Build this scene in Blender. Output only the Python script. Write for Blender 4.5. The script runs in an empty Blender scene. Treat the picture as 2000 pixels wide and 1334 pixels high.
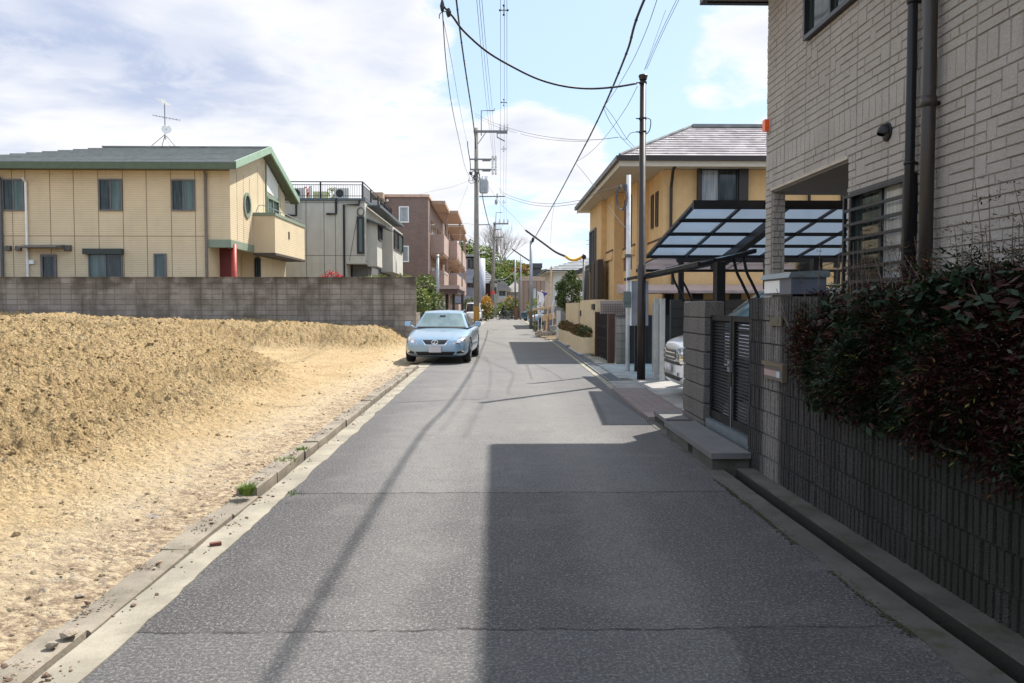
EXPO = 1.08
import bpy, math, random
from mathutils import Vector, Matrix, noise
from mathutils.bvhtree import BVHTree
R = math.radians
random.seed(7)
rnd = random.random
def ru(a, b): return a + (b - a) * rnd()
scene = bpy.context.scene
COL = scene.collection

# ---------------------------------------------------------------- camera measures
F, CX, CY, HC = 1614.0, 1000.0, 667.0, 1.57
PITCH, YAW = math.atan(70 / F), math.atan(33 / F)
def ray(u, v):
    x, z, y = (u - CX) / F, -(v - CY) / F, 1.0
    y, z = y * math.cos(PITCH) + z * math.sin(PITCH), z * math.cos(PITCH) - y * math.sin(PITCH)
    x, y = x * math.cos(YAW) + y * math.sin(YAW), y * math.cos(YAW) - x * math.sin(YAW)
    return x, y, z
def W(u, v, Y):                       # survey helper: the point at distance Y seen at u, v
    x, y, z = ray(u, v); t = Y / y
    return Vector((x * t, Y, HC + z * t))
def WX(u, v, X):
    x, y, z = ray(u, v); t = X / x
    return Vector((X, y * t, HC + z * t))
def G(u, v, h=0.0):
    x, y, z = ray(u, v); t = (h - HC) / z
    return Vector((x * t, y * t, h))

# ---------------------------------------------------------------- materials
class NT:
    def __init__(s, name):
        s.m = bpy.data.materials.new(name); s.m.use_nodes = True
        s.t = s.m.node_tree; s.t.nodes.clear()
        s.out = s.n('ShaderNodeOutputMaterial')
        s._co = None
    def n(s, k, **kw):
        nd = s.t.nodes.new(k)
        for a, b in kw.items(): setattr(nd, a, b)
        return nd
    def put(s, sock, v):
        if v is None: return
        if isinstance(v, bpy.types.NodeSocket): s.t.links.new(v, sock)
        elif isinstance(v, (int, float)):
            sock.default_value = v if not hasattr(sock.default_value, '__len__') else [v] * len(sock.default_value)
        else:
            v = tuple(v)
            if len(v) == 3 and len(sock.default_value) == 4: v = v + (1,)
            sock.default_value = v
    def co(s, scale=(1, 1, 1)):
        if s._co is None: s._co = s.n('ShaderNodeTexCoord').outputs['Object']
        if tuple(scale) == (1, 1, 1): return s._co
        mp = s.n('ShaderNodeMapping'); s.put(mp.inputs[0], s._co); s.put(mp.inputs[3], scale)
        return mp.outputs[0]
    def noise(s, scale, detail=3, rough=.55, vec=None, dist=0):
        nd = s.n('ShaderNodeTexNoise'); s.put(nd.inputs['Vector'], vec or s.co())
        s.put(nd.inputs['Scale'], scale); s.put(nd.inputs['Detail'], detail); s.put(nd.inputs['Roughness'], rough)
        s.put(nd.inputs['Distortion'], dist)
        return nd.outputs[0]
    def vor(s, scale, feat='F1', vec=None, out=0, rnd_=1):
        nd = s.n('ShaderNodeTexVoronoi', feature=feat); s.put(nd.inputs['Vector'], vec or s.co())
        s.put(nd.inputs['Scale'], scale); s.put(nd.inputs['Randomness'], rnd_)
        return nd.outputs[out]
    def math(s, op, a, b=None, c=None, clamp=False):
        nd = s.n('ShaderNodeMath', operation=op, use_clamp=clamp)
        s.put(nd.inputs[0], a); s.put(nd.inputs[1], b); s.put(nd.inputs[2], c)
        return nd.outputs[0]
    def step(s, x, a, b, lo=0, hi=1):
        nd = s.n('ShaderNodeMapRange', interpolation_type='SMOOTHSTEP')
        for i, v in enumerate((x, a, b, lo, hi)): s.put(nd.inputs[i], v)
        return nd.outputs[0]
    def mix(s, f, a, b, mode='MIX'):
        nd = s.n('ShaderNodeMix', data_type='RGBA', blend_type=mode)
        s.put(nd.inputs[0], f); s.put(nd.inputs[6], a); s.put(nd.inputs[7], b)
        return nd.outputs[2]
    def sep(s, v=None):
        nd = s.n('ShaderNodeSeparateXYZ'); s.put(nd.inputs[0], v or s.co()); return nd.outputs
    def comb(s, x, y, z):
        nd = s.n('ShaderNodeCombineXYZ'); s.put(nd.inputs[0], x); s.put(nd.inputs[1], y); s.put(nd.inputs[2], z); return nd.outputs[0]
    def bump(s, h, dist=.01, strength=1, prev=None):
        nd = s.n('ShaderNodeBump'); s.put(nd.inputs['Height'], h); s.put(nd.inputs['Distance'], dist)
        s.put(nd.inputs['Strength'], strength)
        if prev is not None: s.put(nd.inputs['Normal'], prev)
        return nd.outputs[0]
    def bsdf(s, col, rough=.7, metal=0, spec=.5, normal=None, **kw):
        b = s.n('ShaderNodeBsdfPrincipled')
        s.put(b.inputs['Base Color'], col); s.put(b.inputs['Roughness'], rough); s.put(b.inputs['Metallic'], metal)
        s.put(b.inputs['Specular IOR Level'], spec)
        if normal is not None: s.put(b.inputs['Normal'], normal)
        for k, v in kw.items(): s.put(b.inputs[k.replace('_', ' ')], v)
        return b.outputs[0]
    def done(s, sh):
        s.t.links.new(sh, s.out.inputs[0]); return s.m

def plain(name, col, rough=.6, var=.12, scale=4, bump=0, bscale=60, metal=0, spec=.4, dirt=0, **kw):
    t = NT(name)
    n1 = t.noise(scale, 5, .6)
    c = t.mix(t.step(n1, .3, .7), [x * (1 - var) for x in col], [min(1, x * (1 + var)) for x in col])
    if dirt:
        st = t.noise(1, 5, .7, t.co((3.5, 3.5, .5)))
        c = t.mix(t.step(st, .45, .75, 0, dirt), c, [x * .35 for x in col])
    nr = t.bump(t.noise(bscale, 4, .6), bump) if bump else None
    return t.done(t.bsdf(c, t.step(n1, .2, .8, rough * .85, min(1, rough * 1.12)), metal, spec, nr, **kw))

MT = {}
def mk():
    P = MT
    P['black_metal'] = plain('black_metal', (.008, .008, .01), .42, spec=.35)
    P['brown_metal'] = plain('dark_brown_metal', (.022, .015, .013), .4)
    P['pipe_brown'] = plain('pipe_brown', (.035, .028, .024), .4)
    P['gate_black'] = plain('gate_black', (.006, .006, .007), .6, spec=.25)
    P['steel'] = plain('galvanised_steel', (.30, .32, .34), .45, metal=.5, dirt=.2)
    P['dark_steel'] = plain('weathered_steel', (.16, .17, .18), .5, metal=.4, dirt=.3)
    P['pole_concrete'] = plain('pole_concrete', (.24, .225, .2), .85, bump=.004, dirt=.35)
    P['cable'] = plain('cable_black', (.012, .013, .016), .55)
    P['cable_grey'] = plain('cable_grey', (.09, .09, .1), .55)
    P['white_plastic'] = plain('white_plastic', (.72, .72, .70), .4, var=.05)
    P['grey_plastic'] = plain('grey_plastic', (.3, .32, .31), .5)
    P['porcelain'] = plain('porcelain', (.6, .6, .6), .25)
    P['rubber'] = plain('rubber', (.015, .015, .015), .8)
    P['chrome'] = plain('chrome', (.75, .76, .78), .12, metal=1, var=.03)
    P['alloy'] = plain('alloy', (.4, .41, .43), .3, metal=.8)
    P['dark_trim'] = plain('dark_trim', (.01, .01, .011), .45)
    P['red_paint'] = plain('red_paint', (.32, .04, .03), .5)
    P['orange'] = plain('orange_lens', (.85, .12, .02), .3, var=.03)
    P['green_trim'] = plain('green_trim', (.19, .235, .175), .6, var=.08)
    P['dark_green'] = plain('green_gutter', (.075, .10, .06), .5)
    P['soffit'] = plain('soffit_cream', (.5, .45, .36), .8, var=.05)
    P['white_wall'] = plain('white_wall', (.66, .65, .61), .8, var=.05, bump=.003, dirt=.12)
    P['ochre'] = plain('ochre_render', (.64, .42, .20), .85, var=.06, bump=.004, bscale=90, dirt=.14)
    P['ochre_wall'] = plain('pale_ochre_render', (.62, .48, .29), .85, var=.06, bump=.004, bscale=90, dirt=.15)
    P['ochre_trim'] = plain('brown_band', (.09, .05, .03), .7)
    P['brown_panel'] = plain('brown_panel', (.05, .034, .024), .6)
    P['gutter_dirt_shade'] = plain('gutter_dirt_shade', (.012, .014, .009), .8, bump=.006)
    P['stone_grey'] = plain('step_stone', (.135, .132, .13), .85, bump=.006, bscale=120, dirt=.3)
    P['wood'] = plain('raw_wood', (.5, .36, .22), .8, var=.25, scale=9)
    P['wood_dark'] = plain('old_wood', (.2, .13, .08), .8, var=.25, scale=9)
    P['yellow'] = plain('yellow_sleeve', (.75, .42, .03), .5)
    P['leaf'] = leafmat('leaf_green', (.07, .105, .03), (.11, .15, .045))
    P['leaf_dark'] = leafmat('leaf_dark_green', (.02, .045, .014), (.035, .07, .02))
    P['leaf_lime'] = leafmat('leaf_lime', (.19, .225, .05), (.25, .28, .08))
    P['leaf_red'] = leafmat('leaf_red', (.42, .03, .04), (.55, .06, .07))
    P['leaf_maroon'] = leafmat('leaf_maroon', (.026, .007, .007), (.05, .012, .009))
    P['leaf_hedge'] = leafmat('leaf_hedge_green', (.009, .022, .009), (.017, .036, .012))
    P['leaf_gold'] = leafmat('leaf_gold', (.5, .28, .04), (.42, .2, .04))
    P['leaf_rust'] = leafmat('leaf_rust', (.16, .07, .03), (.12, .09, .03))
    P['leaf_pale'] = leafmat('leaf_pale', (.3, .28, .14), (.36, .3, .18))
    P['bark'] = plain('bark', (.13, .10, .08), .9, var=.3, scale=20, bump=.01)
    P['bark_grey'] = plain('grey_bark', (.30, .26, .24), .9, var=.2, scale=20)
    P['glass'] = glassmat('window_glass', (.012, .018, .018), (.035, .05, .048))
    P['glass_curtain'] = glassmat('curtained_glass', (.055, .085, .08), (.10, .15, .14), 1.2)
    P['glass_pale'] = glassmat('pale_curtained_glass', (.22, .24, .25), (.34, .36, .37))
    P['glass_white'] = glassmat('frosted_glass', (.4, .42, .43), (.55, .57, .58))
    P['car_glass'] = glassmat('car_glass', (.13, .18, .185), (.19, .25, .255), .5)
    P['dark_glass'] = glassmat('dark_car_glass', (.015, .02, .022), (.03, .04, .045), 2)
    P['panel'] = panelmat()
    P['frame_grey'] = plain('window_frame_grey', (.12, .115, .12), .4)
    P['frame_black'] = plain('window_frame_black', (.014, .015, .017), .35)
    P['roof_dark'] = rooftile('slate_tiles', (.13, .14, .135), (.22, .23, .22), .4)
    P['roof_shiny'] = rooftile('glazed_tiles', (.42, .38, .38), (.62, .58, .58), .28)
    P['roof_grey'] = rooftile('grey_kawara', (.32, .33, .34), (.5, .5, .5), .4)
    P['roof_tan'] = rooftile('tan_tiles', (.36, .31, .28), (.45, .4, .36), .6)
    P['beige_siding'] = sidingmat('beige_siding', (.62, .51, .345), .09, 1.0)
    P['plain_beige'] = plain('beige_flat', (.60, .50, .34), .8, var=.04, dirt=.08)
    P['grey_panel'] = plain('grey_wall_panel', (.44, .43, .38), .8, var=.06, scale=1.2, bump=.003, dirt=.25)
    P['apt_tile'] = tilemat('apartment_tile', (.145, .098, .08), (.19, .13, .108))
    P['apt_light'] = tilemat('apartment_balcony_tile', (.32, .225, .185), (.38, .275, .23))
    P['apt_soffit'] = plain('apartment_soffit', (.36, .25, .175), .8)
    P['block_old'] = oldblock()
    P['rib_block'] = ribblock()
    P['house_stone'] = stonemat()
    P['brown_clad'] = ribclad('brown_cladding', (.28, .2, .16))
    P['dark_mortar'] = plain('dark_mortar', (.03, .028, .026), .95)
    P['mortar'] = plain('mortar', (.245, .22, .195), .9, bump=.004)
    P['car_blue'] = paint('pale_blue_paint', (.25, .37, .49))
    P['car_white'] = paint('white_paint', (.84, .84, .84))
    P['car_black'] = paint('dark_paint', (.012, .014, .025))
    P['car_cyan'] = paint('light_cyan_paint', (.45, .6, .66))
    P['car_navy'] = paint('blue_paint', (.04, .16, .3))
    P['lens'] = plain('headlight_lens', (.33, .35, .38), .08, metal=.6, var=.3, scale=25, Coat_Weight=1.0)
    P['plate'] = plain('plate_grey', (.5, .47, .48), .5, var=.03)
    P['grille'] = plain('grille_mesh', (.03, .032, .035), .35, var=.4, scale=60)
    P['ac_white'] = plain('ac_casing', (.66, .65, .60), .5, dirt=.15)
    P['skin'] = plain('skin', (.45, .27, .19), .6)
    P['cloth_dark'] = plain('dark_cloth', (.02, .02, .035), .9)
    P['cloth_flag'] = plain('white_flag_cloth', (.75, .74, .78), .8, var=.04)
    P['cloth_purple'] = plain('purple_flag_cloth', (.06, .05, .22), .8)
    P['conc'] = concmat('kerb_concrete', (.275, .25, .20))
    P['kerb_old'] = concmat('worn_kerb', (.235, .205, .165), moss=.25)
    P['pillar_block'] = ribblock2()
    P['litter'] = plain('brown_litter', (.13, .085, .06), .95, var=.4, scale=30)
    P['conc_dark'] = concmat('old_gutter_concrete', (.095, .09, .08), moss=.6)
    P['drive'] = concmat('driveway_concrete', (.30, .285, .265))
    P['sidewalk'] = slabmat()
    P['asphalt'] = asphalt()
    P['soil'] = soilmat()
    P['ground'] = plain('bare_ground', (.22, .19, .14), .95, scale=.6)
    P['hill'] = plain('wooded_ground', (.06, .085, .03), .95, var=.4, scale=.3)
    P['grass'] = leafmat('grass_blade', (.09, .17, .025), (.16, .22, .05))
    P['moss'] = plain('moss', (.03, .036, .012), .95, var=.3, scale=60, bump=.01)
    P['brick_red'] = plain('brick_red', (.13, .05, .038), .85, bump=.004)
    P['rock'] = plain('rock', (.27, .225, .175), .9, bump=.01)
def leafmat(name, a, b):
    t = NT(name); n_ = t.noise(9, 2); c = t.mix(t.step(n_, .35, .65), a, b)
    d = t.bsdf(c, .55, 0, .3)
    tr = t.n('ShaderNodeBsdfTranslucent'); t.put(tr.inputs[0], t.mix(.5, c, (.5, .6, .1), 'MULTIPLY'))
    mx = t.n('ShaderNodeMixShader'); t.put(mx.inputs[0], .22); t.put(mx.inputs[1], d); t.put(mx.inputs[2], tr.outputs[0])
    return t.done(mx.outputs[0])
def glassmat(name, a, b, sc=3):
    t = NT(name); n_ = t.noise(sc, 2, .5, t.co((5, 5, .4)))
    c = t.mix(t.step(n_, .35, .65), a, b)
    w = t.bump(t.noise(1.3, 1), .006)
    return t.done(t.bsdf(c, .07, 0, .8 if 'car' in name else .38, w))
def panelmat():
    t = NT('polycarbonate_panel')
    tr = t.n('ShaderNodeBsdfTransparent'); t.put(tr.inputs[0], (.17, .215, .28))
    tl = t.n('ShaderNodeBsdfTranslucent'); t.put(tl.inputs[0], (.15, .20, .275))
    g = t.n('ShaderNodeBsdfGlossy'); t.put(g.inputs[0], (.7, .8, .9)); t.put(g.inputs[1], .12)
    m1 = t.n('ShaderNodeMixShader'); t.put(m1.inputs[0], .6); t.put(m1.inputs[1], tr.outputs[0]); t.put(m1.inputs[2], tl.outputs[0])
    fr = t.n('ShaderNodeFresnel'); t.put(fr.inputs[0], 1.25)
    m2 = t.n('ShaderNodeMixShader'); t.put(m2.inputs[0], fr.outputs[0]); t.put(m2.inputs[1], m1.outputs[0]); t.put(m2.inputs[2], g.outputs[0])
    return t.done(m2.outputs[0])
def rooftile(name, a, b, rough):
    t = NT(name)
    v = t.vor(1, 'F1', t.co((3.3, 3.3, 6)), 1)
    s_ = t.sep(v)[0]
    c = t.mix(s_, a, b)
    c = t.mix(t.step(t.noise(2.5, 4), .4, .7, 0, .4), c, [x * .5 for x in a])
    return t.done(t.bsdf(c, rough, 0, .5, t.bump(t.noise(30, 3), .004)))
def sidingmat(name, col, rowh, panel):
    t = NT(name); x, y, z = t.sep()
    f = t.math('FRACT', t.math('DIVIDE', z, rowh))
    line = t.math('LESS_THAN', f, .13)
    sh = t.step(f, 0, .25)
    c = t.mix(t.step(t.noise(.8, 3), .3, .7), [q * .94 for q in col], [q * 1.05 for q in col])
    c = t.mix(t.math('MULTIPLY', line, .30), c, [q * .4 for q in col])
    st = t.noise(1, 4, .7, t.co((3, 3, .25)))
    c = t.mix(t.step(st, .5, .8, 0, .18), c, [q * .5 for q in col])
    return t.done(t.bsdf(c, .75, 0, .3, t.bump(sh, .008)))
def tilemat(name, a, b):
    t = NT(name); x, y, z = t.sep()
    u = t.math('ADD', x, y)
    br = t.n('ShaderNodeTexBrick'); t.put(br.inputs['Vector'], t.comb(u, z, 0)); t.put(br.inputs['Scale'], 1)
    t.put(br.inputs['Color1'], a); t.put(br.inputs['Color2'], b); t.put(br.inputs['Mortar'], [(a[i] + b[i]) * .75 for i in range(3)])
    t.put(br.inputs['Brick Width'], .24); t.put(br.inputs['Row Height'], .07); t.put(br.inputs['Mortar Size'], .006)
    c = t.mix(t.step(t.noise(1, 4, .6, t.co((1, 1, .3))), .4, .8, 0, .3), br.outputs[0], [q * .6 for q in a])
    return t.done(t.bsdf(c, .6, 0, .4))
def ribclad(name, col):
    t = NT(name); x, y, z = t.sep()
    f = t.math('FRACT', t.math('MULTIPLY', t.math('ADD', x, y), 1 / .5))
    c = t.mix(t.math('LESS_THAN', f, .15), col, [q * .6 for q in col])
    return t.done(t.bsdf(c, .6, 0, .4, t.bump(t.step(f, 0, .2), .03)))
def oldblock():
    t = NT('old_concrete_blocks'); x, y, z = t.sep()
    u = t.math('ADD', x, y)
    br = t.n('ShaderNodeTexBrick'); t.put(br.inputs['Vector'], t.comb(u, z, 0)); t.put(br.inputs['Scale'], 1)
    br.offset = 0.0
    t.put(br.inputs['Color1'], (0, 0, 0)); t.put(br.inputs['Color2'], (1, 1, 1)); t.put(br.inputs['Mortar'], (.5, .5, .5))
    t.put(br.inputs['Brick Width'], .4); t.put(br.inputs['Row Height'], .2); t.put(br.inputs['Mortar Size'], .012)
    big = t.noise(.35, 4, .6); st = t.noise(1, 5, .7, t.co((2.2, 2.2, .35)))
    c = t.mix(br.outputs[0], (.235, .208, .18), (.30, .267, .235))
    c = t.mix(t.step(t.noise(.9, 5, .65, t.co((1, 1, 1.6))), .44, .64, 0, .6), c, (.11, .092, .073))
    c = t.mix(t.step(st, .42, .7, 0, .7), c, (.09, .075, .06))
    top = t.step(z, 2.0, 2.6)
    c = t.mix(t.math('MULTIPLY', t.math('MULTIPLY', top, t.step(t.noise(1.5, 4), .35, .6)), .75), c, (.05, .043, .026))
    lt = t.step(t.noise(.55, 2, .5), .55, .66)
    c = t.mix(t.math('MULTIPLY', lt, .35), c, (.26, .23, .2))
    c = t.mix(t.math('MULTIPLY', br.outputs[1], t.step(t.noise(1.1, 3), .3, .6, .1, .5)), c, (.07, .06, .05))
    return t.done(t.bsdf(c, .95, 0, .15, t.bump(t.noise(40, 4), .01, 1, t.bump(t.math('SUBTRACT', 1, br.outputs[1]), .01))))
def ribblock():
    t = NT('ribbed_stone_block'); x, y, z = t.sep()
    sp = t.vor(75, 'F1'); fine = t.noise(110, 3, .7)
    st = t.noise(1, 5, .75, t.co((4, 3.2, .3)))
    st2 = t.noise(1, 4, .7, t.co((2.4, 1.9, .35)))
    c = t.mix(t.step(fine, .38, .66), (.018, .017, .017), (.085, .08, .077))
    c = t.mix(t.step(sp, .20, .10, 0, .6), c, (.34, .33, .31))
    c = t.mix(t.step(st, .40, .60, 0, .6), c, (.022, .02, .02))
    c = t.mix(t.math('MULTIPLY', t.math('MULTIPLY', t.step(y, 10.95, 11.1), t.step(y, 11.55, 11.35)), t.math('MULTIPLY', t.step(st2, .38, .52, .3, .6), t.step(fine, .35, .6, .3, 1))), c, (.36, .33, .30))
    c = t.mix(t.math('MULTIPLY', t.step(y, 10.4, 8.6), t.step(t.noise(2.5, 5), .3, .6, .3, .75)), c, (.018, .02, .014))
    return t.done(t.bsdf(c, .9, 0, .25, t.bump(fine, .008, .8)))
def ribblock2():
    t = NT('split_grey_block'); f = t.noise(60, 5, .75); st = t.noise(1, 5, .7, t.co((5, 5, .5)))
    c = t.mix(t.step(f, .35, .68), (.07, .064, .06), (.20, .185, .17))
    c = t.mix(t.step(st, .45, .65, 0, .45), c, (.07, .064, .06))
    return t.done(t.bsdf(c, .92, 0, .2, t.bump(f, .012, .9)))
def stonemat():
    t = NT('split_stone_siding')
    n1 = t.noise(1.2, 3); f = t.noise(38, 6, .7, dist=.4)
    c = t.mix(t.step(n1, .3, .7), (.375, .345, .315), (.44, .41, .375))
    c = t.mix(t.step(f, .35, .7, .35, 0), c, (.23, .205, .18))
    st = t.noise(1, 4, .7, t.co((3, 3, .3)))
    c = t.mix(t.step(st, .5, .8, 0, .25), c, (.16, .14, .115))
    return t.done(t.bsdf(c, .85, 0, .3, t.bump(f, .022, .9)))
def paint(name, col):
    t = NT(name)
    fl = t.noise(900, 1)
    c = t.mix(t.step(fl, .3, .7), [q * .9 for q in col], [min(1, q * 1.08) for q in col])
    dz = t.sep()[2]
    c = t.mix(t.math('MULTIPLY', t.step(dz, .4, .15), .3), c, (.25, .22, .17))
    return t.done(t.bsdf(c, .30, .55 if 'blue' in name else .15, .5, None, Coat_Weight=.9, Coat_Roughness=.06))
def concmat(name, col, moss=0):
    t = NT(name); f = t.noise(70, 4, .7); b = t.noise(2.2, 5, .65); st = t.noise(9, 4, .7)
    c = t.mix(t.step(b, .3, .7), [q * .75 for q in col], [q * 1.18 for q in col])
    c = t.mix(t.step(f, .55, .75, 0, .45), c, [q * .45 for q in col])
    c = t.mix(t.step(t.vor(60, 'F1'), .16, .08, 0, .35), c, [min(1, q * 1.6) for q in col])
    c = t.mix(t.step(st, .58, .8, 0, .5), c, [q * .4 for q in col])
    if moss: c = t.mix(t.step(t.noise(3.3, 5, .7), .52, .66, 0, moss), c, (.04, .05, .018))
    return t.done(t.bsdf(c, .92, 0, .25, t.bump(f, .006, .8)))
def slabmat():
    t = NT('pink_paving'); x, y, z = t.sep()
    br = t.n('ShaderNodeTexBrick'); t.put(br.inputs['Vector'], t.comb(x, y, 0)); t.put(br.inputs['Scale'], 1)
    t.put(br.inputs['Color1'], (.22, .17, .16)); t.put(br.inputs['Color2'], (.26, .21, .195)); t.put(br.inputs['Mortar'], (.1, .085, .08))
    t.put(br.inputs['Brick Width'], .3); t.put(br.inputs['Row Height'], .1); t.put(br.inputs['Mortar Size'], .006)
    c = t.mix(t.step(t.noise(14, 5, .7), .4, .75, 0, .4), br.outputs[0], (.12, .1, .095))
    return t.done(t.bsdf(c, .85, 0, .3, t.bump(t.noise(80, 3), .004)))
def asphalt():
    t = NT('old_asphalt'); x, y, z = t.sep()
    wob = t.math('MULTIPLY', t.math('SUBTRACT', t.noise(2.2, 6, .7), .5), .14)
    wob2 = t.math('MULTIPLY', t.math('SUBTRACT', t.noise(25, 3, .7), .5), .035)
    yy = t.math('ADD', y, t.math('ADD', wob, wob2))
    xx = t.math('ADD', x, t.math('MULTIPLY', t.math('SUBTRACT', t.noise(1.6, 4, .6), .5), .5))
    fine = t.noise(160, 3, .75); grain = t.noise(55, 4, .75)
    base = t.mix(t.step(t.noise(.6, 4, .6), .3, .7), (.17, .165, .162), (.215, .208, .198))
    # rougher, darker section between the two joints
    sec = t.math('MULTIPLY', t.step(yy, 3.93, 3.95), t.step(yy, 6.88, 6.86))
    base = t.mix(t.math('MULTIPLY', sec, .8), base, (.112, .105, .102))
    # darker unworn margins and paler wheel lanes
    edge = t.math('MAXIMUM', t.step(xx, -1.0, -1.65), t.step(xx, 1.15, 1.9))
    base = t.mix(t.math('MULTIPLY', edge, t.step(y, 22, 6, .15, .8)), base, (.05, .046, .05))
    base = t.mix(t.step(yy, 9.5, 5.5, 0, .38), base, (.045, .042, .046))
    lane = t.math('MULTIPLY', t.step(t.math('ABSOLUTE', t.math('SUBTRACT', t.math('ABSOLUTE', t.math('SUBTRACT', xx, .1)), .72)), .4, .08), .35)
    base = t.mix(lane, base, (.27, .255, .24))
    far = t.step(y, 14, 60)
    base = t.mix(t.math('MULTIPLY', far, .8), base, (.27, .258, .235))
    near = t.step(yy, 3.94, 3.92)
    base = t.mix(t.math('MULTIPLY', near, .6), base, (.12, .117, .117))
    patch = t.math('MULTIPLY', near, t.step(xx, 1.05, 1.1))
    base = t.mix(t.math('MULTIPLY', patch, .8), base, (.055, .052, .052))
    amp = t.step(y, 30, 6, .25, 1)
    c = t.mix(t.math('MULTIPLY', t.step(grain, .46, .64), amp), t.mix(.42, base, (.02, .02, .022)), t.mix(.3, base, (.32, .305, .295)))
    c = t.mix(t.math('MULTIPLY', t.step(fine, .58, .68), t.math('MULTIPLY', amp, .55)), c, (.035, .034, .036))
    st = t.vor(62, 'F1'); rn = t.sep(t.vor(62, 'F1', None, 1))[0]
    stone = t.math('MULTIPLY', t.step(st, .30, .22), t.math('GREATER_THAN', rn, .80))
    c = t.mix(t.math('MULTIPLY', stone, t.math('MULTIPLY', amp, t.math('ADD', t.math('MULTIPLY', sec, .22), .38))), c, (.40, .38, .365))
    st2 = t.vor(118, 'F1'); rn2 = t.sep(t.vor(118, 'F1', None, 1))[1]
    c = t.mix(t.math('MULTIPLY', t.math('MULTIPLY', t.step(st2, .32, .24), t.math('GREATER_THAN', rn2, .72)), t.math('MULTIPLY', amp, .4)), c, (.34, .32, .31))
    c = t.mix(t.math('MULTIPLY', t.math('MULTIPLY', t.step(st2, .32, .24), t.math('LESS_THAN', rn2, .2)), t.math('MULTIPLY', amp, .6)), c, (.02, .018, .018))
    c = t.mix(t.math('MULTIPLY', t.step(t.noise(5.5, 6, .8), .47, .7), .34), c, (.06, .056, .058))
    c = t.mix(t.math('MULTIPLY', t.step(t.noise(34, 3, .8), .52, .66), t.math('MULTIPLY', amp, .5)), c, (.04, .037, .038))
    c = t.mix(t.math('MULTIPLY', t.step(t.noise(1.3, 4, .75), .5, .7), .14), c, (.27, .25, .235))
    # pale worn spots
    sp = t.step(t.noise(3.1, 2, .5), .70, .80)
    c = t.mix(t.math('MULTIPLY', sp, .3), c, (.3, .28, .265))
    for yc, w in ((6.88, .018), (3.94, .022), (24.5, .03), (33.2, .03), (15.9, .02), (19.6, .018)):
        d = t.math('ABSOLUTE', t.math('SUBTRACT', yy, yc))
        c = t.mix(t.math('MULTIPLY', t.step(d, w * .8, w * .25), t.step(t.noise(4 + yc, 4, .7), .38, .58, .25, .9)), c, (.018, .017, .017))
    h = t.math('ADD', t.math('MULTIPLY', grain, .7), t.math('MULTIPLY', stone, .25))
    h = t.math('SUBTRACT', h, t.step(t.math('ABSOLUTE', t.math('SUBTRACT', yy, 6.88)), .03, .0, 0, 2))
    return t.done(t.bsdf(c, .86, 0, .35, t.bump(h, .012, .75)))
def soilmat():
    t = NT('dry_clay_soil'); x, y, z = t.sep()
    big = t.noise(.5, 5, .6); mid = t.noise(4, 6, .7); f = t.noise(28, 6, .75); cl = t.noise(11, 5, .7, dist=.6)
    c = t.mix(t.step(big, .3, .7), (.355, .252, .13), (.42, .31, .17))
    flat = t.step(z, .42, .05)
    c = t.mix(t.math('MULTIPLY', flat, .35), c, (.48, .37, .23))
    c = t.mix(t.step(mid, .48, .72, 0, .4), c, (.28, .19, .09))
    c = t.mix(t.step(mid, .46, .34, 0, .5), c, (.44, .35, .22))
    c = t.mix(t.step(t.noise(1.1, 5, .65, dist=.8), .50, .66, 0, .4), c, (.27, .18, .085))
    c = t.mix(t.step(f, .56, .72, 0, .38), c, (.20, .135, .06))
    c = t.mix(t.step(cl, .58, .72, 0, .4), c, (.55, .46, .32))
    # trodden pale margin with grey grit and brown litter next to the kerb
    mg = t.math('ADD', x, t.math('MULTIPLY', t.math('SUBTRACT', t.noise(2.0, 4), .5), 1.0))
    c = t.mix(t.math('MULTIPLY', t.step(mg, -3.6, -2.5), .5), c, (.50, .425, .32))
    lit = t.math('MULTIPLY', t.step(mg, -2.75, -2.35), t.step(t.noise(16, 5, .7), .42, .6))
    c = t.mix(t.math('MULTIPLY', lit, .75), c, (.17, .115, .085))
    gr = t.math('MULTIPLY', t.step(mg, -3.3, -2.7), t.step(t.noise(7, 5, .7), .56, .68))
    c = t.mix(t.math('MULTIPLY', gr, .7), c, (.27, .25, .235))
    tf = t.vor(80, 'F1'); c = t.mix(t.step(tf, .13, .06, 0, .4), c, (.55, .5, .42))
    rg = t.math('MAXIMUM', t.step(z, .05, .3, .18, 1), t.step(t.noise(1.4, 4), .5, .7, 0, .6))
    wv = t.n('ShaderNodeVectorMath', operation='ADD'); t.put(wv.inputs[0], t.co()); t.put(wv.inputs[1], t.comb(t.math('MULTIPLY', cl, .05), t.math('MULTIPLY', f, .04), 0))
    cr = t.math('SUBTRACT', 1, t.vor(13, 'F1', wv.outputs[0])); cr2 = t.math('SUBTRACT', 1, t.vor(34, 'F1', wv.outputs[0]))
    b0 = t.bump(t.math('MULTIPLY', cr, rg), .038, 1); b1 = t.bump(t.math('MULTIPLY', cr2, rg), .018, 1, b0); b1 = t.bump(cl, .05, 1, b1); b2 = t.bump(f, .022, 1, b1)
    return t.done(t.bsdf(c, 1.0, 0, .1, b2))
mk()

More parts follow.
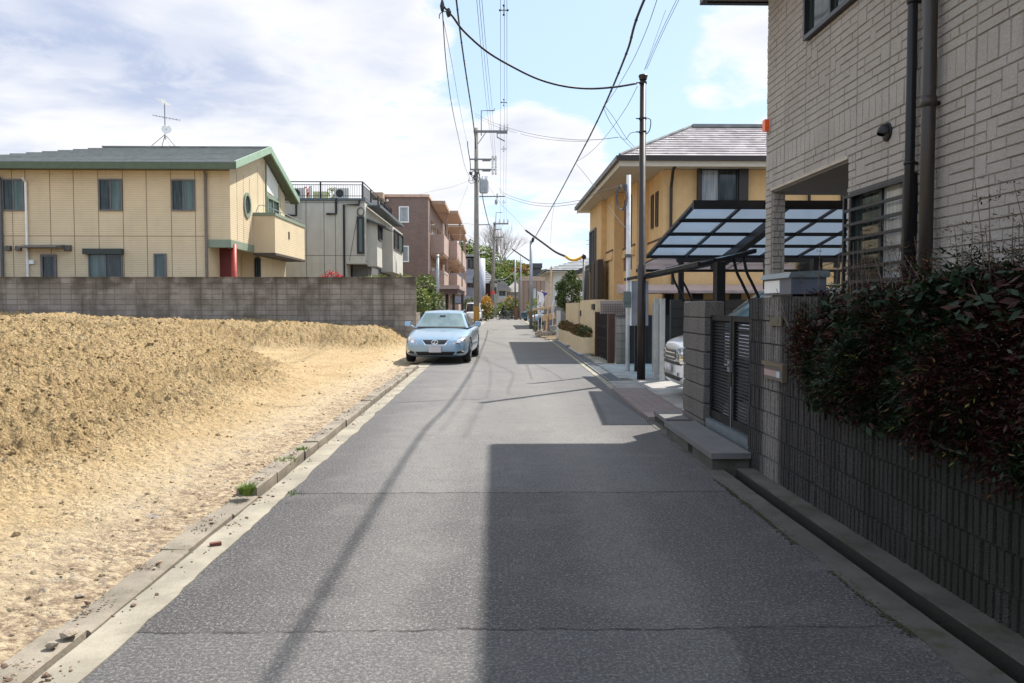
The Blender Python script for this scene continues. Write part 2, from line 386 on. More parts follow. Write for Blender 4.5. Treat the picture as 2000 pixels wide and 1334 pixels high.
# ---------------------------------------------------------------- mesh helper
def wloc(o):
    v = Vector((0, 0, 0))
    while o: v = v + o.location; o = o.parent
    return v
class MB:
    def __init__(s): s.v = []; s.f = []; s.mi = []; s.cur = 0
    def add(s, vs, fs):
        b = len(s.v); s.v += [tuple(q) for q in vs]
        for f in fs: s.f.append([b + i for i in f]); s.mi.append(s.cur)
        return s
    def box(s, x0, x1, y0, y1, z0, z1):
        if x0 > x1: x0, x1 = x1, x0
        if y0 > y1: y0, y1 = y1, y0
        if z0 > z1: z0, z1 = z1, z0
        return s.add([(x, y, z) for z in (z0, z1) for y in (y0, y1) for x in (x0, x1)],
                     [(0, 2, 3, 1), (4, 5, 7, 6), (0, 1, 5, 4), (2, 6, 7, 3), (0, 4, 6, 2), (1, 3, 7, 5)])
    def bar(s, a, b, w, h=None, up=(0, 0, 1)):           # rectangular bar from a to b
        a, b = Vector(a), Vector(b); d = (b - a).normalized(); h = h or w
        u = Vector(up)
        if abs(d.dot(u)) > .98: u = Vector((0, 1, 0))
        r = d.cross(u).normalized() * w / 2; u2 = r.normalized().cross(d).normalized() * h / 2
        vs = [a - r - u2, a + r - u2, a + r + u2, a - r + u2, b - r - u2, b + r - u2, b + r + u2, b - r + u2]
        return s.add(vs, [(0, 3, 2, 1), (4, 5, 6, 7), (0, 1, 5, 4), (1, 2, 6, 5), (2, 3, 7, 6), (3, 0, 4, 7)])
    def tube(s, pts, r, n=8, cap=True):
        pts = [Vector(p) for p in pts]; k = len(pts)
        rs = r if isinstance(r, (list, tuple)) else [r] * k
        prev = None; rings = []
        for i, p in enumerate(pts):
            d = (pts[min(i + 1, k - 1)] - pts[max(i - 1, 0)]).normalized()
            if prev is None:
                a = Vector((0, 0, 1)) if abs(d.z) < .9 else Vector((1, 0, 0)); prev = d.cross(a).normalized()
            u = (prev - d * prev.dot(d)).normalized(); prev = u; w = d.cross(u)
            rings.append([p + (u * math.cos(6.28318 * j / n) + w * math.sin(6.28318 * j / n)) * rs[i] for j in range(n)])
        vs = [q for g in rings for q in g]; fs = []
        for i in range(k - 1):
            for j in range(n):
                fs.append((i * n + j, i * n + (j + 1) % n, (i + 1) * n + (j + 1) % n, (i + 1) * n + j))
        if cap: fs.append(tuple(range(n - 1, -1, -1))); fs.append(tuple((k - 1) * n + j for j in range(n)))
        return s.add(vs, fs)
    def cyl(s, x, y, z0, z1, r, n=12, r2=None):
        return s.tube([(x, y, z0), (x, y, z1)], [r, r if r2 is None else r2], n)
    def prism(s, poly, d):                                # planar polygon extruded by vector d
        n = len(poly); d = Vector(d); a = [Vector(p) for p in poly]
        return s.add(a + [p + d for p in a], [tuple(range(n - 1, -1, -1)), tuple(range(n, 2 * n))] +
                     [(i, (i + 1) % n, n + (i + 1) % n, n + i) for i in range(n)])
    def quad(s, a, b, c, d): return s.add([a, b, c, d], [(0, 1, 2, 3)])
    def ico(s, c, r, sub=0, jit=.2):
        t = 1.618; vs = [(-1, t, 0), (1, t, 0), (-1, -t, 0), (1, -t, 0), (0, -1, t), (0, 1, t), (0, -1, -t), (0, 1, -t), (t, 0, -1), (t, 0, 1), (-t, 0, -1), (-t, 0, 1)]
        fs = [(0, 11, 5), (0, 5, 1), (0, 1, 7), (0, 7, 10), (0, 10, 11), (1, 5, 9), (5, 11, 4), (11, 10, 2), (10, 7, 6), (7, 1, 8), (3, 9, 4), (3, 4, 2), (3, 2, 6), (3, 6, 8), (3, 8, 9), (4, 9, 5), (2, 4, 11), (6, 2, 10), (8, 6, 7), (9, 8, 1)]
        r = r if isinstance(r, (tuple, list)) else (r, r, r)
        a = ru(0, 6.3); ca, sa = math.cos(a), math.sin(a)
        o = []
        for v in vs:
            k = (1 + ru(-jit, jit)) / 1.9
            x, y, z = v[0] * r[0] * k, v[1] * r[1] * k, v[2] * r[2] * k
            o.append((c[0] + x * ca - y * sa, c[1] + x * sa + y * ca, c[2] + z))
        return s.add(o, fs)
    def build(s, name, mat, parent=None, smooth=False, local=False):
        me = bpy.data.meshes.new(name)
        off = Vector((0, 0, 0)) if (local or parent is None) else wloc(parent)
        vs = s.v if off.length == 0 else [(a - off.x, b - off.y, c - off.z) for a, b, c in s.v]
        me.from_pydata(vs, [], s.f)
        for m in (mat if isinstance(mat, list) else [mat]): me.materials.append(MT[m] if isinstance(m, str) else m)
        if any(s.mi): me.polygons.foreach_set('material_index', s.mi)
        if smooth: me.polygons.foreach_set('use_smooth', [True] * len(me.polygons))
        me.update()
        o = bpy.data.objects.new(name, me); COL.objects.link(o)
        if parent: o.parent = parent
        return o
def thing(name, label, cat, loc=(0, 0, 0), rz=0, group=None):
    o = bpy.data.objects.new(name, None); COL.objects.link(o)
    o.empty_display_size = .2
    o.location = loc; o.rotation_euler = (0, 0, rz); o['label'] = label; o['category'] = cat
    if group: o['group'] = group
    return o
def tag(o, label, cat, group=None, kind=None):
    o['label'] = label; o['category'] = cat
    if group: o['group'] = group
    if kind: o['kind'] = kind
    return o
def struct(o, label=None):
    o['kind'] = 'structure'
    if label: o['label'] = label
    return o
def dup(root, loc, rz=None, label=None, group=None):
    r = root.copy(); COL.objects.link(r); r.location = loc
    if rz is not None: r.rotation_euler = (0, 0, rz)
    if label: r['label'] = label
    if group: r['group'] = group
    for ch in list(root.children):
        c = ch.copy(); COL.objects.link(c); c.parent = r
        for g in ch.children:
            d = g.copy(); COL.objects.link(d); d.parent = c
    return r
def bake(o):                                              # apply modifiers without operators
    dg = bpy.context.evaluated_depsgraph_get(); dg.update()
    me = bpy.data.meshes.new_from_object(o.evaluated_get(dg)); o.modifiers.clear()
    old = o.data; o.data = me; return o
def catmull(pts, n=8):
    pts = [Vector(p) for p in pts]; out = []
    for i in range(len(pts) - 1):
        p0, p1, p2, p3 = pts[max(i - 1, 0)], pts[i], pts[i + 1], pts[min(i + 2, len(pts) - 1)]
        for j in range(n):
            t = j / n
            out.append(.5 * ((2 * p1) + (p2 - p0) * t + (2 * p0 - 5 * p1 + 4 * p2 - p3) * t * t + (3 * p1 - p0 - 3 * p2 + p3) * t ** 3))
    out.append(pts[-1]); return out
def lerp(tab, y):
    if y <= tab[0][0]: return tab[0][1]
    for (a, b), (c, d) in zip(tab, tab[1:]):
        if y <= c: return b + (d - b) * (y - a) / (c - a)
    return tab[-1][1]
def sstep(a, b, x):
    t = min(1, max(0, (x - a) / (b - a))); return t * t * (3 - 2 * t)
def RL(y): return lerp([(0, -1.74), (20, -1.74), (48, -1.3), (92, -.75), (140, -.2)], y)
def RR(y): return lerp([(0, 2.0), (8, 2.02), (17, 2.2), (34, 2.42), (92, 2.98), (140, 3.4)], y)
# ================================================================ SETTING
def ribbon(name, mat, xa, xb, y0, y1, z0, z1, step=1.5, smooth=False):
    mb = MB(); n = max(1, int((y1 - y0) / step)); ys = [y0 + (y1 - y0) * i / n for i in range(n + 1)]
    A = xa if callable(xa) else (lambda y: xa); B = xb if callable(xb) else (lambda y: xb)
    vs = []
    for y in ys: vs += [(A(y), y, z1), (B(y), y, z1), (A(y), y, z0), (B(y), y, z0)]
    fs = []
    for i in range(n):
        a = 4 * i; b = a + 4
        fs += [(a, a + 1, b + 1, b), (a + 2, a, b, b + 2), (a + 1, a + 3, b + 3, b + 1)]
    fs += [(0, 2, 3, 1), (4 * n, 4 * n + 1, 4 * n + 3, 4 * n + 2)]
    mb.add(vs, fs); return struct(mb.build(name, mat))
g = MB(); g.quad((-700, -200, -.32), (700, -200, -.32), (700, 900, -.32), (-700, 900, -.32)); struct(g.build('ground', 'ground'))
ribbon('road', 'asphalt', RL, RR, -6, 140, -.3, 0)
# left: pale strip flush with the asphalt, groove, raised kerb stones
def strip_l(a, b):
    return (lambda y: RL(y) - a), (lambda y: RL(y) - b)
def wav(y, k): return .014 * noise.noise((y * 1.7, k, 0)) + .008 * noise.noise((y * 6, k + 4, 0))
ribbon('gutter_strip', 'conc', lambda y: RL(y) - .185 + wav(y, 1), lambda y: RL(y) + .012 + 2.4 * wav(y, 2), -6, 20.9, -.3, .006, .12)
kb = MB(); y = -5.0
while y < 20.8:
    L = ru(.55, .62) if y > 6 else ru(.8, 1.5)
    h = .075 if y > 6.6 else .014
    h += ru(-.008, .008); sx = ru(-.015, .012); ww = .17
    y1 = min(y + L - .008, 20.9)
    x0 = RL(y) - .215 + sx; tw = ru(-.012, .012)
    kb.prism([(x0, y, -.3), (x0, y, h - .01), (x0 - .012, y, h), (x0 - ww, y, h + ru(-.01, .01)), (x0 - ww, y, -.3)], (tw, y1 - y, ru(-.008, .008)))
    y += L
struct(kb.build('kerb', 'kerb_old'))
ribbon('gutter_bed', 'moss', lambda y: RL(y) - .26, lambda y: RL(y) - .17, -6, 21, -.31, -.16, 2)
# left road edge past the lot
ribbon('roadside_gutter', 'conc', lambda y: RL(y) - .32, lambda y: RL(y) + .004, 20.91, 130, -.3, .012, 2)
ribbon('far_kerb', 'conc', lambda y: RL(y) - .47, lambda y: RL(y) - .325, 31.3, 88, -.3, .11, 2)
# right: mossy concrete strip, open channel, wall foot slab
ribbon('gutter_edge', 'conc_dark', lambda y: RR(y) - .02 + 2.2 * wav(y, 7), lambda y: RR(y) + .16 + .4 * wav(y, 3), -6, 11.1, -.3, .007, .12)
ribbon('wall_foot_slab', 'conc_dark', lambda y: RR(y) + .265, lambda y: RR(y) + .46, -6, 7.7, -.3, .035, .5)
ribbon('channel_shade_strip', 'gutter_dirt_shade', lambda y: RR(y) + .25, lambda y: RR(y) + .2635, -6, 7.7, -.3, .022, .5)  # added strip: its dark colour carries the channel's shade as well as dirt
ribbon('channel_bed', 'gutter_dirt_shade', lambda y: RR(y) + .14, lambda y: RR(y) + .29, -6, 17, -.31, -.2, 2)
mo = MB()
for i in range(3000):
    yy = ru(2.6, 7.4); k = noise.noise((yy * 1.3, 0, 0))
    if k < -.05: continue
    s_ = ru(.002, .007); mo.ico((RR(yy) - .01 + random.gauss(0, .02), yy, .004), (s_ * 1.6, s_ * 1.6, s_ * .6), 0, .4)
tag(mo.build('moss', 'moss'), 'green moss growing along the joint between asphalt and gutter edge', 'moss', kind='stuff')
# right: paved apron and driveways
ribbon('paved_apron', 'sidewalk', lambda y: RR(y) + .01, lambda y: RR(y) + .62, 11.25, 15.3, -.3, .045, 1)
ribbon('driveway', 'drive', lambda y: RR(y) + .63, 14, 10.9, 17.45, -.3, .05, 2)
ribbon('gutter_lip', 'conc', lambda y: RR(y) + .005, lambda y: RR(y) + .12, 15.32, 37.5, -.3, .012, 1)
ribbon('forecourt', 'drive', lambda y: RR(y) + .42, 14, 17.46, 21.7, -.3, .04, 2)
ribbon('wall_footing', 'conc', lambda y: RR(y) + .42, lambda y: RR(y) + .62, 21.72, 38, -.3, .05, 2)
ribbon('entry_slab', 'drive', lambda y: RR(y) + .125, lambda y: RR(y) + 1.5, 15.31, 16.9, -.3, .03, 1)
ribbon('right_yard', 'ground', lambda y: RR(y) + .63, 60, 21.71, 130, -.3, .03, 4)
ribbon('left_yard', 'ground', -60, lambda y: RL(y) - .48, 31.3, 130, -.3, .06, 4)
ribbon('near_yard', 'ground', 2.9, 60, -8, 10.88, -.3, .04, 4)
ribbon('right_road_shoulder', 'conc', lambda y: RR(y) + .005, lambda y: RR(y) + .62, 38.01, 130, -.3, .014, 3)
ribbon('cross_street', 'asphalt', -60, 60, 140.1, 146, -.3, -.004, 10)
# steel grating over the right gutter
gt = thing('drain_grating', 'long run of grey steel drain grating along the right road edge', 'grating', (2.4, 17, 0))
fr = MB(); bars = MB()
y = 16.9
while y < 36:
    y1 = y + .98
    x0, x1 = RR(y) + .125, RR(y) + .41; e0, e1 = RR(y1) + .125, RR(y1) + .41
    for (a, b) in ((x0, e0), (x1 - .03, e1 - .03)): fr.bar((a + .015, y, .03), (b + .015, y1, .03), .03, .03)
    n = 30
    for i in range(n):
        yy = y + .98 * (i + .5) / n; bars.box(RR(yy) + .14, RR(yy) + .395, yy - .008, yy + .008, .005, .04)
    y += 1.0
fr.build('frame', 'dark_steel', gt); bars.build('grating_bars', 'dark_steel', gt)
# ---------------------------------------------------------------- clay lot
def lot_h(x, y):
    a = -x                                                 # distance left of the street axis
    toe = lerp([(-3, 3.6), (5, 3.4), (8.7, 3.1), (12, 3.25), (16, 3.7), (20, 4.6), (23, 6.0), (26, 8.0), (29, 11.5), (31, 13)], y)
    toe += .45 * noise.noise((y * .35, 3.1, 0))
    wdt = lerp([(0, 4.8), (8, 4.8), (14, 4.3), (22, 4.0), (31, 5)], y)
    top = lerp([(0, 1.12), (12, 1.22), (20, 1.2), (25, 1.08), (31, .95)], y)
    t = (a - toe) / wdt
    h = top * (sstep(-.15, 1.0, t) * .8 + .2 * sstep(0, 1, t * 1.6))
    # bank left along the block wall
    b = sstep(27.0, 29.4, y + .5 * noise.noise((x * .5, y * .4, 9))) * sstep(2.7, 4.2, a)
    h2 = b * (.78 + .22 * sstep(4, 12, a))
    h = max(h, h2) + .18 * min(h, h2)
    rise = .06 * sstep(21, 27, y) * sstep(3, 9, a)
    rough = sstep(.02, .35, h)
    n1 = noise.fractal((x * .5, y * .5, 0), 1, 2, 4) * .11 * rough
    n2 = noise.fractal((x * 3.0, y * 3.0, 2), .8, 2.1, 5) * (.012 + .040 * rough)
    v = noise.turbulence((x * 9, y * 9, 5), 4, False) - .45
    n3 = v * (.02 + .068 * rough)
    # spill furrows running down the slope
    n4 = noise.noise((x * .9 + y * .25, y * 2.2, 7)) * .035 * rough
    edge = sstep(2.2, 2.5, a)
    z = .055 * sstep(2.0, 2.7, a) + h + rise + (n1 + n2 + n3 + n4) * (.15 + .85 * edge)
    if y > 20: z -= .05 * (1 - sstep(2.5, 3.2, a)) * sstep(20, 21, y)
    return z
mb = MB(); NY, NX = 560, 560
ys = []
y = -3.0
for i in range(30): ys.append(-3 + 5.8 * i / 30)
for i in range(NY + 1): ys.append(2.8 * (31.15 / 2.8) ** (i / NY))
vs = []
for y in ys:
    x0 = RL(max(y, 0)) - .355 if y < 20.95 else RL(y) - .315
    x0 += .03 * noise.noise((y * 2.3, 8, 0)) * (1 if y < 20.9 else 0) - .01 * max(0, noise.noise((y * 1.1, 2, 0)))
    wdt = 1.0 * max(y, 2) + 5 if y > 2.8 else 8
    for j in range(NX + 1):
        u = j / NX; x = x0 - wdt * (u * .55 + .45 * u * u)
        vs.append((x, y, lot_h(x, y)))
fs = []
for i in range(len(ys) - 1):
    for j in range(NX):
        a = i * (NX + 1) + j; fs.append((a, a + 1, a + NX + 2, a + NX + 1))
mb.add(vs, fs); struct(mb.build('dirt_lot', 'soil', smooth=True))
far = MB(); far.box(-70, -8, -8, 2.79, -.3, .5); far.box(-90, -34, 2.8, 31.1, -.3, .55)
struct(far.build('outer_lot', 'soil'))
# loose clods
cl = MB()
for i in range(26000):
    d = 3.2 * (30 / 3.2) ** (rnd() ** .8); a = 2.25 + rnd() * (d * .75 + .4)
    x = -a; z = lot_h(x, d)
    r_ = sstep(.05, .4, z - .05)
    if rnd() > .3 + .65 * r_: continue
    s = ru(.005, .015) * (1 + 2.2 * rnd() ** 9) * (.7 + .4 * r_) * (.85 + d * .022)
    cl.ico((x, d, z + s * .15), (s, s * ru(.6, 1.2), s * ru(.5, .9)), 0, .35)
tag(cl.build('soil_clods', 'soil'), 'loose crumbly clods of clay scattered over the bare lot', 'soil', kind='stuff')
sp_ = MB()
for i in range(3000):
    y = 2.9 + 17 * rnd() ** 1.6; k = noise.noise((y * 1.4, 5, 0)) + .5 * noise.noise((y * 5, 7, 0))
    a = RL(y) - .24 - .17 * rnd() if rnd() < .8 else RL(y) - .19 + ru(0, .12)
    if k < .02 + ru(-.15, .15): continue
    h = (.083 if y > 6.6 else .02) if a < RL(y) - .235 else .008
    s = ru(.002, .006) * (1 + rnd() ** 8 * 2); sp_.cur = 0 if rnd() < .6 else 1
    sp_.ico((a, y, h + s * .2), (s * 1.4, s, s * .6), 0, .4)
tag(sp_.build('kerb_litter', ['litter', 'soil']), 'brown litter and soil crumbs spilled over the left kerb stones', 'litter', kind='stuff')
# separate stones and rubbish beside the kerb
def stone(u, v, s, label, mat='rock', group=None):
    p = G(u, v, .06); m = MB(); m.ico((p.x, p.y, lot_h(p.x, p.y) + s * .35 if p.x < -2.12 else .03 + s * .4), (s, s * .8, s * .5), 0, .25)
    tag(m.build('stone', mat), label, 'stone', group)
stone(136, 1231, .045, 'pale angular rubble stone beside the hole in the kerb')
stone(101, 1252, .035, 'small flat grey stone left of the pale rubble stone')
stone(155, 1150, .028, 'light grey stone lying in brown litter near the kerb')
bp = G(422, 1052, .05); m = MB(); m.bar((bp.x - .035, bp.y - .02, .016), (bp.x + .03, bp.y + .01, .018), .035, .02)
tag(m.build('brick_piece', 'brick_red'), 'dark red broken brick piece lying on the left kerb', 'brick')
def tuft(u, v, n, h, label, group='grass tufts by the kerb', sp=.08):
    p = G(u, v, .05); m = MB(); z0 = lot_h(p.x, p.y) if p.x < -2.1 else .06
    for i in range(n):
        a = ru(0, 6.28); r = sp * rnd() ** .7; x, y = p.x + r * math.cos(a), p.y + r * math.sin(a)
        l = h * ru(.4, 1); dx, dy = math.cos(a) * l * ru(.2, .9), math.sin(a) * l * ru(.2, .9); w = .0035
        px, py = -math.sin(a) * w, math.cos(a) * w
        m.add([(x - px, y - py, z0 - .01), (x + px, y + py, z0 - .01), (x + dx * .5 + px * .8, y + dy * .5 + py * .8, z0 + l * .6), (x + dx * .5 - px * .8, y + dy * .5 - py * .8, z0 + l * .6), (x + dx, y + dy, z0 + l * .85)], [(0, 1, 2, 3), (3, 2, 4)])
    tag(m.build('grass_tuft', 'grass'), label, 'grass', group if sp < .1 else None, 'stuff' if sp >= .1 else None)
tuft(482, 966, 300, .10, 'dense green grass tuft beside the left kerb', sp=.055)
tuft(556, 905, 160, .06, 'low sparse grass patch on the lot edge beyond the dense tuft', sp=.13)
tuft(590, 882, 90, .06, 'small grass wisp farthest up the left kerb', sp=.07)
tuft(524, 918, 110, .05, 'yellowish flat grass patch nearest behind the dense tuft', sp=.12)
tuft(575, 966, 36, .018, 'thin line of grass in the road joint at the left edge', sp=.1)

# ================================================================ NEAR RIGHT HOUSE
XW = 3.99
hs = thing('stone_clad_house', 'beige split stone clad house filling the right side above the hedge', 'house', (XW, 4, 0))
core = MB()
core.box(XW + .012, 12, -4, 9.33, 0, 3.25); core.box(5.9, 12, 9.335, 12.19, 0, 3.25)
core.box(XW + .012, 12, -4, 12.19, 3.252, 6.22)
core.build('wall', 'mortar', hs)
WINS = [(9.02, 10.62, 4.93, 6.12), (7.78, 9.22, .95, 2.84)]
def hole(y0, y1, z0, z1):
    for (a, b, c, d) in WINS:
        if y1 > a and y0 < b and z1 > c and z0 < d: return True
    if y1 > 9.335 and z0 < 3.25 and y0 < 11.93: return True
    return False
st = MB()
def brickbox(y0, y1, z0, z1, face='x'):
    g = .0035; y0 += g; y1 -= g; z0 += g; z1 -= g; i = .005; d = .013 + ru(-.003, .004); j = lambda: ru(-.003, .003)
    if y1 - y0 < .03: return
    if face == 'x':
        x = XW + .012
        vs = [(x, y0, z0), (x, y1, z0), (x, y1, z1), (x, y0, z1)] + [(x - d + j(), y0 + i, z0 + i), (x - d + j(), y1 - i, z0 + i), (x - d + j(), y1 - i, z1 - i), (x - d + j(), y0 + i, z1 - i)]
    else:
        x = face
        vs = [(y0, x, z0), (y1, x, z0), (y1, x, z1), (y0, x, z1)] + [(y0 + i, x - d + j(), z0 + i), (y1 - i, x - d + j(), z0 + i), (y1 - i, x - d + j(), z1 - i), (y0 + i, x - d + j(), z1 - i)]
    st.add(vs, [(4, 7, 6, 5), (0, 4, 5, 1), (1, 5, 6, 2), (2, 6, 7, 3), (3, 7, 4, 0)])
PW = .758; RH = .0905
def clip_add(y0, y1, z0, z1):
    if not hole(y0, y1, z0, z1): brickbox(y0, y1, z0, z1); return
    # split at openings
    ycuts = sorted({y0, y1} | {c for w in WINS for c in w[:2] if y0 < c < y1} | ({9.335} if y0 < 9.335 < y1 else set()) | ({11.93} if y0 < 11.93 < y1 else set()))
    zcuts = sorted({z0, z1} | {c for w in WINS for c in w[2:] if z0 < c < z1} | ({3.25} if z0 < 3.25 < z1 else set()))
    for a, b in zip(ycuts, ycuts[1:]):
        for c, d in zip(zcuts, zcuts[1:]):
            if b - a > .03 and d - c > .025 and not hole(a + .002, b - .002, c + .002, d - .002): brickbox(a, b, c, d)
edges = [12.19, 11.41]
while edges[-1] > 2: edges.append(edges[-1] - PW)
for e1, e0 in zip(edges, edges[1:]):
    a0, a1 = e0 + .004, e1 - .004
    z = 0.0
    taken = {}
    k = 0
    while z < 6.2:
        if 3.56 < z + .03 < 3.62 or (z <= 3.59 < z + RH):
            n = 5
            for i in range(n): clip_add(a0 + (a1 - a0) * i / n, a0 + (a1 - a0) * (i + 1) / n, z, z + .265)
            z += .265; taken = {}; continue
        y = a0; blocked = taken.get('b', [])
        nb = []
        cuts = []
        while y < a1 - .01:
            hit = [q for q in blocked if q[0] <= y + .001 < q[1]]
            if hit: y = hit[0][1]; continue
            nxt = min([q[0] for q in blocked if q[0] > y] + [a1])
            L = random.choice((.14, .2, .26, .32, .38, .45))
            if nxt - y - L < .1: L = nxt - y
            L = min(L, nxt - y)
            tall = rnd() < .16 and .12 < L < .24 and not (3.59 - 2 * RH < z < 3.6)
            if L > .3 and tall: tall = False
            clip_add(y, y + L, z, z + (2 * RH if tall else RH))
            if tall: nb.append((y, y + L))
            y += L
        taken = {'b': nb}; z += RH
# corner pillar of the porch: its face towards the camera
for r in range(35):
    zz = .02 + r * RH
    if zz + RH > 3.24: break
    c = ru(.06, .14)
    brickbox(XW + .016, XW + .016 + c, zz, zz + RH, 11.925); brickbox(XW + .016 + c, 4.19, zz, zz + RH, 11.925)
st.build('stone_siding', 'house_stone', hs)
m = MB(); m.box(XW + .014, 4.19, 11.93, 12.188, 0, 3.249); m.build('porch_pillar', 'mortar', hs)
m = MB(); m.box(XW + .03, 8, 9.37, 12.17, 3.2, 3.248); pc = m.build('porch_ceiling', plain('porch_ceiling', (.16, .15, .14), .8), hs)
m = MB(); m.box(XW - .012, XW + .05, 9.34, 11.95, 3.225, 3.262); m.build('lintel_trim', plain('lintel_trim', (.42, .37, .31), .8), hs)
m = MB(); m.cyl(4.9, 10.6, 3.185, 3.2, .07, 16); m.build('downlight', 'white_plastic', hs)
# eaves, fascia and roof
m = MB(); m.box(3.25, 12.9, -4.8, 12.8, 6.225, 6.26); m.build('soffit', plain('soffit_brown', (.10, .085, .075), .7), hs)
m = MB(); m.box(3.16, 3.248, -4.9, 12.9, 6.20, 6.34); m.box(3.25, 12.9, 12.802, 12.9, 6.20, 6.34); m.build('gutter', 'black_metal', hs)
m = MB(); m.prism([(3.2, -4.8, 6.345), (12.9, -4.8, 6.345), (8, -4.8, 7.6)], (0, 17.6, 0)); m.build('roof', 'roof_dark', hs)
# downpipes
m = MB(); m.tube([(XW - .075, 7.79, .3), (XW - .075, 7.79, 6.2)], .046, 14)
for z in (1.4, 2.9, 4.4): m.tube([(XW - .075, 7.79, z), (XW - .075, 7.79, z + .03)], .055, 14); m.box(XW - .08, XW, 7.78, 7.80, z, z + .025)
m.build('downpipe', 'black_metal', hs, True)
m = MB(); m.tube([(XW - .10, 7.42, .3), (XW - .10, 7.42, 6.2)], .060, 16)
for z in (1.2, 3.35, 5.3): m.tube([(XW - .10, 7.42, z), (XW - .10, 7.42, z + .09)], .068, 16); m.box(XW - .1, XW, 7.40, 7.44, z + .02, z + .05)
m.build('downpipe', 'pipe_brown', hs, True)
def sash(parent, x, y0, y1, z0, z1, frame='frame_black', glass='glass', split=True, dep=.09, fw=.05, gl2=None, out=-1):
    """sliding window in a wall plane of constant x, seen from the -x (out=-1) or +x side"""
    f = MB(); o = out
    f.box(x, x + o * dep, y0, y1, z1 - fw, z1); f.box(x, x + o * dep, y0, y1, z0, z0 + fw)
    f.box(x, x + o * dep, y0, y0 + fw, z0 + fw + .001, z1 - fw - .001); f.box(x, x + o * dep, y1 - fw, y1, z0 + fw + .001, z1 - fw - .001)
    if split:
        c = (y0 + y1) / 2; f.box(x, x + o * (dep - .02), c - fw / 2, c + fw / 2, z0 + fw + .001, z1 - fw - .001)
    w = f.build('window', frame, parent)
    p = MB(); xx = x + o * .022
    p.box(x + o * .012, xx, y0 + fw, (y0 + y1) / 2, z0 + fw, z1 - fw); p.build('pane', glass, w)
    p = MB(); p.box(x + o * .012, xx + o * .003, (y0 + y1) / 2 + .001, y1 - fw, z0 + fw, z1 - fw); p.build('pane', gl2 or glass, w)
    return w
sash(hs, XW + .02, 9.03, 10.61, 4.94, 6.12, gl2='glass', glass='glass')
w2 = sash(hs, XW + .03, 7.79, 9.2, .96, 2.83, gl2='glass', glass='glass_pale', fw=.06, dep=.07)
m = MB()
m.box(XW - .10, XW - .07, 9.19, 9.23, .98, 2.8); m.box(XW - .10, XW - .07, 7.84, 7.87, .98, 2.8)
for i in range(12): z = 1.03 + i * .157; m.box(XW - .10, XW - .07, 7.87, 9.19, z, z + .032)
m.build('window_bars', 'dark_trim', hs)
# hooded vent, orange alarm lamp
vt = WX(1731, 258, XW - .02)
m = MB(); m.tube([(XW - .005, vt.y, vt.z), (XW - .02, vt.y, vt.z)], .095, 20)
for i in range(6):
    a0, a1 = i / 6 * 1.571, (i + 1) / 6 * 1.571
    n = 14; r0, r1 = .085 * math.cos(a0), .085 * math.cos(a1); x0, x1 = XW - .02 - .09 * math.sin(a0), XW - .02 - .09 * math.sin(a1)
    for j in range(n):
        p, q = (j / n) * math.pi * 1.25 - .35, ((j + 1) / n) * math.pi * 1.25 - .35
        P_ = lambda r, a, x: (x, vt.y + r * math.cos(a), vt.z + r * math.sin(a))
        m.quad(P_(r0, p, x0), P_(r0, q, x0), P_(r1, q, x1), P_(r1, p, x1))
m.build('vent_hood', 'black_metal', hs, True)
al = WX(1497, 245, XW - .03)
m = MB(); m.box(XW - .075, XW - .01, 12.03, 12.15, al.z - .085, al.z + .075); m.build('alarm_lamp', 'orange', hs)
m = MB(); m.box(XW - .012, XW + .01, 11.98, 12.03, al.z - .1, al.z + .09); m.build('alarm_bracket', 'grey_plastic', hs)

# ---------------------------------------------------------------- roadside block wall
XB = 2.44
def ribwall(name, label, spans, cat='wall', x=XB, nearface=None, depth=.15):
    t = thing(name, label, cat, (x, spans[0][0], 0))
    core_, rib, cap = MB(), MB(), MB()
    for (y0, y1, z1) in spans:
        core_.box(x + .02, x + depth, y0, y1, 0, z1 - .012)
        rows = max(1, round(z1 / .2)); rh = z1 / rows
        for r in range(rows):
            off = 0
            y = y0
            while y < y1 - .01:
                w = min(.0625 + ru(-.004, .004), y1 - y)
                dj = ru(-.004, .004)
                g0, g1 = r * rh + .005, (r + 1) * rh - (.005 if r < rows - 1 else 0)
                a, b = y + .005, y + w - .005
                xf = x + dj
                xs = [xf + ru(-.0025, .0025) for _ in range(4)]
                rib.add([(x + .02, a, g0), (x + .02, b, g0), (x + .02, b, g1), (x + .02, a, g1),
                         (xs[0], a + .006, g0 + .003), (xs[1], b - .006, g0 + .003), (xs[2], b - .006, g1 - .003), (xs[3], a + .006, g1 - .003)],
                        [(4, 7, 6, 5), (0, 4, 5, 1), (1, 5, 6, 2), (2, 6, 7, 3), (3, 7, 4, 0)])
                y += w
        rows2 = rows
        if nearface:
            for r in range(rows):
                xx = x + .005
                while xx < x + depth - .02:
                    a, b = xx, min(xx + .055, x + depth); g0, g1 = r * rh + .005, (r + 1) * rh - .005
                    d = ru(.008, .014)
                    rib.add([(a, y0, g0), (b, y0, g0), (b, y0, g1), (a, y0, g1), (a + .006, y0 - d, g0 + .003), (b - .006, y0 - d, g0 + .003), (b - .006, y0 - d, g1 - .003), (a + .006, y0 - d, g1 - .003)],
                            [(4, 5, 6, 7), (0, 1, 5, 4), (1, 2, 6, 5), (2, 3, 7, 6), (3, 0, 4, 7)])
                    xx += .065
        # worn top edge
        n = int((y1 - y0) / .08) + 1
        for i in range(n):
            a, b = y0 + (y1 - y0) * i / n, y0 + (y1 - y0) * (i + 1) / n
            cap.box(x + .004 + ru(0, .006), x + depth + .001, a, b - .002, z1 - .011, z1 + ru(-.004, .006))
    core_.build('block_core', 'dark_mortar', t); rib.build('ribbed_blocks', 'rib_block', t); cap.build('top_course', 'rib_block', t)
    return t
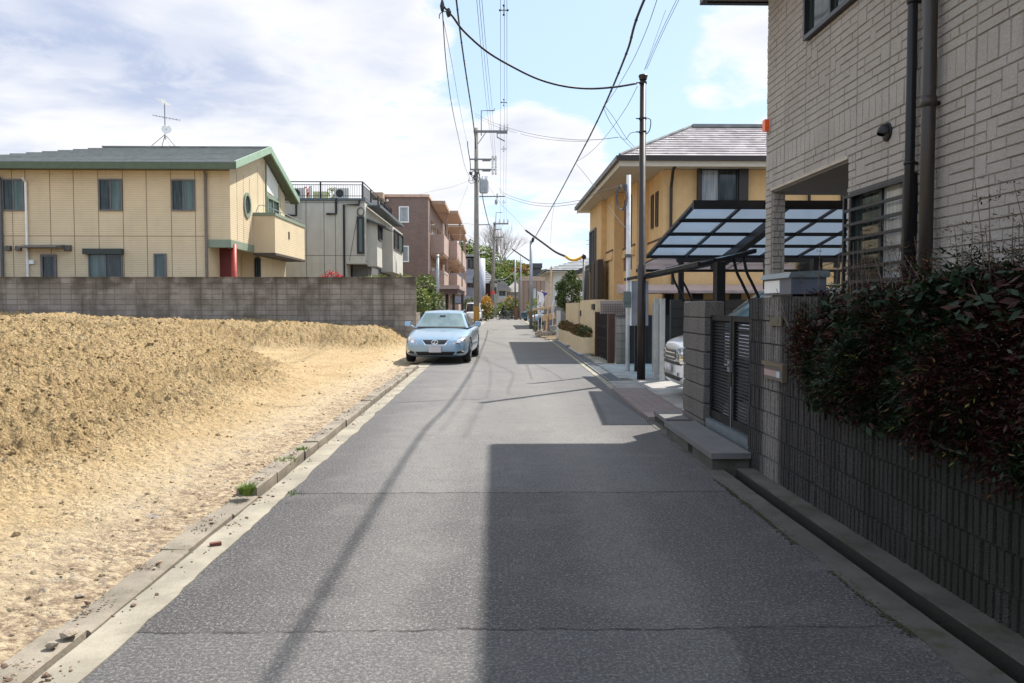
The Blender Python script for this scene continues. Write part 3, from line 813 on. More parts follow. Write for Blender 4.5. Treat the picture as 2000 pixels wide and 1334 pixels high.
lw = ribwall('block_wall', 'dark ribbed concrete block wall below the hedge, taller at the gate', [(-4, 6.199, .8), (6.2, 7.9, 1.64)])
gp = thing('gate_pillar', 'freestanding split face block pillar left of the black louvred gate', 'pillar', (2.6, 10.2, 0))
m = MB(); m.box(2.50, 2.69, 9.73, 10.75, 0, 1.615); m.build('block_core', 'dark_mortar', gp)
m = MB(); fy = [9.70, 9.92, 10.10, 10.31, 10.52, 10.78]
def rough_block(x0, x1, y0, y1, z0, z1):
    j = lambda a=.006: ru(-a, a); i = .012
    m.add([(x0 + i + j(), y0 + i + j(), z0), (x1 - i, y0 + i + j(), z0), (x1 - i, y1 - i, z0), (x0 + i + j(), y1 - i, z0),
           (x0 + j(), y0 + j(), z0 + i), (x1, y0 + j(), z0 + i), (x1, y1, z0 + i), (x0 + j(), y1, z0 + i),
           (x0 + j(), y0 + j(), z1 - i), (x1, y0 + j(), z1 - i), (x1, y1, z1 - i), (x0 + j(), y1, z1 - i),
           (x0 + i + j(), y0 + i + j(), z1), (x1 - i, y0 + i + j(), z1), (x1 - i, y1 - i, z1), (x0 + i + j(), y1 - i, z1)],
          [(4 * a + b, 4 * a + (b + 1) % 4, 4 * a + 4 + (b + 1) % 4, 4 * a + 4 + b) for a in range(3) for b in range(4)] + [(12, 13, 14, 15), (3, 2, 1, 0)])
for r in range(8):
    z0 = r * .2035 + .004; z1 = (r + 1) * .2035 - .003
    rough_block(2.47, 2.70, 9.70, 10.78, z0, z1)
m.build('rough_blocks', 'pillar_block', gp)
# letter box on the wall
lb = thing('letter_box', 'grey metal letter box with a white flap on top of the block wall', 'letter box', (XB + .1, 7.1, 1.64))
m = MB(); m.box(XB - .02, XB + .27, 6.72, 7.40, 1.665, 1.80); m.build('box_body', plain('box_blue_grey', (.09, .105, .135), .4), lb)
m = MB(); m.prism([(XB - .05, 6.70, 1.80), (XB - .03, 6.70, 1.845), (XB + .29, 6.70, 1.86), (XB + .29, 6.70, 1.801)], (0, .72, 0)); m.build('lid', plain('lid_teal', (.11, .14, .15), .35), lb)
m = MB(); m.box(XB - .028, XB - .0205, 6.98, 7.37, 1.68, 1.785); m.build('flap', 'white_plastic', lb)
m = MB(); m.box(XB + .02, XB + .24, 6.8, 7.3, 1.64, 1.6645); m.build('foot', 'black_metal', lb)
# intercom panel and small plaque on the wall face
a, b = WX(1492, 706, XB - .03), WX(1532, 748, XB - .03)
ic = thing('intercom_panel', 'wooden framed intercom and name plate mounted on the ribbed wall', 'intercom', (XB, (a.y + b.y) / 2, b.z))
y0, y1, z0, z1 = b.y, a.y, b.z, a.z
m = MB(); m.box(XB - .05, XB - .006, y0, y1, z1 - .02, z1 + .01); m.box(XB - .05, XB - .006, y0, y0 + .02, z0, z1 - .021); m.build('frame', plain('weathered_frame', (.13, .10, .065), .8), ic)
m = MB(); m.box(XB - .028, XB - .0061, y0 + .021, y1, z0, z1 - .021); m.build('plate', plain('plate_dark', (.045, .04, .045), .4), ic)
m = MB(); m.box(XB - .033, XB - .0285, y0 + .2, y1 - .02, z0 + .03, z1 - .06); m.build('name_plate', plain('pinkish_plate', (.3, .2, .2), .4), ic)
m = MB(); m.box(XB - .038, XB - .0285, y0 + .1, y0 + .18, z0 + .03, z1 - .06); m.build('speaker', plain('pale_speaker', (.35, .42, .45), .4), ic)
a, b = WX(1506, 618, XB - .01), WX(1528, 637, XB - .01)
m = MB(); m.box(XB - .022, XB - .006, b.y, a.y, b.z, a.z); m.box(XB - .026, XB - .0225, b.y + .07, a.y - .07, b.z + .02, a.z - .02)
tag(m.build('wall_plaque', plain('plaque', (.08, .075, .05), .5)), 'small dull square plaque on the wall above the intercom', 'plaque')
# cable bar on the low wall and pale hose
m = MB(); m.tube([(XB + .03, y, .835) for y in (6.19, 5, 4, 3, 1, -2)], .016, 8)
for y in (5.9, 4.9, 3.9, 2.9): m.tube([(XB + .03, y, .79), (XB + .03, y, .835)], .012, 6)
tag(m.build('handrail', 'black_metal'), 'thin dark metal rail along the top of the low wall', 'rail')
m = MB(); m.tube(catmull([(XB - .01, 4.75, .845), (XB - .03, 4.4, .815), (XB - .03, 4.1, .81), (XB - .02, 3.7, .805), (XB, 3.2, .81)], 6), .011, 8)
tag(m.build('hose', plain('pale_hose', (.16, .2, .21), .4)), 'thin pale hose lying on the low wall under the hedge', 'hose', )
# steps
m = MB(); m.box(2.06, 2.435, 7.76, 9.9, -.02, .13); s1 = m
sl = thing('stone_step', 'wide grey stone slab step bridging the gutter before the gate', 'step', (2.25, 8.8, 0))
m = MB(); m.box(2.05, 2.432, 7.75, 9.93, .115, .17); m.build('tread', 'stone_grey', sl)
m = MB(); m.box(2.075, 2.43, 7.80, 8.6, -.2, .1145); m.box(2.075, 2.43, 8.8, 9.9, -.2, .1145); m.build('riser', 'conc_dark', sl)
m = MB(); m.box(2.49, 2.9, 7.95, 9.715, .02, .245); tag(m.build('door_sill', plain('polished_sill', (.13, .15, .165), .45, bump=.001)), 'smooth grey upper step right under the black gate', 'step')
m = MB(); m.box(2.16, 2.465, 10.35, 11.15, .085, .135); rs = thing('ramp_block', 'small slotted concrete ramp block beside the block pillar', 'ramp', (2.3, 10.7, 0)); m.build('top_plate', 'stone_grey', rs)
m = MB()
for i in range(7): m.box(2.17, 2.44, 10.36 + i * .12, 10.41 + i * .12, -.25, .0845)
m.build('rib', 'conc_dark', rs)
# black louvred double gate
gx = 2.565
gate = thing('louvred_gate', 'black double leaf louvred gate between the block pillar and wall', 'gate', (gx, 8.8, .245))
for (y0, y1) in ((7.93, 8.80), (8.83, 9.70)):
    m = MB(); m.box(gx - .025, gx + .025, y0, y0 + .07, .27, 1.46); m.box(gx - .025, gx + .025, y1 - .07, y1, .27, 1.46)
    m.box(gx - .024, gx + .024, y0 + .071, y1 - .071, 1.40, 1.46); m.box(gx - .024, gx + .024, y0 + .071, y1 - .071, .27, .35)
    leafo = m.build('gate_leaf', 'gate_black', gate)
    m = MB()
    z = .37
    while z < 1.385: m.bar((gx - .008, (y0 + y1) / 2, z), (gx + .012, (y0 + y1) / 2, z + .022), .005, y1 - y0 - .145, up=(0, 1, 0)); z += .036
    m.build('louvres', 'gate_black', leafo)
m = MB(); m.box(gx - .06, gx - .0255, 8.77, 8.86, .86, .98); m.tube([(gx - .07, 8.9, .93), (gx - .07, 8.78, .93)], .012, 8); m.build('latch', 'dark_steel', gate)
m = MB(); m.tube([(gx - .03, 8.8, .246), (gx - .03, 8.8, .7)], .008, 6); m.build('drop_bolt', 'dark_steel', gate)

# ---------------------------------------------------------------- foliage helpers
def leafcloud(mb, blobs, n, size, mats=1, squash=.8, shell=.55, wts=None):
    tot = sum(b[1][0] * b[1][1] + b[1][0] * b[1][2] for b in blobs)
    for (c, r) in blobs:
        k = int(n * (r[0] * r[1] + r[0] * r[2]) / tot)
        cm = random.randrange(mats)
        for i in range(k):
            while True:
                v = Vector((ru(-1, 1), ru(-1, 1), ru(-1, 1)))
                if .02 < v.length_squared < 1: break
            v = v.normalized() * (shell + (1 - shell) * rnd() ** .6) * (1 + .16 * noise.noise(Vector(c) + v * 2.5))
            p = Vector((c[0] + v.x * r[0], c[1] + v.y * r[1], c[2] + v.z * r[2]))
            a = Vector((ru(-1, 1), ru(-1, 1), ru(-.6, .6))).normalized(); b = a.orthogonal().normalized()
            b = (Matrix.Rotation(ru(0, 6.28), 3, a) @ b) * size * ru(.3, .6); a = a * size * ru(.6, 1.3)
            mb.cur = cm if rnd() < .6 else random.randrange(mats)
            mb.add([p - a, p + b * .8, p + a, p - b * .8], [(0, 1, 2, 3)])
    mb.cur = 0
def limbs(mb, base, h, r, spread, n=6, levels=2):
    top = Vector(base) + Vector((ru(-.1, .1) * h, ru(-.1, .1) * h, h))
    mb.tube([base, Vector(base).lerp(top, .5) + Vector((ru(-.04, .04) * h, ru(-.04, .04) * h, 0)), top], [r, r * .75, r * .35], 7)
    for i in range(n):
        t = ru(.35, .95); s = Vector(base).lerp(top, t); a = ru(0, 6.28); L = spread * ru(.6, 1)
        e = s + Vector((math.cos(a) * L, math.sin(a) * L, L * ru(.4, 1)))
        mid = s.lerp(e, .5) + Vector((0, 0, L * .08))
        mb.tube([s, mid, e], [r * .45, r * .3, r * .12], 5)
        if levels > 1:
            for k in range(4):
                q = s.lerp(e, ru(.4, 1)); d = Vector((ru(-1, 1), ru(-1, 1), ru(.1, 1))) * L * .45
                mb.tube([q, q + d * .5, q + d], [r * .18, r * .12, r * .05], 4)
                if levels > 2:
                    for kk in range(4):
                        q2 = q + d * ru(.4, 1); d2 = Vector((ru(-1, 1), ru(-1, 1), ru(0, 1))) * L * .28
                        mb.tube([q2, q2 + d2], [r * .07, r * .03], 3)
# hedge of heavenly bamboo over the low wall
hd = thing('hedge', 'dark maroon and green heavenly bamboo hedge spilling over the low wall', 'hedge', (2.9, 4, .8))
fo = MB(); stems = MB()
def spray(o, d, L, mat):
    """compound leaf: a thin stalk with pointed leaflets"""
    side = d.cross(Vector((0, 0, 1))); side = side.normalized() if side.length > .1 else Vector((1, 0, 0))
    n = random.randint(4, 7)
    for i in range(n):
        t = (i + 1) / n; q = o + d * (L * t) + Vector((0, 0, -.18 * L * t * t))
        for sgn in (-1, 1):
            l = L * ru(.22, .42); dd = (side * sgn * ru(.6, 1) + d * ru(.3, .9) + Vector((0, 0, ru(-.5, .3)))).normalized()
            w = dd.cross(Vector((ru(-.3, .3), ru(-.3, .3), 1))); w = w.normalized() * l * .13 if w.length > .05 else Vector((0, l * .13, 0))
            fo.cur = mat if rnd() < .82 else random.randrange(3)
            fo.add([q, q + dd * l * .5 + w, q + dd * l, q + dd * l * .5 - w], [(0, 1, 2, 3)])
    fo.cur = 0
clusters = []
def hedge_r(y, z):
    """front surface X of the hedge at y, z"""
    zt = lerp([(-3, 1.75), (3.4, 1.7), (4.4, 1.72), (5.2, 1.78), (6.2, 1.8), (6.9, 1.74), (7.3, 1.55)], y)
    b = lerp([(-3, .62), (4.4, .72), (5.6, .80), (6.3, .95), (7.3, 1.35)], y)
    t = (z - b) / (zt - b)
    return t
for i in range(19000):
    y = ru(2.6, 7.25); zt = lerp([(2.6, 1.78), (3.6, 1.80), (4.2, 1.86), (5.0, 1.80), (5.8, 1.70), (6.6, 1.72), (7.25, 1.58)], y)
    zb = lerp([(2.6, .62), (4.2, .72), (5.4, .80), (6.2, .85), (6.6, 1.10), (7.25, 1.42)], y)
    zt += .10 * noise.noise((y * 2.3, 1, 0)) - .12; zb += .06
    z = zb + (zt - zb) * rnd() ** .85; t = (z - zb) / max(.05, zt - zb)
    bulge = .30 * math.sin(math.pi * min(1, t * .75 + .22)) * (1 if y < 5.9 else max(.22, 1 - (y - 5.9) * .85))
    bulge += .13 * noise.noise((y * 1.8, z * 2.5, 3)) + .06 * noise.noise((y * 6, z * 6, 3))
    x = XB + .12 - bulge + abs(random.gauss(0, .06))
    if rnd() < .30: x = ru(XB + .05, 3.3); z = zt + random.gauss(-.03, .06)
    cn = noise.noise((y * 2.1, z * 2.6, x * 2)) + .25 * noise.noise((y * 6, z * 7, 5))
    mat = 0 if cn > -.10 else 1
    if rnd() < .012: mat = 3
    d = Vector((-ru(.1, 1), ru(-.8, .6), ru(-.5, .8))).normalized()
    spray(Vector((x + .05, y, z)), d, ru(.07, .155), mat)
for i in range(15000):
    y = ru(2.6, 7.1); zt = lerp([(2.6, 1.7), (4.2, 1.76), (5.0, 1.7), (5.8, 1.62), (6.6, 1.62), (7.1, 1.5)], y)
    z = ru(.78 if y < 6.2 else 1.2, zt); x = ru(XB + .04, XB + .45) if y > 6.2 else ru(XB - .12, XB + .4)
    a = Vector((ru(-1, 1), ru(-1, 1), ru(-1, 1))).normalized() * ru(.02, .045); b_ = a.orthogonal() * ru(.25, .45); p_ = Vector((x, y, z))
    fo.cur = random.choice((0, 1, 1)); fo.add([p_ - a, p_ + b_, p_ + a, p_ - b_], [(0, 1, 2, 3)])
fo.cur = 0
# tall thin shoots against the wall of the house
for i in range(70):
    y = random.choice((ru(5.0, 6.8), ru(3.8, 5.0), ru(3.6, 4.4))); h = ru(.1, .42) * (1.5 if y < 4.3 else 1); x = ru(2.5, 3.1)
    z0 = 1.70; top = Vector((x + ru(-.15, .05), y + ru(-.12, .12), z0 + h))
    stems.tube([(x, y, z0 - .25), Vector((x, y, z0 - .1)).lerp(top, .5), top], [.004, .003, .0015], 4)
    for k in range(7):
        q = Vector((x, y, z0 - .05)).lerp(top, ru(.3, 1)); a = ru(0, 6.28)
        spray(q, Vector((math.cos(a), math.sin(a), ru(.1, .8))).normalized(), ru(.05, .11), random.choice((0, 0, 1, 2)))
for i in range(45):
    y = ru(2.8, 7); x = ru(2.5, 2.9)
    stems.tube([(x, y, .7), (x - .05, y + ru(-.1, .1), 1.2), (x - ru(0, .3), y + ru(-.2, .2), ru(1.4, 1.75))], [.008, .006, .003], 5)
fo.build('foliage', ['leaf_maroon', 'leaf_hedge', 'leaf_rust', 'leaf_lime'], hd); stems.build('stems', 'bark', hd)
m = MB(); m.box(XB + .15, 3.9, -4, 7.85, .3, .78); struct(m.build('planting_bed', 'ground'))
# ================================================================ LEFT SIDE
YW = 31.2
bw = thing('block_wall', 'long weathered brown grey concrete block wall behind the clay lot', 'wall', (-3, YW, 0))
wx1 = W(812, 541, YW).x; wtop = W(812, 541, YW).z
m = MB(); m.box(-34, wx1, YW, YW + .16, 0, wtop - .031); m.build('block_face', 'block_old', bw)
m = MB(); m.box(-34, wx1 + .01, YW - .012, YW + .172, wtop - .03, wtop); m.build('coping', 'block_old', bw)
m = MB(); m.box(wx1 - .15, wx1 + .004, YW + .162, 60, 0, 1.3); m.build('return_wall', 'block_old', bw)

def wall_window(parent, y, x0, x1, z0, z1, frame='frame_grey', gl='glass', gr='glass_curtain', dep=.07, fw=.05, panes=2, name='window'):
    """window in a wall plane of constant y, seen from -y"""
    f = MB()
    f.box(x0, x1, y - dep, y + .01, z1 - fw, z1); f.box(x0, x1, y - dep, y + .01, z0, z0 + fw)
    f.box(x0, x0 + fw, y - dep, y + .01, z0 + fw + .001, z1 - fw - .001); f.box(x1 - fw, x1, y - dep, y + .01, z0 + fw + .001, z1 - fw - .001)
    if panes == 2:
        c = (x0 + x1) / 2; f.box(c - fw / 2, c + fw / 2, y - dep + .02, y + .01, z0 + fw + .001, z1 - fw - .001)
    w = f.build(name, frame, parent)
    if panes == 2:
        p = MB(); p.box(x0 + fw, c - .001, y - .02, y - .012, z0 + fw, z1 - fw); p.build('pane', gl, w)
        p = MB(); p.box(c + .001, x1 - fw, y - .025, y - .014, z0 + fw, z1 - fw); p.build('pane', gr, w)
    else:
        p = MB(); p.box(x0 + fw, x1 - fw, y - .02, y - .012, z0 + fw, z1 - fw); p.build('pane', gl, w)
    return w
def tiled(mb, e0, e1, r0, r1, n, thick=.035, riser=0):
    """stepped courses from eave e0-e1 up to ridge r0-r1"""
    e0, e1, r0, r1 = map(Vector, (e0, e1, r0, r1)); nrm = (e1 - e0).cross(r0 - e0).normalized()
    if nrm.z < 0: nrm = -nrm
    for i in range(n):
        a, b = i / n, (i + 1) / n
        p0, p1, q0, q1 = e0.lerp(r0, a), e1.lerp(r1, a), e0.lerp(r0, b), e1.lerp(r1, b)
        up = nrm * thick; lo = nrm * .004
        vs = [p0 + up, p1 + up, q1 + lo, q0 + lo, p0 - nrm * .002, p1 - nrm * .002]
        mb.add(vs, [(0, 1, 2, 3)]); c_ = mb.cur; mb.cur = riser; mb.add(vs, [(4, 5, 1, 0)]); mb.cur = c_
# ---------------------------------------------------------------- cream sided house
Y1, Y2, XG = 34.3, 43.2, -10.85
H1 = thing('cream_house', 'cream panelled two storey house with green trim and round window', 'house', (-14, Y1, 0))
zf = 4.02                                                     # underside of the upper floor at the porch
m = MB(); XR = W(408, 480, Y1).x
m.box(-23.0, XG, Y1, Y2, zf + .25, 7.22); m.box(-23.0, XR, Y1 + .001, Y2 - .002, 0, zf + .249)
m.box(XR + .001, XG - .002, 38.6, Y2 - .001, 0, zf + .249)
ridgeZ, RY = 8.72, 38.85
m.prism([(-19, Y1 + .02, 7.221), (-19, Y2 - .02, 7.221), (-19, RY, ridgeZ - .05)], (19 + XG - .001, 0, 0))
m.build('wall', 'beige_siding', H1)
m = MB()
x = XG - .02
for u in (25, 51, 99, 145, 193, 241, 287, 335, 382): 
    xx = W(u, 440, Y1).x; m.box(xx - .012, xx + .012, Y1 - .006, Y1 - .001, .2, 7.2)
m.box(-23, XR, Y1 - .007, Y1 - .0015, W(200, 461, Y1).z - .015, W(200, 461, Y1).z + .015)
for yy in (35.2, 36.1, 37.0): m.box(XG + .001, XG + .006, yy - .012, yy + .012, zf + .3, 7.2)
for yy in (38.3, 39.2, 42.3): m.box(XG + .001, XG + .006, yy - .012, yy + .012, 5.6, 7.9)
m.build('panel_joints', plain('joint_brown', (.2, .145, .085), .8), H1)
for (u0, u1, v0, v1) in ((5, 49, 350, 412), (193, 240, 350, 412), (335, 382, 351, 412)):
    a, b = W(u0, v0, Y1), W(u1, v1, Y1); wall_window(H1, Y1, a.x, b.x, b.z, a.z)
a, b = W(173, 486, Y1), W(241, 545, Y1)
wall_window(H1, Y1, a.x, b.x, b.z - .6, a.z - .15, gl='glass_curtain', gr='glass')
a, b = W(166, 486, Y1), W(242, 497, Y1); m = MB(); m.box(a.x, b.x, Y1 - .24, Y1, b.z, a.z); m.build('shutter_box', plain('shutter_green', (.03, .04, .035), .5), H1)
a, b = W(80, 497, Y1), W(112, 541, Y1); wall_window(H1, Y1, a.x, b.x, b.z - .8, a.z, 'frame_grey', 'glass', panes=1, fw=.09)
a, b = W(301, 495, Y1), W(326, 541, Y1); wall_window(H1, Y1, a.x, b.x, b.z - .3, a.z, 'frame_grey', 'glass_curtain', panes=1, fw=.07)
a, b = W(52, 478, Y1), W(127, 484, Y1); m = MB(); m.prism([(a.x, Y1, a.z), (a.x, Y1 - .7, a.z - .10), (a.x, Y1 - .7, a.z - .15), (a.x, Y1, a.z - .15)], (b.x - a.x, 0, 0)); m.build('door_awning', plain('awning_grey', (.16, .15, .14), .6), H1)
for (u, v, s) in ((18, 485, .11), (38, 485, .11), (134, 485, .13)):
    p = W(u, v, Y1); m = MB(); m.prism([(p.x - s, Y1, p.z + s), (p.x - s, Y1 - .12, p.z + s * .8), (p.x - s, Y1 - .16, p.z - s * .8), (p.x - s, Y1, p.z - s * .9)], (2 * s, 0, 0)); m.build('vent_cap', plain('vent_brown', (.07, .06, .055), .5), H1)
p = W(64, 512, Y1); m = MB(); m.box(p.x - .1, p.x + .1, Y1 - .12, Y1, p.z - .08, p.z + .08); m.build('wall_lamp', 'white_plastic', H1)
for (u, v, mat, r) in ((402, 333, plain('pipe_taupe', (.15, .125, .105), .5), .06), (52, 352, 'white_plastic', .05), (2, 345, plain('pipe_slate', (.09, .09, .095), .5), .07)):
    p = W(u, v, Y1); m = MB(); m.tube([(p.x, Y1 - .3, 7.1 if u == 402 else p.z + .05), (p.x, Y1 - .09, 6.95 if u == 402 else p.z - .1), (p.x, Y1 - .09, .2)], r, 8); m.build('downpipe', mat, H1)
# porch: green beam, red column, red door wall
m = MB(); m.box(XR - .02, XG + .03, Y1 - .03, Y1 + .28, zf - .06, zf + .26); m.box(XG - .25, XG + .032, Y1 + .281, 37.5, zf - .06, zf + .26); m.build('porch_beam', 'green_trim', H1)
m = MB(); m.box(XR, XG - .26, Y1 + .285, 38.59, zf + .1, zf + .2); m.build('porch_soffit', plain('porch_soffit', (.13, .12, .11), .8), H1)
p = W(457, 520, Y1 + .35); m = MB(); m.cyl(p.x, Y1 + .35, 0, zf + .1, .115, 18); m.build('porch_column', 'red_paint', H1, True)
a, b = W(427, 500, 35.6), W(452, 500, 35.6); m = MB(); m.box(a.x, b.x, 35.6, 35.75, .1, zf + .09)
m.build('entrance_door', plain('door_red', (.12, .02, .018), .5), H1)
m = MB(); m.box(XR + .002, a.x - .001, 35.4, 38.58, 0, zf + .09); m.build('porch_side_wall', 'plain_beige', H1)
a, b = W(520, 503, 38.58), W(547, 545, 38.58); wall_window(H1, 38.595, a.x - .3, min(b.x - .3, XG - .2), b.z - .5, a.z, 'frame_black', 'glass_curtain', dep=.12)
# balcony
bx, by0, by1, bz0, bz1 = -9.88, 37.5, 43.28, 3.94, 5.60
m = MB(); m.box(XG + .001, bx, by0, by1, bz0, bz1); m.build('balcony', 'beige_siding', H1)
m = MB(); m.box(XG + .002, bx + .04, by0 - .04, by1 + .04, bz1 + .001, bz1 + .14); m.build('balcony_cap', 'green_trim', H1)
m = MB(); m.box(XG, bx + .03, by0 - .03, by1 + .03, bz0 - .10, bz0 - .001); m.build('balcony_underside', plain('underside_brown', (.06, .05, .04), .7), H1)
m = MB(); m.box(bx + .001, bx + .02, 39.9, 40.1, 4.75, 5.1); m.build('balcony_vent', 'dark_trim', H1)
m = MB(); rr = bz1 + .32
m.tube([(bx - .1, by0 + .1, bz1 + .14), (bx - .1, by0 + .1, rr), (bx - .1, by1, rr)], .02, 6)
for k in range(5): yy = by0 + .1 + k * 1.3; m.tube([(bx - .1, yy, bz1 + .14), (bx - .1, yy, rr)], .016, 6)
m.tube(catmull([(XG + .1, by0 + .1, bz1 + .14), (XG + .25, by0 + .1, rr + .15), (XG + .6, by0 + .1, rr + .1), (bx - .1, by0 + .1, rr)], 5), .016, 6)
m.build('balcony_rail', 'steel', H1)
# gable wall fittings: round window, tall window, white panel, green trims
pr = WX(482, 401, XG); f = MB(); n = 28
for k in range(n):
    a0, a1 = 6.2832 * k / n, 6.2832 * (k + 1) / n
    q = lambda a, r, dx: (XG + dx, pr.y + r * math.cos(a), pr.z + r * math.sin(a) * 1.12)
    f.quad(q(a0, .50, .06), q(a1, .50, .06), q(a1, .38, .06), q(a0, .38, .06)); f.quad(q(a0, .50, 0), q(a1, .50, 0), q(a1, .50, .06), q(a0, .50, .06)); f.quad(q(a0, .38, .06), q(a1, .38, .06), q(a1, .38, .01), q(a0, .38, .01))
rw = f.build('round_window', 'green_trim', H1)
m = MB(); m.add([(XG + .012, pr.y + .39 * math.cos(6.2832 * k / n), pr.z + .39 * 1.12 * math.sin(6.2832 * k / n)) for k in range(n)], [tuple(range(n))]); m.build('pane', 'glass', rw)
ya, yb = WX(519, 350, XG).y, WX(542, 350, XG).y
zs0 = lambda yy: ridgeZ - .12 - abs(yy - RY) * (ridgeZ - 7.22) / (RY - Y1)
zw1, zw0 = WX(530, 388, XG).z, WX(530, 421, XG).z
m = MB(); m.prism([(XG + .002, ya, zw1 + .25), (XG + .002, yb, zw1 + .1), (XG + .002, yb, zs0(yb)), (XG + .002, ya, zs0(ya))], (.03, 0, 0)); m.build('gable_panel', 'white_wall', H1)
m = MB(); m.box(XG + .003, XG + .06, ya - .1, ya - .001, zf + 1, zs0(ya)); m.box(XG + .003, XG + .055, ya, yb + .05, zw1 + .01, zw1 + .12); m.box(XG + .003, XG + .06, yb + .001, yb + .08, zw0, zs0(yb)); m.build('gable_trim', 'green_trim', H1)
sash(H1, XG + .001, ya + .02, yb - .02, zw0 - .5, zw1, 'green_trim', 'glass_curtain', out=1, gl2='glass', fw=.08)
# roof: near and far slopes with a hip on the left, green fascias
XE = -10.42; ez = 7.28; ey = Y1 - .62; fy = Y2 + .62 + .55
hipL = -18.1; left = -23.6
rf = MB(); tiled(rf, (left, ey, ez), (XE, ey, ez), (hipL, RY, ridgeZ + .12), (XE, RY, ridgeZ + .12), 12, .05, 1)
tiled(rf, (XE, fy, ez - .1), (left, fy, ez - .1), (XE, RY, ridgeZ + .12), (hipL, RY, ridgeZ + .12), 12, .05)
tiled(rf, (left, fy, ez), (left, ey, ez), (hipL, RY, ridgeZ + .12), (hipL, RY, ridgeZ + .12), 12, .05)
rfo = rf.build('roof', ['roof_dark', plain('tile_edge', (.27, .285, .27), .5)], H1)
m = MB(); m.bar((hipL, RY, ridgeZ + .17), (XE, RY, ridgeZ + .17), .16, .07); m.build('ridge_cap', 'roof_dark', rfo)
m = MB(); m.box(left, XE + .05, ey - .12, ey - .001, ez - .24, ez + .03); m.build('gutter', 'dark_green', H1)
m = MB(); m.box(left, XE + .05, ey - .125, ey + .005, ez + .031, ez + .05); m.build('gutter_rim', 'steel', H1)
m = MB()
for (q0, q1) in (((ey - .1, ez), (RY, ridgeZ + .13)), ((RY, ridgeZ + .13), (fy, ez - .1))):
    m.prism([(XE - .02, q0[0], q0[1] - .22), (XE - .02, q1[0], q1[1] - .22), (XE - .02, q1[0], q1[1] + .08), (XE - .02, q0[0], q0[1] + .08)], (.08, 0, 0))
m.build('verge_board', plain('verge_green', (.24, .34, .25), .6), H1)
m = MB()
for (q0, q1) in (((ey, ez - .24), (RY, ridgeZ - .1)), ((RY, ridgeZ - .1), (fy, ez - .34))):
    m.prism([(XG + .005, q0[0], q0[1]), (XG + .005, q1[0], q1[1]), (XG + .005, q1[0], q1[1] + .05), (XG + .005, q0[0], q0[1] + .05)], (XE - .03 - XG, 0, 0))
m.box(left, XG, ey + .01, Y1 - .001, ez - .2, ez - .16)
m.build('soffit', plain('soffit_olive', (.11, .115, .075), .8), H1)
# aerial mast with dish, separate thing on the roof
ax = W(323, 292, RY).x; at_ = thing('tv_antenna', 'roof mast with white satellite dish and two yagi aerials', 'antenna', (ax, RY, ridgeZ + .17))
zt = W(323, 200, RY).z
m = MB(); m.tube([(ax, RY, ridgeZ + .5), (ax, RY, zt)], .022, 6)
for (dx, dy) in ((-.42, -.5), (.42, -.5), (-.4, .5), (.4, .5)): m.tube([(ax, RY, ridgeZ + .75), (ax + dx, RY + dy, ridgeZ + .13)], .016, 5)
m.build('mast', 'dark_steel', at_)
p = W(325, 253, RY - .2); m = MB(); n = 20
nd = Vector((.35, -.9, .3)).normalized(); u_ = nd.orthogonal().normalized(); v_ = nd.cross(u_)
ring = [[p + (u_ * math.cos(6.283 * j / n) + v_ * math.sin(6.283 * j / n)) * r + nd * (r * r * .5) for j in range(n)] for r in (.02, .12, .22)]
vs = [q for g_ in ring for q in g_]; fs = [tuple(range(n))] + [(k * n + j, k * n + (j + 1) % n, (k + 1) * n + (j + 1) % n, (k + 1) * n + j) for k in range(2) for j in range(n)]
m.add(vs, fs); m.build('dish', 'white_plastic', at_, True)
m = MB(); m.tube([p + v_ * -.2, p + nd * .3], .01, 5); m.ico(p + nd * .3, .04); m.build('dish_arm', 'white_plastic', at_)
def yagi(c, d, L, n, s, mat):
    m = MB(); d = Vector(d).normalized(); e = d.cross(Vector((0, 0, 1))).normalized()
    m.tube([c - d * L / 2, c + d * L / 2], .013, 5)
    for k in range(n):
        q = c + d * (L * (k / (n - 1) - .5)); l = s * (.7 + .3 * (k % 2)); m.tube([q - e * l / 2, q + e * l / 2], .007, 4)
    m.build('aerial', mat, at_)
yagi(W(325, 230, RY), (1, .35, -.13), 1.15, 9, .5, 'dark_steel')
yagi(W(321, 200, RY), (-.6, .5, .45), .75, 8, .5, plain('aerial_cream', (.6, .58, .5), .5))

# ---------------------------------------------------------------- grey white house with roof deck
YA, XC = 46.0, W(712, 387, 46).x
YB = 58.5; zt2 = W(650, 388, YA).z; zb2 = W(712, 515, YA).z
H2 = thing('roof_deck_house', 'pale grey panelled house with railed roof deck and bay windows', 'house', (XC, YA, 0))
XL2 = W(560, 450, YA).x
m = MB(); m.box(XL2 - 2, XC, YA, YB, zb2, zt2 - .12); m.box(XL2 - 2, W(676, 520, YA).x, YA + .01, YB - .01, 0, zb2 - .001); m.build('wall', 'grey_panel', H2)
m = MB()
for u in (598, 633, 655):
    xx = W(u, 450, YA).x; m.box(xx - .015, xx + .015, YA - .006, YA - .001, 0, zt2 - .12)
zj = W(640, 499, YA).z; m.box(XL2 - 2, XC, YA - .007, YA - .001, zj - .015, zj + .015); zj = W(640, 396, YA).z; m.box(XL2 - 2, XC, YA - .007, YA - .001, zj - .015, zj + .015)
m.build('panel_joints', plain('joint_grey', (.13, .125, .115), .8), H2); m = MB(); m.box(XC + .001, XC + .006, YA, YB, W(712, 510, YA).z, W(712, 510, YA).z + .02)
m.build('panel_joints', plain('joint_grey', (.13, .125, .115), .8), H2)
m = MB(); m.box(XL2 - 2.1, XC + .05, YA - .08, YB + .05, zt2 - .119, zt2 + .02); m.build('parapet_cap', plain('cap_slate', (.08, .10, .115), .5), H2)
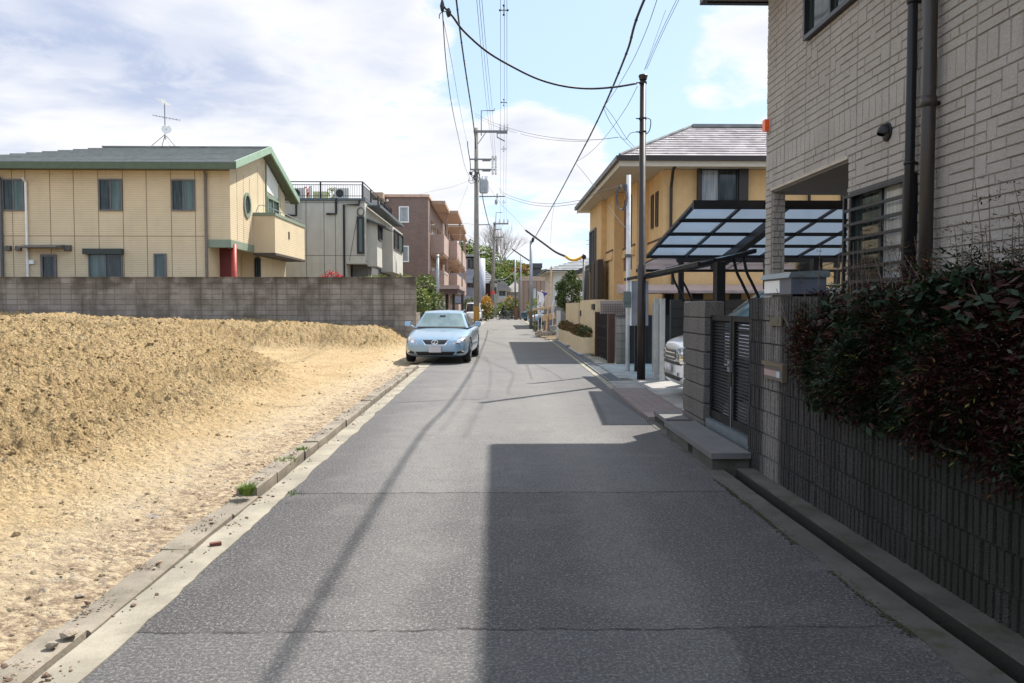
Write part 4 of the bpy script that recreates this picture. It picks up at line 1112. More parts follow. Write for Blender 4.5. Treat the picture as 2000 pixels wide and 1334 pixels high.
m = MB(); m.box(XC + .051, XC + .7, YA + .5, YB, zt2 - .35, zt2 - .28); m.box(XC + .7, XC + .8, YA + .45, YB, zt2 - .40, zt2 - .26); m.build('eave_gutter', plain('slate_gutter', (.07, .085, .10), .5), H2)
# bays on the street side
for (ya, yb, dx, z0, z1) in ((YA + .9, YA + 2.9, .55, zb2 - .1, zt2 - 1.2), (YA + 6.4, YB - .5, .75, zb2 - .2, zt2 - .9)):
    m = MB(); m.box(XC + .001, XC + dx, ya, yb, z0, z1); m.build('bay', 'grey_panel', H2)
    sash(H2, XC + dx + .001, ya + .3, yb - .3, z0 + 1.5, z1 - .15, 'frame_black', 'glass', out=1, gl2='glass_curtain', fw=.07)
m = MB(); m.prism([(XC, YA + .6, zt2 - 1.0), (XC + 1.1, YA + .6, zt2 - 1.45), (XC + 1.1, YA + .6, zt2 - 1.5), (XC, YA + .6, zt2 - 1.15)], (0, 3.2, 0)); m.build('bay_hood', plain('hood_slate', (.05, .055, .06), .5), H2)
a, b = W(697, 423, YA), W(715, 496, YA); wall_window(H2, YA, a.x, XC - .02, b.z, a.z, 'frame_black', 'glass_curtain', panes=1, fw=.12)
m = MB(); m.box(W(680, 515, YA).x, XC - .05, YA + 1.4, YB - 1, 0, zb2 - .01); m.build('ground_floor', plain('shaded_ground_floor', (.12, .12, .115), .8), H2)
def pipe(parent, pts, r, mat='black_metal'):
    m = MB(); m.tube(pts, r, 6); m.build('downpipe', mat, parent)
z_ = W(672, 400, YA).z; x_ = W(672, 400, YA).x
pipe(H2, [(W(702, 392, YA).x, YA - .08, zt2 - .1), (W(702, 392, YA).x, YA - .08, z_), (x_, YA - .08, z_), (x_, YA - .08, .1)], .06)
x_ = W(657, 400, YA).x; z_ = W(657, 418, YA).z
pipe(H2, [(x_, YA - .08, zt2 + .02), (x_, YA - .08, z_), (W(638, 418, YA).x, YA - .08, z_)], .06)
x_ = W(579, 400, YA).x; z_ = W(579, 421, YA).z
pipe(H2, [(x_, YA - .08, zt2 - .1), (x_, YA - .08, z_), (x_ - .6, YA - .08, z_)], .06)
# deck railing
rl = MB(); zr = W(650, 355, YA).z
rl.tube([(XL2 - 1, YA, zr), (XC - .1, YA, zr), (XC - .1, YB, zr)], .03, 6); rl.tube([(XL2 - 1, YA, zr - .16), (XC - .1, YA, zr - .16), (XC - .1, YB, zr - .16)], .02, 6); rl.tube([(XL2 - 1, YA, zt2 + .15), (XC - .1, YA, zt2 + .15), (XC - .1, YB, zt2 + .15)], .02, 6)
xx = XL2 - 1
while xx < XC - .1: rl.tube([(xx, YA, zt2 + .02), (xx, YA, zr - .16)], .009, 4); xx += .125
yy = YA
while yy < YB: rl.tube([(XC - .1, yy, zt2 + .02), (XC - .1, yy, zr - .16)], .009, 4); yy += .16
for xx in (XL2 - .2, W(626, 360, YA).x, XC - .1): rl.box(xx - .04, xx + .04, YA - .04, YA + .04, zt2 + .02, zr)
for yy in (YA + 3, YA + 6, YA + 9, YB): rl.box(XC - .14, XC - .06, yy - .04, yy + .04, zt2 + .02, zr)
rl.build('deck_railing', 'black_metal', H2)
m = MB(); m.box(XL2 - 1, XC - 2.6, YA + 3, YA + 3.4, zt2 + .02, zt2 + .8); m.build('penthouse_wall', plain('pale_yellow', (.5, .5, .28), .8), H2)
def ac(x, y, z, label, group='roof deck air conditioner units'):
    t = thing('air_conditioner', label, 'air conditioner', (x, y, z), 0, group)
    m = MB(); m.box(x - .4, x + .4, y - .15, y + .15, z + .06, z + .62); m.build('casing', 'ac_white', t)
    m = MB(); m.tube([(x - .1, y - .151, z + .34), (x - .1, y - .165, z + .34)], .22, 20); m.build('fan_grille', 'grille', t)
    m = MB(); m.box(x - .35, x - .3, y - .14, y + .14, z, z + .059); m.box(x + .3, x + .35, y - .14, y + .14, z, z + .059); m.build('feet', 'dark_steel', t)
p = W(668, 388, YA + .6); ac(p.x, YA + .6, zt2 + .02, 'white air conditioner unit behind the right end of the deck railing')
p = W(583, 388, YA + .6); ac(p.x, YA + .6, zt2 + .02, 'air conditioner unit at the left end of the roof deck')
p = W(608, 385, YA + .6); m = MB(); m.box(p.x - .09, p.x + .09, YA + .4, YA + .6, zt2 + .02, zt2 + .75); tag(m.build('deck_box', 'white_plastic'), 'slim white box standing upright on the roof deck', 'box')
p = W(595, 380, YA + 1); m = MB(); leafcloud(m, [((p.x, YA + 1.3, zt2 + .55), (.25, .25, .3))], 90, .09); m.cyl(p.x, YA + 1.3, zt2 + .02, zt2 + .3, .12, 8)
tag(m.build('potted_plant', 'leaf_red'), 'red flowering pot plant on the roof deck', 'plant')
p = W(650, 380, YA + 1.5); m = MB(); leafcloud(m, [((p.x, YA + 1.5, zt2 + .45), (.4, .3, .4))], 120, .1); m.cyl(p.x, YA + 1.5, zt2 + .02, zt2 + .25, .15, 8)
tag(m.build('potted_plant', 'leaf_lime'), 'yellow green pot plant on the roof deck beside an air conditioner', 'plant')
# service cable coil and bracket on house
p = W(700, 414, YA); m = MB()
for k in range(3): m.tube([(p.x + .15 + (.16 + .03 * k) * math.cos(a_ / 10 * 6.283), YA - .1 - .02 * k, p.z + (.2 + .03 * k) * math.sin(a_ / 10 * 6.283)) for a_ in range(11)], .01, 4)
m.tube([(p.x, YA - .1, p.z), (W(683, 510, YA).x, YA - .1, W(683, 510, YA).z)], .012, 4); m.build('service_cable', 'cable', H2)

# ---------------------------------------------------------------- brown apartment block
YP = 62.0; xp0, xp1 = W(742, 400, YP).x, W(836, 400, YP).x; zp = W(800, 381, YP).z; YQ = 103
AP = thing('apartment_block', 'brown tiled three storey apartment block with stepped balconies', 'apartment block', (xp1, YP, 0))
m = MB(); m.box(xp0, xp1, YP, YQ, 0, zp - .15); m.build('wall', 'apt_tile', AP)
m = MB(); m.box(xp0 - .1, xp1 + .1, YP - .1, YQ + .1, zp - .149, zp + .05); m.build('roof_edge', plain('roof_edge_peach', (.55, .36, .27), .7), AP)
a, b = W(735, 378, YP - .5), W(752, 391, YP); m = MB(); m.box(a.x - .3, b.x, YP - 1.2, YP - .001, b.z, a.z); m.box(a.x + .5, a.x + .65, YP - 1.0, YP - .85, 3, b.z - .001); m.build('side_canopy', 'apt_soffit', AP)
for v0, v1 in ((403, 435), (480, 512)):
    a, b = W(779, v0, YP), W(799, v1, YP); wall_window(AP, YP, a.x, b.x, b.z, a.z, 'white_plastic', 'glass_pale', panes=1, fw=.09)
p = W(757, 392, YP); m = MB(); m.ico((p.x, YP - .1, p.z), .12, 0, .05); m.build('security_lamp', 'white_plastic', AP)
levels = [W(872, 424, 72).z, W(872, 508, 72).z]   # balcony parapet tops
fl = [5.62, 2.82]
segs = [(YP + 2.2, YP + 8.6, 1.05), (YP + 8.8, YP + 17.5, 1.75), (YP + 21, YP + 28.5, 1.75), (YP + 30, YP + 38, 1.5)]
for (ya, yb, dx) in segs:
    for z0 in fl:
        m = MB(); m.box(xp1 + .001, xp1 + dx, ya, yb, z0, z0 + 1.45); m.build('balcony', 'apt_light', AP)
        m = MB(); m.box(xp1 + .002, xp1 + dx - .05, ya + .05, yb - .05, z0 - .14, z0 - .001); m.build('balcony_slab', 'apt_soffit', AP)
    m = MB(); m.box(xp1 + .102, xp1 + dx + .1, ya - .2, yb + .2, zp - .42, zp - .16); m.build('eave_slab', 'apt_soffit', AP)
    for zc in (z0 + 1.5, 5.62 + 1.5):
        m = MB(); m.box(xp1 + .001, xp1 + .02, ya + .8, yb - .8, zc - .1, zc + 1.1); m.build('window', 'glass', AP)
    m = MB(); m.box(xp1 + dx - .2, xp1 + dx - .05, yb - .2, yb - .05, fl[1] + 1.45, zp - .43); m.build('balcony_post', 'apt_light', AP)
# brown carport roof in front of it
cp = thing('carport', 'brown flat roofed carport in front of the apartment block', 'carport', (-4, 44, 0))
a, b = W(815, 557, 44), W(905, 566, 44)
m = MB(); m.box(a.x - .5, W(908, 560, 52).x, 44, 54, a.z - .2, a.z); m.build('roof', plain('carport_roof', (.33, .25, .22), .6), cp)
m = MB(); m.box(a.x - .5, W(908, 560, 52).x - .1, 44.1, 53.9, a.z - .45, a.z - .201); m.build('beams', plain('carport_beam', (.09, .05, .045), .6), cp)
for u in (873, 886, 903):
    p = W(u, 600, 46); m = MB(); m.box(p.x - .07, p.x + .07, 45.95, 46.1, 0, a.z - .451); m.build('post', plain('carport_post', (.04, .035, .04), .5), cp)
p = W(862, 590, 45); m = MB(); m.box(p.x - .2, p.x + .18, 45.3, 45.4, 0, W(862, 578, 45).z); tag(m.build('notice_board', 'white_wall'), 'tall white board standing under the brown carport', 'board')
m = MB(); q = W(893, 600, 56); m.box(q.x - .5, q.x + .1, 56, 60, 0, W(900, 594, 56).z); tag(m.build('garden_wall', 'apt_light'), 'low peach tiled wall behind the brown carport', 'wall')

# shrubs peeking above and beside the block wall
def shrub(name, label, blobs, n, size, mats, trunk=None, group=None, cat='shrub'):
    c = blobs[0][0]; t = thing(name, label, cat, (c[0], c[1], 0), 0, group)
    m = MB(); leafcloud(m, blobs, n, size, len(mats)); m.build('foliage', mats, t)
    m = MB()
    for b in blobs[:4]: m.tube([(b[0][0] + ru(-.1, .1), b[0][1], -.05), (b[0][0], b[0][1], b[0][2] * .7), (b[0][0] + ru(-.1, .1), b[0][1], b[0][2])], [.05, .035, .01], 5)
    m.build('stem', 'bark', t)
    return t
p = W(647, 538, 33); shrub('red_maple', 'bright red leaved shrub peeking over the block wall', [((p.x, 33, p.z - .25), (.5, .4, .45)), ((p.x + .3, 33, p.z - .35), (.35, .4, .35)), ((p.x - .3, 33.1, p.z - .4), (.35, .4, .3))], 900, .07, ['leaf_red'])
p = W(735, 538, 34); shrub('yew_shrub', 'yellow green shrub above the block wall right of the red one', [((p.x, 34, p.z - .35), (.7, .4, .4)), ((p.x + 1.1, 34, p.z - .35), (.6, .4, .42))], 900, .07, ['leaf_lime', 'leaf'])
p = W(831, 545, 36); shrub('citrus_tree', 'leafy green shrub just beyond the end of the block wall', [((p.x, 36, p.z - .2), (.5, .6, .4)), ((p.x - .1, 35, p.z - .9), (.4, .5, .5)), ((p.x + .2, 36, p.z - 1.0), (.4, .5, .5))], 1300, .09, ['leaf', 'leaf_lime'])
p = W(826, 600, 33.5); shrub('bamboo_clump', 'bright lime green clump at the corner behind the blue car', [((p.x, 33.5, 1.45), (.32, .5, .6)), ((p.x + .25, 33.8, .8), (.35, .4, .6)), ((p.x - .05, 33.3, .6), (.25, .3, .5))], 1500, .085, ['leaf_lime', 'leaf'])
p = W(850, 595, 38); shrub('plum_shrub', 'thin reddish brown shrub behind the steel post', [((p.x, 38, 1.6), (.5, .5, .7))], 500, .08, ['leaf_rust', 'leaf'])
# thin steel post with bracket
p = W(855, 600, 40); t_ = thing('steel_post', 'slim galvanised post rising behind the parked blue car', 'post', (p.x, 40, 0))
m = MB(); m.cyl(p.x, 40, 0, W(855, 497, 40).z, .075, 10); m.build('shaft', 'steel', t_, True)
m = MB(); m.tube([(p.x, 40, 3.3), (p.x + .1, 40, 3.25), (p.x + .5, 39.8, 3.0)], .02, 5); m.box(p.x - .1, p.x + .1, 39.9, 40.1, 3.9, 3.95); m.build('bracket', 'dark_steel', t_)
# ================================================================ CARS
def grid_surface(secs, sub=2):
    """loft of half sections (lists of (x, z) at y) mirrored, closed at both ends, subdivided"""
    m = MB(); rings = []
    for y, pts in secs:
        full = [(x, y, z) for x, z in pts] + [(-x, y, z) for x, z in reversed(pts) if x > 1e-4]
        rings.append(full)
    n = len(rings[0]); vs = [q for r in rings for q in r]; fs = []
    for i in range(len(rings) - 1):
        for j in range(n):
            fs.append((i * n + j, (i + 1) * n + j, (i + 1) * n + (j + 1) % n, i * n + (j + 1) % n))
    fs.append(tuple(range(n))); fs.append(tuple((len(rings) - 1) * n + j for j in reversed(range(n))))
    m.add(vs, fs); return m
def body_sec(y, w, zb, zm, zs, zt):
    return (y, [(0, zb), (w * .8, zb), (w * .97, zb + .07), (w, zm), (w * .985, zs - .09), (w * .93, zs), (w * .6, zt - .01), (0, zt)])
def bilin(a, b, c, d, n, bulge=None):
    a, b, c, d = map(Vector, (a, b, c, d)); g = []
    for i in range(n + 1):
        t = i / n
        for j in range(n + 1):
            s_ = j / n; p = a.lerp(b, s_).lerp(d.lerp(c, s_), t)
            if bulge: p = p + Vector(bulge) * (1 - (2 * s_ - 1) ** 2)
            g.append(p)
    return g
def patch(m, g, n):
    m.add(g, [(i * (n + 1) + j, i * (n + 1) + j + 1, (i + 1) * (n + 1) + j + 1, (i + 1) * (n + 1) + j) for i in range(n) for j in range(n)])
def decal(o, quad, axis, off, n=10, start=3.0):
    """conforming patch: quad corners are 2-D (front view x,z / side view y,z); cast along axis on to the body"""
    vs = [v.co.copy() for v in o.data.vertices]; bv = BVHTree.FromPolygons(vs, [p.vertices[:] for p in o.data.polygons])
    m = MB(); g = []
    q = [Vector((a, b)) for a, b in quad]
    d = Vector(axis)
    for i in range(n + 1):
        for j in range(n + 1):
            p = q[0].lerp(q[1], j / n).lerp(q[3].lerp(q[2], j / n), i / n)
            st_ = Vector((p.x, 0, p.y)) if abs(d.y) > .5 else Vector((0, p.x, p.y))
            st_ = st_ - d * start + (Vector((0, 2.3, 0)) if abs(d.y) > .5 else Vector((0, 0, 0)))
            h = bv.ray_cast(st_, d)
            g.append((h[0] if h[0] else st_ + d * start) - d * off)
    patch(m, g, n); return m
def wheel(parent, x, y, r, w, side):
    t = MB(); n = 28
    prof = [(-w / 2, r * .66), (-w / 2, r * .93), (-w * .32, r), (w * .32, r), (w / 2, r * .93), (w / 2, r * .66)]
    vs = []; fs = []
    for a in range(n):
        ca, sa = math.cos(6.2832 * a / n), math.sin(6.2832 * a / n)
        for (px, pr_) in prof: vs.append((px, pr_ * ca, r + pr_ * sa))
    k = len(prof)
    for a in range(n):
        b = (a + 1) % n
        for j in range(k): fs.append((a * k + j, b * k + j, b * k + (j + 1) % k, a * k + (j + 1) % k))
    t.add([(x + v[0], y + v[1], v[2]) for v in vs], fs)
    wo = t.build('wheel', 'rubber', parent, True, local=True)
    rm = MB(); o_ = x + side * (w / 2 - .02)
    rm.tube([(o_ - side * .06, y, r), (o_ - side * .03, y, r)], r * .66, 24)
    for a in range(5):
        an = a * 1.2566 + .3; c, s_ = math.cos(an), math.sin(an)
        rm.bar((o_, y, r), (o_ - side * .01, y + c * r * .62, r + s_ * r * .62), .03, .085, up=(1, 0, 0))
    rm.tube([(o_ - side * .02, y, r), (o_ + side * .008, y, r)], .07, 12)
    rm.build('rim', 'alloy', wo, False, local=True)
def car(name, label, cat, loc, rz, paint_, secs, cab, wheels, front=True, glass='car_glass', group=None):
    t = thing(name, label, cat, loc, rz, group)
    m = grid_surface([body_sec(*s_) for s_ in secs]); b = m.build('body', paint_, t, True, local=True)
    md = b.modifiers.new('s', 'SUBSURF'); md.levels = 2; md.render_levels = 2
    cut = MB()
    for (wy, wr) in wheels[0]:
        for sx in (-1, 1):
            cut.tube([(sx * (wheels[1] - .28), wy, wr), (sx * (wheels[1] + .5), wy, wr)], wr + .055, 28)
    cm = bpy.data.meshes.new('cut'); cm.from_pydata(cut.v, [], cut.f); cu = bpy.data.objects.new('cut', cm); COL.objects.link(cu)
    cu.parent = t
    bo = b.modifiers.new('b', 'BOOLEAN'); bo.object = cu; bo.operation = 'DIFFERENCE'; bo.solver = 'EXACT'
    bake(b); bpy.data.objects.remove(cu)
    b.data.materials.clear(); b.data.materials.append(MT[paint_]); b.data.polygons.foreach_set('material_index', [0] * len(b.data.polygons))
    (yf, zf_, wf), (yft, zft, wt), (yrt, zrt), (yr, zr_) = cab       # cowl, roof front, roof rear, tail base
    FL, FR_, TL, TR_ = (-wf, yf + .16, zf_), (wf, yf + .16, zf_), (-wt, yft, zft), (wt, yft, zft)
    BL, BR_, RL_, RR_ = (-wf, yr - .1, zr_), (wf, yr - .1, zr_), (-wt, yrt, zrt), (wt, yrt, zrt)
    m = MB(); n = 8
    patch(m, bilin(FL, FR_, TR_, TL, n, (0, -.13, .0)), n); patch(m, bilin(BR_, BL, RL_, RR_, n, (0, .1, 0)), n)
    g = bilin(FR_, BR_, RR_, TR_, n, (.02, 0, 0)); patch(m, g, n); patch(m, [Vector((-p.x, p.y, p.z)) for p in g], n)
    g = bilin(TL, TR_, RR_, RL_, n); g2 = []
    for i, p in enumerate(g):
        a_, b_ = (i // (n + 1)) / n, (i % (n + 1)) / n
        g2.append(p + Vector((0, -.13 * (1 - (2 * b_ - 1) ** 2) * (1 - a_) + .1 * (1 - (2 * b_ - 1) ** 2) * a_, (.03 * (1 - (2 * b_ - 1) ** 2) + .055) * math.sin(math.pi * a_) ** .6)))
    patch(m, g2, n)
    m.build('cabin', paint_, t, True, local=True)
    def inset(A, B, C, D, s0, s1, t0, t1, bulge, off):
        A, B, C, D = map(Vector, (A, B, C, D)); nrm = (B - A).cross(D - A).normalized(); off = nrm * off
        full = lambda s_, t_: A.lerp(B, s_).lerp(D.lerp(C, s_), t_) + Vector(bulge) * (1 - (2 * s_ - 1) ** 2) + off
        return [full(s0 + (s1 - s0) * j / n, t0 + (t1 - t0) * i / n) for i in range(n + 1) for j in range(n + 1)]
    m = MB(); patch(m, inset(FL, FR_, TR_, TL, .045, .955, .0, .93, (0, -.13, 0), .012), n); m.build('windshield', glass, t, True, local=True)
    m = MB(); patch(m, inset(FL, FR_, TR_, TL, .035, .965, -.03, .05, (0, -.13, 0), .02), n); m.build('cowl', 'dark_trim', t, True, local=True)
    m = MB(); patch(m, inset(BR_, BL, RL_, RR_, .08, .92, .1, .9, (0, .1, 0), .012), n); m.build('rear_window', 'dark_glass', t, True, local=True)
    for sx in (1, -1):
        for (s0, s1) in ((.08, .50), (.53, .90)):
            g = inset(FR_, BR_, RR_, TR_, s0, s1, .06, .86, (.02, 0, 0), .012)
            if sx < 0: g = [Vector((-p.x, p.y, p.z)) for p in g]
            m = MB(); patch(m, g, n); m.build('side_window', 'dark_glass', t, True, local=True)
        m = MB(); mx, my, mz = sx * (wheels[1] + .13), yf + .42, zf_ + .1
        m.add([(mx + sx * a, my + b_, mz + c) for (a, b_, c) in ((-.10, -.03, -.07), (.08, 0, -.055), (.085, .02, .07), (-.09, -.01, .085), (-.10, .09, -.07), (.07, .1, -.055), (.07, .1, .07), (-.09, .09, .085))],
              [(0, 3, 2, 1), (4, 5, 6, 7), (0, 1, 5, 4), (1, 2, 6, 5), (2, 3, 7, 6), (3, 0, 4, 7)])
        m.bar((sx * (wheels[1] - .08), my + .05, zf_ + .0), (mx - sx * .08, my + .05, mz - .03), .05, .04)
        mo_ = m.build('side_mirror', paint_, t, False, local=True); md = mo_.modifiers.new('b', 'BEVEL'); md.width = .025; md.segments = 3; bake(mo_)
    for (wy, wr) in wheels[0]:
        for sx in (-1, 1): wheel(t, sx * (wheels[1] - .115), wy, wr, .21, sx)
    return t, b
secs = [(0, .50, .30, .42, .55, .60), (.05, .70, .20, .42, .62, .66), (.22, .82, .17, .42, .69, .73), (.5, .875, .17, .42, .74, .81), (1.0, .895, .17, .42, .82, .90), (1.35, .90, .17, .42, .88, .945),
        (1.7, .90, .17, .42, .90, .96), (2.6, .90, .17, .42, .92, .96), (3.5, .90, .18, .44, .95, .98), (4.0, .89, .19, .46, .96, 1.0), (4.4, .85, .22, .5, .95, 1.0), (4.56, .72, .3, .5, .88, .95)]
ang = -math.atan(.056)
sed, sb = car('parked_sedan', 'metallic pale blue sedan parked half on the clay lot facing the camera', 'car', (-1.60, 22.05, .012), ang, 'car_blue', secs,
              ((1.28, .93, .76), (2.02, 1.355, .56), (3.15, 1.34), (3.95, .98)), ([(.86, .325), (3.6, .325)], .89))
def add(m, name, mat, par=sed, smooth=True): return m.build(name, mat, par, smooth, local=True)
FR3 = (0, 1, 0)
for sx in (1, -1):
    q = [(sx * .41, .52), (sx * .80, .575), (sx * .85, .74), (sx * .62, .715)]
    m = decal(sb, q, FR3, .012, 10); hl = add(m, 'headlight', 'lens')
    for (cx_, cz_, r_) in ((sx * .62, .625, .05), (sx * .735, .665, .045)):
        m = decal(sb, [(cx_ - r_, cz_ - r_), (cx_ + r_, cz_ - r_), (cx_ + r_, cz_ + r_ * .8), (cx_ - r_, cz_ + r_ * .8)], FR3, .018, 4); m.build('lamp_core', 'chrome', hl, True, local=True)
    m = decal(sb, [(sx * .56, .275), (sx * .76, .29), (sx * .72, .36), (sx * .58, .33)], FR3, .008, 6); add(m, 'fog_recess', 'dark_trim')
    m = decal(sb, [(sx * .70, .32), (sx * .76, .32), (sx * .75, .37), (sx * .70, .37)], FR3, .014, 4); add(m, 'fog_lamp', 'chrome')
m = decal(sb, [(-.27, .505), (.27, .505), (.375, .66), (-.375, .66)], FR3, .012, 10); gr = add(m, 'grille', 'chrome')
m = decal(sb, [(-.25, .518), (.25, .518), (.345, .648), (-.345, .648)], FR3, .020, 10); m.build('grille_mesh', 'grille', gr, True, local=True)
m = decal(sb, [(-.46, .235), (.46, .235), (.54, .33), (-.54, .33)], FR3, .010, 10); add(m, 'lower_intake', 'dark_trim')
m = MB(); m.box(-.165, .165, -.055, -.035, .315, .48); add(m, 'licence_plate', 'plate', smooth=False)
m = MB()
e = [(.082 * math.cos(6.2832 * k / 24), -.066, .583 + .055 * math.sin(6.2832 * k / 24)) for k in range(25)]
m.tube(e, .011, 6)
m.tube([(.018, -.068, .622), (-.028, -.068, .558), (.055, -.068, .558)], .011, 6)
m.build('emblem', 'chrome', gr, False, local=True)
# panel seam lines of bonnet and doors, handles
for sx in (1, -1):
    m = MB()
    bvx = decal(sb, [(1.45, .25), (1.458, .25), (1.458, .90), (1.45, .90)], (-sx, 0, 0), .002, 8, 2); m.add(bvx.v, bvx.f)
    bvx = decal(sb, [(2.62, .25), (2.628, .25), (2.628, .92), (2.62, .92)], (-sx, 0, 0), .002, 8, 2); m.add(bvx.v, bvx.f)
    add(m, 'panel_seams', 'dark_trim')
for sx in (1, -1):
    for yy in (2.42, 3.35):
        m = decal(sb, [(yy, .80), (yy + .18, .80), (yy + .18, .825), (yy, .825)], (-sx, 0, 0), .02, 4, 2); add(m, 'door_handle', 'chrome')
m = MB(); m.box(-.08, .08, 1.72, 1.75, 1.22, 1.28); mi = m.build('rear_view_mirror', 'dark_trim', sed, local=True)

# white people carrier on the right driveway, facing the street
msec = [(0, .62, .30, .5, .80, .86), (.05, .74, .22, .5, .88, .93), (.2, .82, .20, .5, .95, 1.0), (.5, .845, .19, .5, 1.02, 1.07), (.9, .85, .19, .5, 1.07, 1.13), (1.6, .85, .19, .5, 1.10, 1.14), (3.5, .85, .19, .5, 1.12, 1.16), (4.5, .84, .22, .5, 1.12, 1.16), (4.68, .78, .3, .5, 1.08, 1.12)]
mv, mb_ = car('minivan', 'white minivan with chrome grille parked behind the gate under the carport', 'car', (2.94, 13.75, .055), R(-90), 'car_white', msec,
              ((.72, 1.12, .78), (1.75, 1.80, .64), (4.2, 1.80), (4.66, 1.14)), ([(.92, .32), (3.75, .32)], .84))
def addv(m, name, mat, par=mv): return m.build(name, mat, par, True, local=True)
for sx in (1, -1):
    m = decal(mb_, [(sx * .40, .62), (sx * .80, .68), (sx * .82, .88), (sx * .38, .80)], FR3, .012, 8); h_ = addv(m, 'headlight', 'lens')
    m = decal(mb_, [(sx * .42, .70), (sx * .78, .755), (sx * .78, .785), (sx * .42, .73)], FR3, .02, 6); m.build('chrome_bar', 'chrome', h_, True, local=True)
    m = decal(mb_, [(sx * .50, .38), (sx * .56, .38), (sx * .56, .44), (sx * .50, .44)], FR3, .014, 4); addv(m, 'fog_lamp', 'dark_trim')
    m = decal(mb_, [(sx * .3, .60), (sx * .80, .655), (sx * .79, .68), (sx * .3, .625)], FR3, .016, 8); addv(m, 'chrome_trim', 'chrome')
m = decal(mb_, [(-.38, .62), (.38, .62), (.36, .80), (-.36, .80)], FR3, .012, 8); g_ = addv(m, 'grille', 'grille')
for z in (.66, .73, .785):
    m = decal(mb_, [(-.36, z), (.36, z), (.36, z + .022), (-.36, z + .022)], FR3, .02, 8); m.build('grille_bar', 'chrome', g_, True, local=True)
m = decal(mb_, [(-.66, .555), (.66, .555), (.74, .605), (-.74, .605)], FR3, .010, 8); addv(m, 'upper_intake', 'dark_trim')
m = decal(mb_, [(-.55, .30), (.55, .30), (.70, .37), (-.70, .37)], FR3, .010, 8); addv(m, 'lower_intake', 'dark_trim')
m = MB(); m.box(-.165, .165, -.05, -.03, .40, .55); addv(m, 'licence_plate', 'plate')

# distant cars
def small_van(): 
    s_ = [(0, .55, .3, .5, .8, .86), (.06, .66, .22, .5, .86, .92), (.3, .72, .2, .5, .92, .97), (.8, .735, .2, .5, .96, 1.0), (3.0, .735, .2, .5, .98, 1.02), (3.36, .70, .28, .5, .95, 1.0)]
    return s_
y_ = 76.; p = W(940, 629, y_)
kv, kb_ = car('kei_van', 'small white van parked beyond the tall utility pole', 'car', (-2.03, 75.2, .06), R(-2), 'car_white', small_van(), ((.35, .98, .68), (.95, 1.72, .6), (3.2, 1.72), (3.34, 1.0)), ([(.6, .27), (2.8, .27)], .73), glass='dark_glass')
for sx in (1, -1):
    m = decal(kb_, [(sx * .45, .6), (sx * .66, .62), (sx * .68, .8), (sx * .48, .76)], FR3, .012, 4); m.build('headlight', 'lens', kv, True, local=True)
    m = decal(kb_, [(sx * .5, .40), (sx * .6, .40), (sx * .6, .45), (sx * .5, .45)], FR3, .012, 3); m.build('indicator', 'orange', kv, True, local=True)
dk, db_ = car('black_car', 'small black car standing in the side street behind the second pole', 'car', (W(968, 612, 125).x, 121, .0), R(12), 'car_black', secs, ((1.0, .93, .76), (1.9, 1.5, .58), (3.6, 1.5), (4.3, .98)), ([(.86, .325), (3.6, .325)], .89), glass='dark_glass')
for sx in (1, -1):
    m = decal(db_, [(sx * .5, .56), (sx * .8, .6), (sx * .8, .7), (sx * .6, .7)], FR3, .012, 4); m.build('headlight', 'lens', dk, True, local=True)
lc, lb_ = car('silver_car', 'pale blue silver hatchback parked nose out behind the lamp pole', 'car', (W(1036, 625, 66).x, 67.5, .02), R(-70), 'car_cyan', secs, ((1.0, .93, .76), (1.8, 1.42, .58), (3.4, 1.42), (4.2, .98)), ([(.86, .325), (3.6, .325)], .89))
for sx in (1, -1):
    m = decal(lb_, [(sx * .5, .56), (sx * .8, .6), (sx * .8, .7), (sx * .6, .7)], FR3, .012, 4); m.build('headlight', 'lens', lc, True, local=True)
nc, nb_ = car('blue_car', 'dark blue small car half hidden behind the lamp pole', 'car', (W(1022, 620, 80).x + .2, 84, .02), R(-60), 'car_navy', small_van(), ((.45, .98, .68), (1.1, 1.5, .6), (3.0, 1.5), (3.3, 1.0)), ([(.6, .27), (2.8, .27)], .73))
for sx in (1, -1):
    m = decal(nb_, [(sx * .45, .6), (sx * .66, .62), (sx * .68, .75), (sx * .48, .72)], FR3, .012, 4); m.build('headlight', 'lens', nc, True, local=True)
# ================================================================ RIGHT SIDE
# ---------------------------------------------------------------- ochre house
H3 = thing('ochre_house', 'ochre rendered two storey house with brown bands and glazed tile roof', 'house', (5, 26.6, 0))
ex, ey0, ey1, eZ = 3.87, 25.8, 39.2, 6.2
BL_ = [(5.40, 26.6, 29.4), (4.98, 29.401, 32.4), (4.62, 32.401, 34.6), (4.40, 34.601, 38.4)]
m = MB()
for (x0, y0, y1) in BL_: m.box(x0, 20, y0, y1, 0, 5.93)
m.build('wall', 'ochre', H3)
m = MB()
for (x, y0, y1) in ((4.98, 29.10, 29.399), (4.62, 32.10, 32.399), (4.40, 34.3, 34.6)): m.box(x, x + .42, y0, y1, 0, 5.93)
m.build('pilaster', 'ochre', H3)
# band courses
m = MB(); zb_ = W(1250, 478, 29).z
for (x0, y0, y1) in BL_[:3]:
    m.box(x0 - .04, x0 - .001, y0 + .01, y1 - .31, zb_, zb_ + .07)
    m.box(x0 - .04, x0 + .42, y0 - .04, y0 - .001, zb_, zb_ + .07)
m.box(5.43, 6.3, 26.55, 26.599, zb_, zb_ + .07)
m.build('band', 'ochre_trim', H3)
m = MB()
for (x0, y0, y1) in BL_[:3]:
    m.box(x0 - .07, x0 - .001, y0 + .01, y1 - .31, zb_ - .32, zb_ - .18); m.box(x0 - .03, x0 - .001, y0 + .01, y1 - .31, zb_ - .179, zb_ - .001)
m.build('cornice', 'ochre', H3)
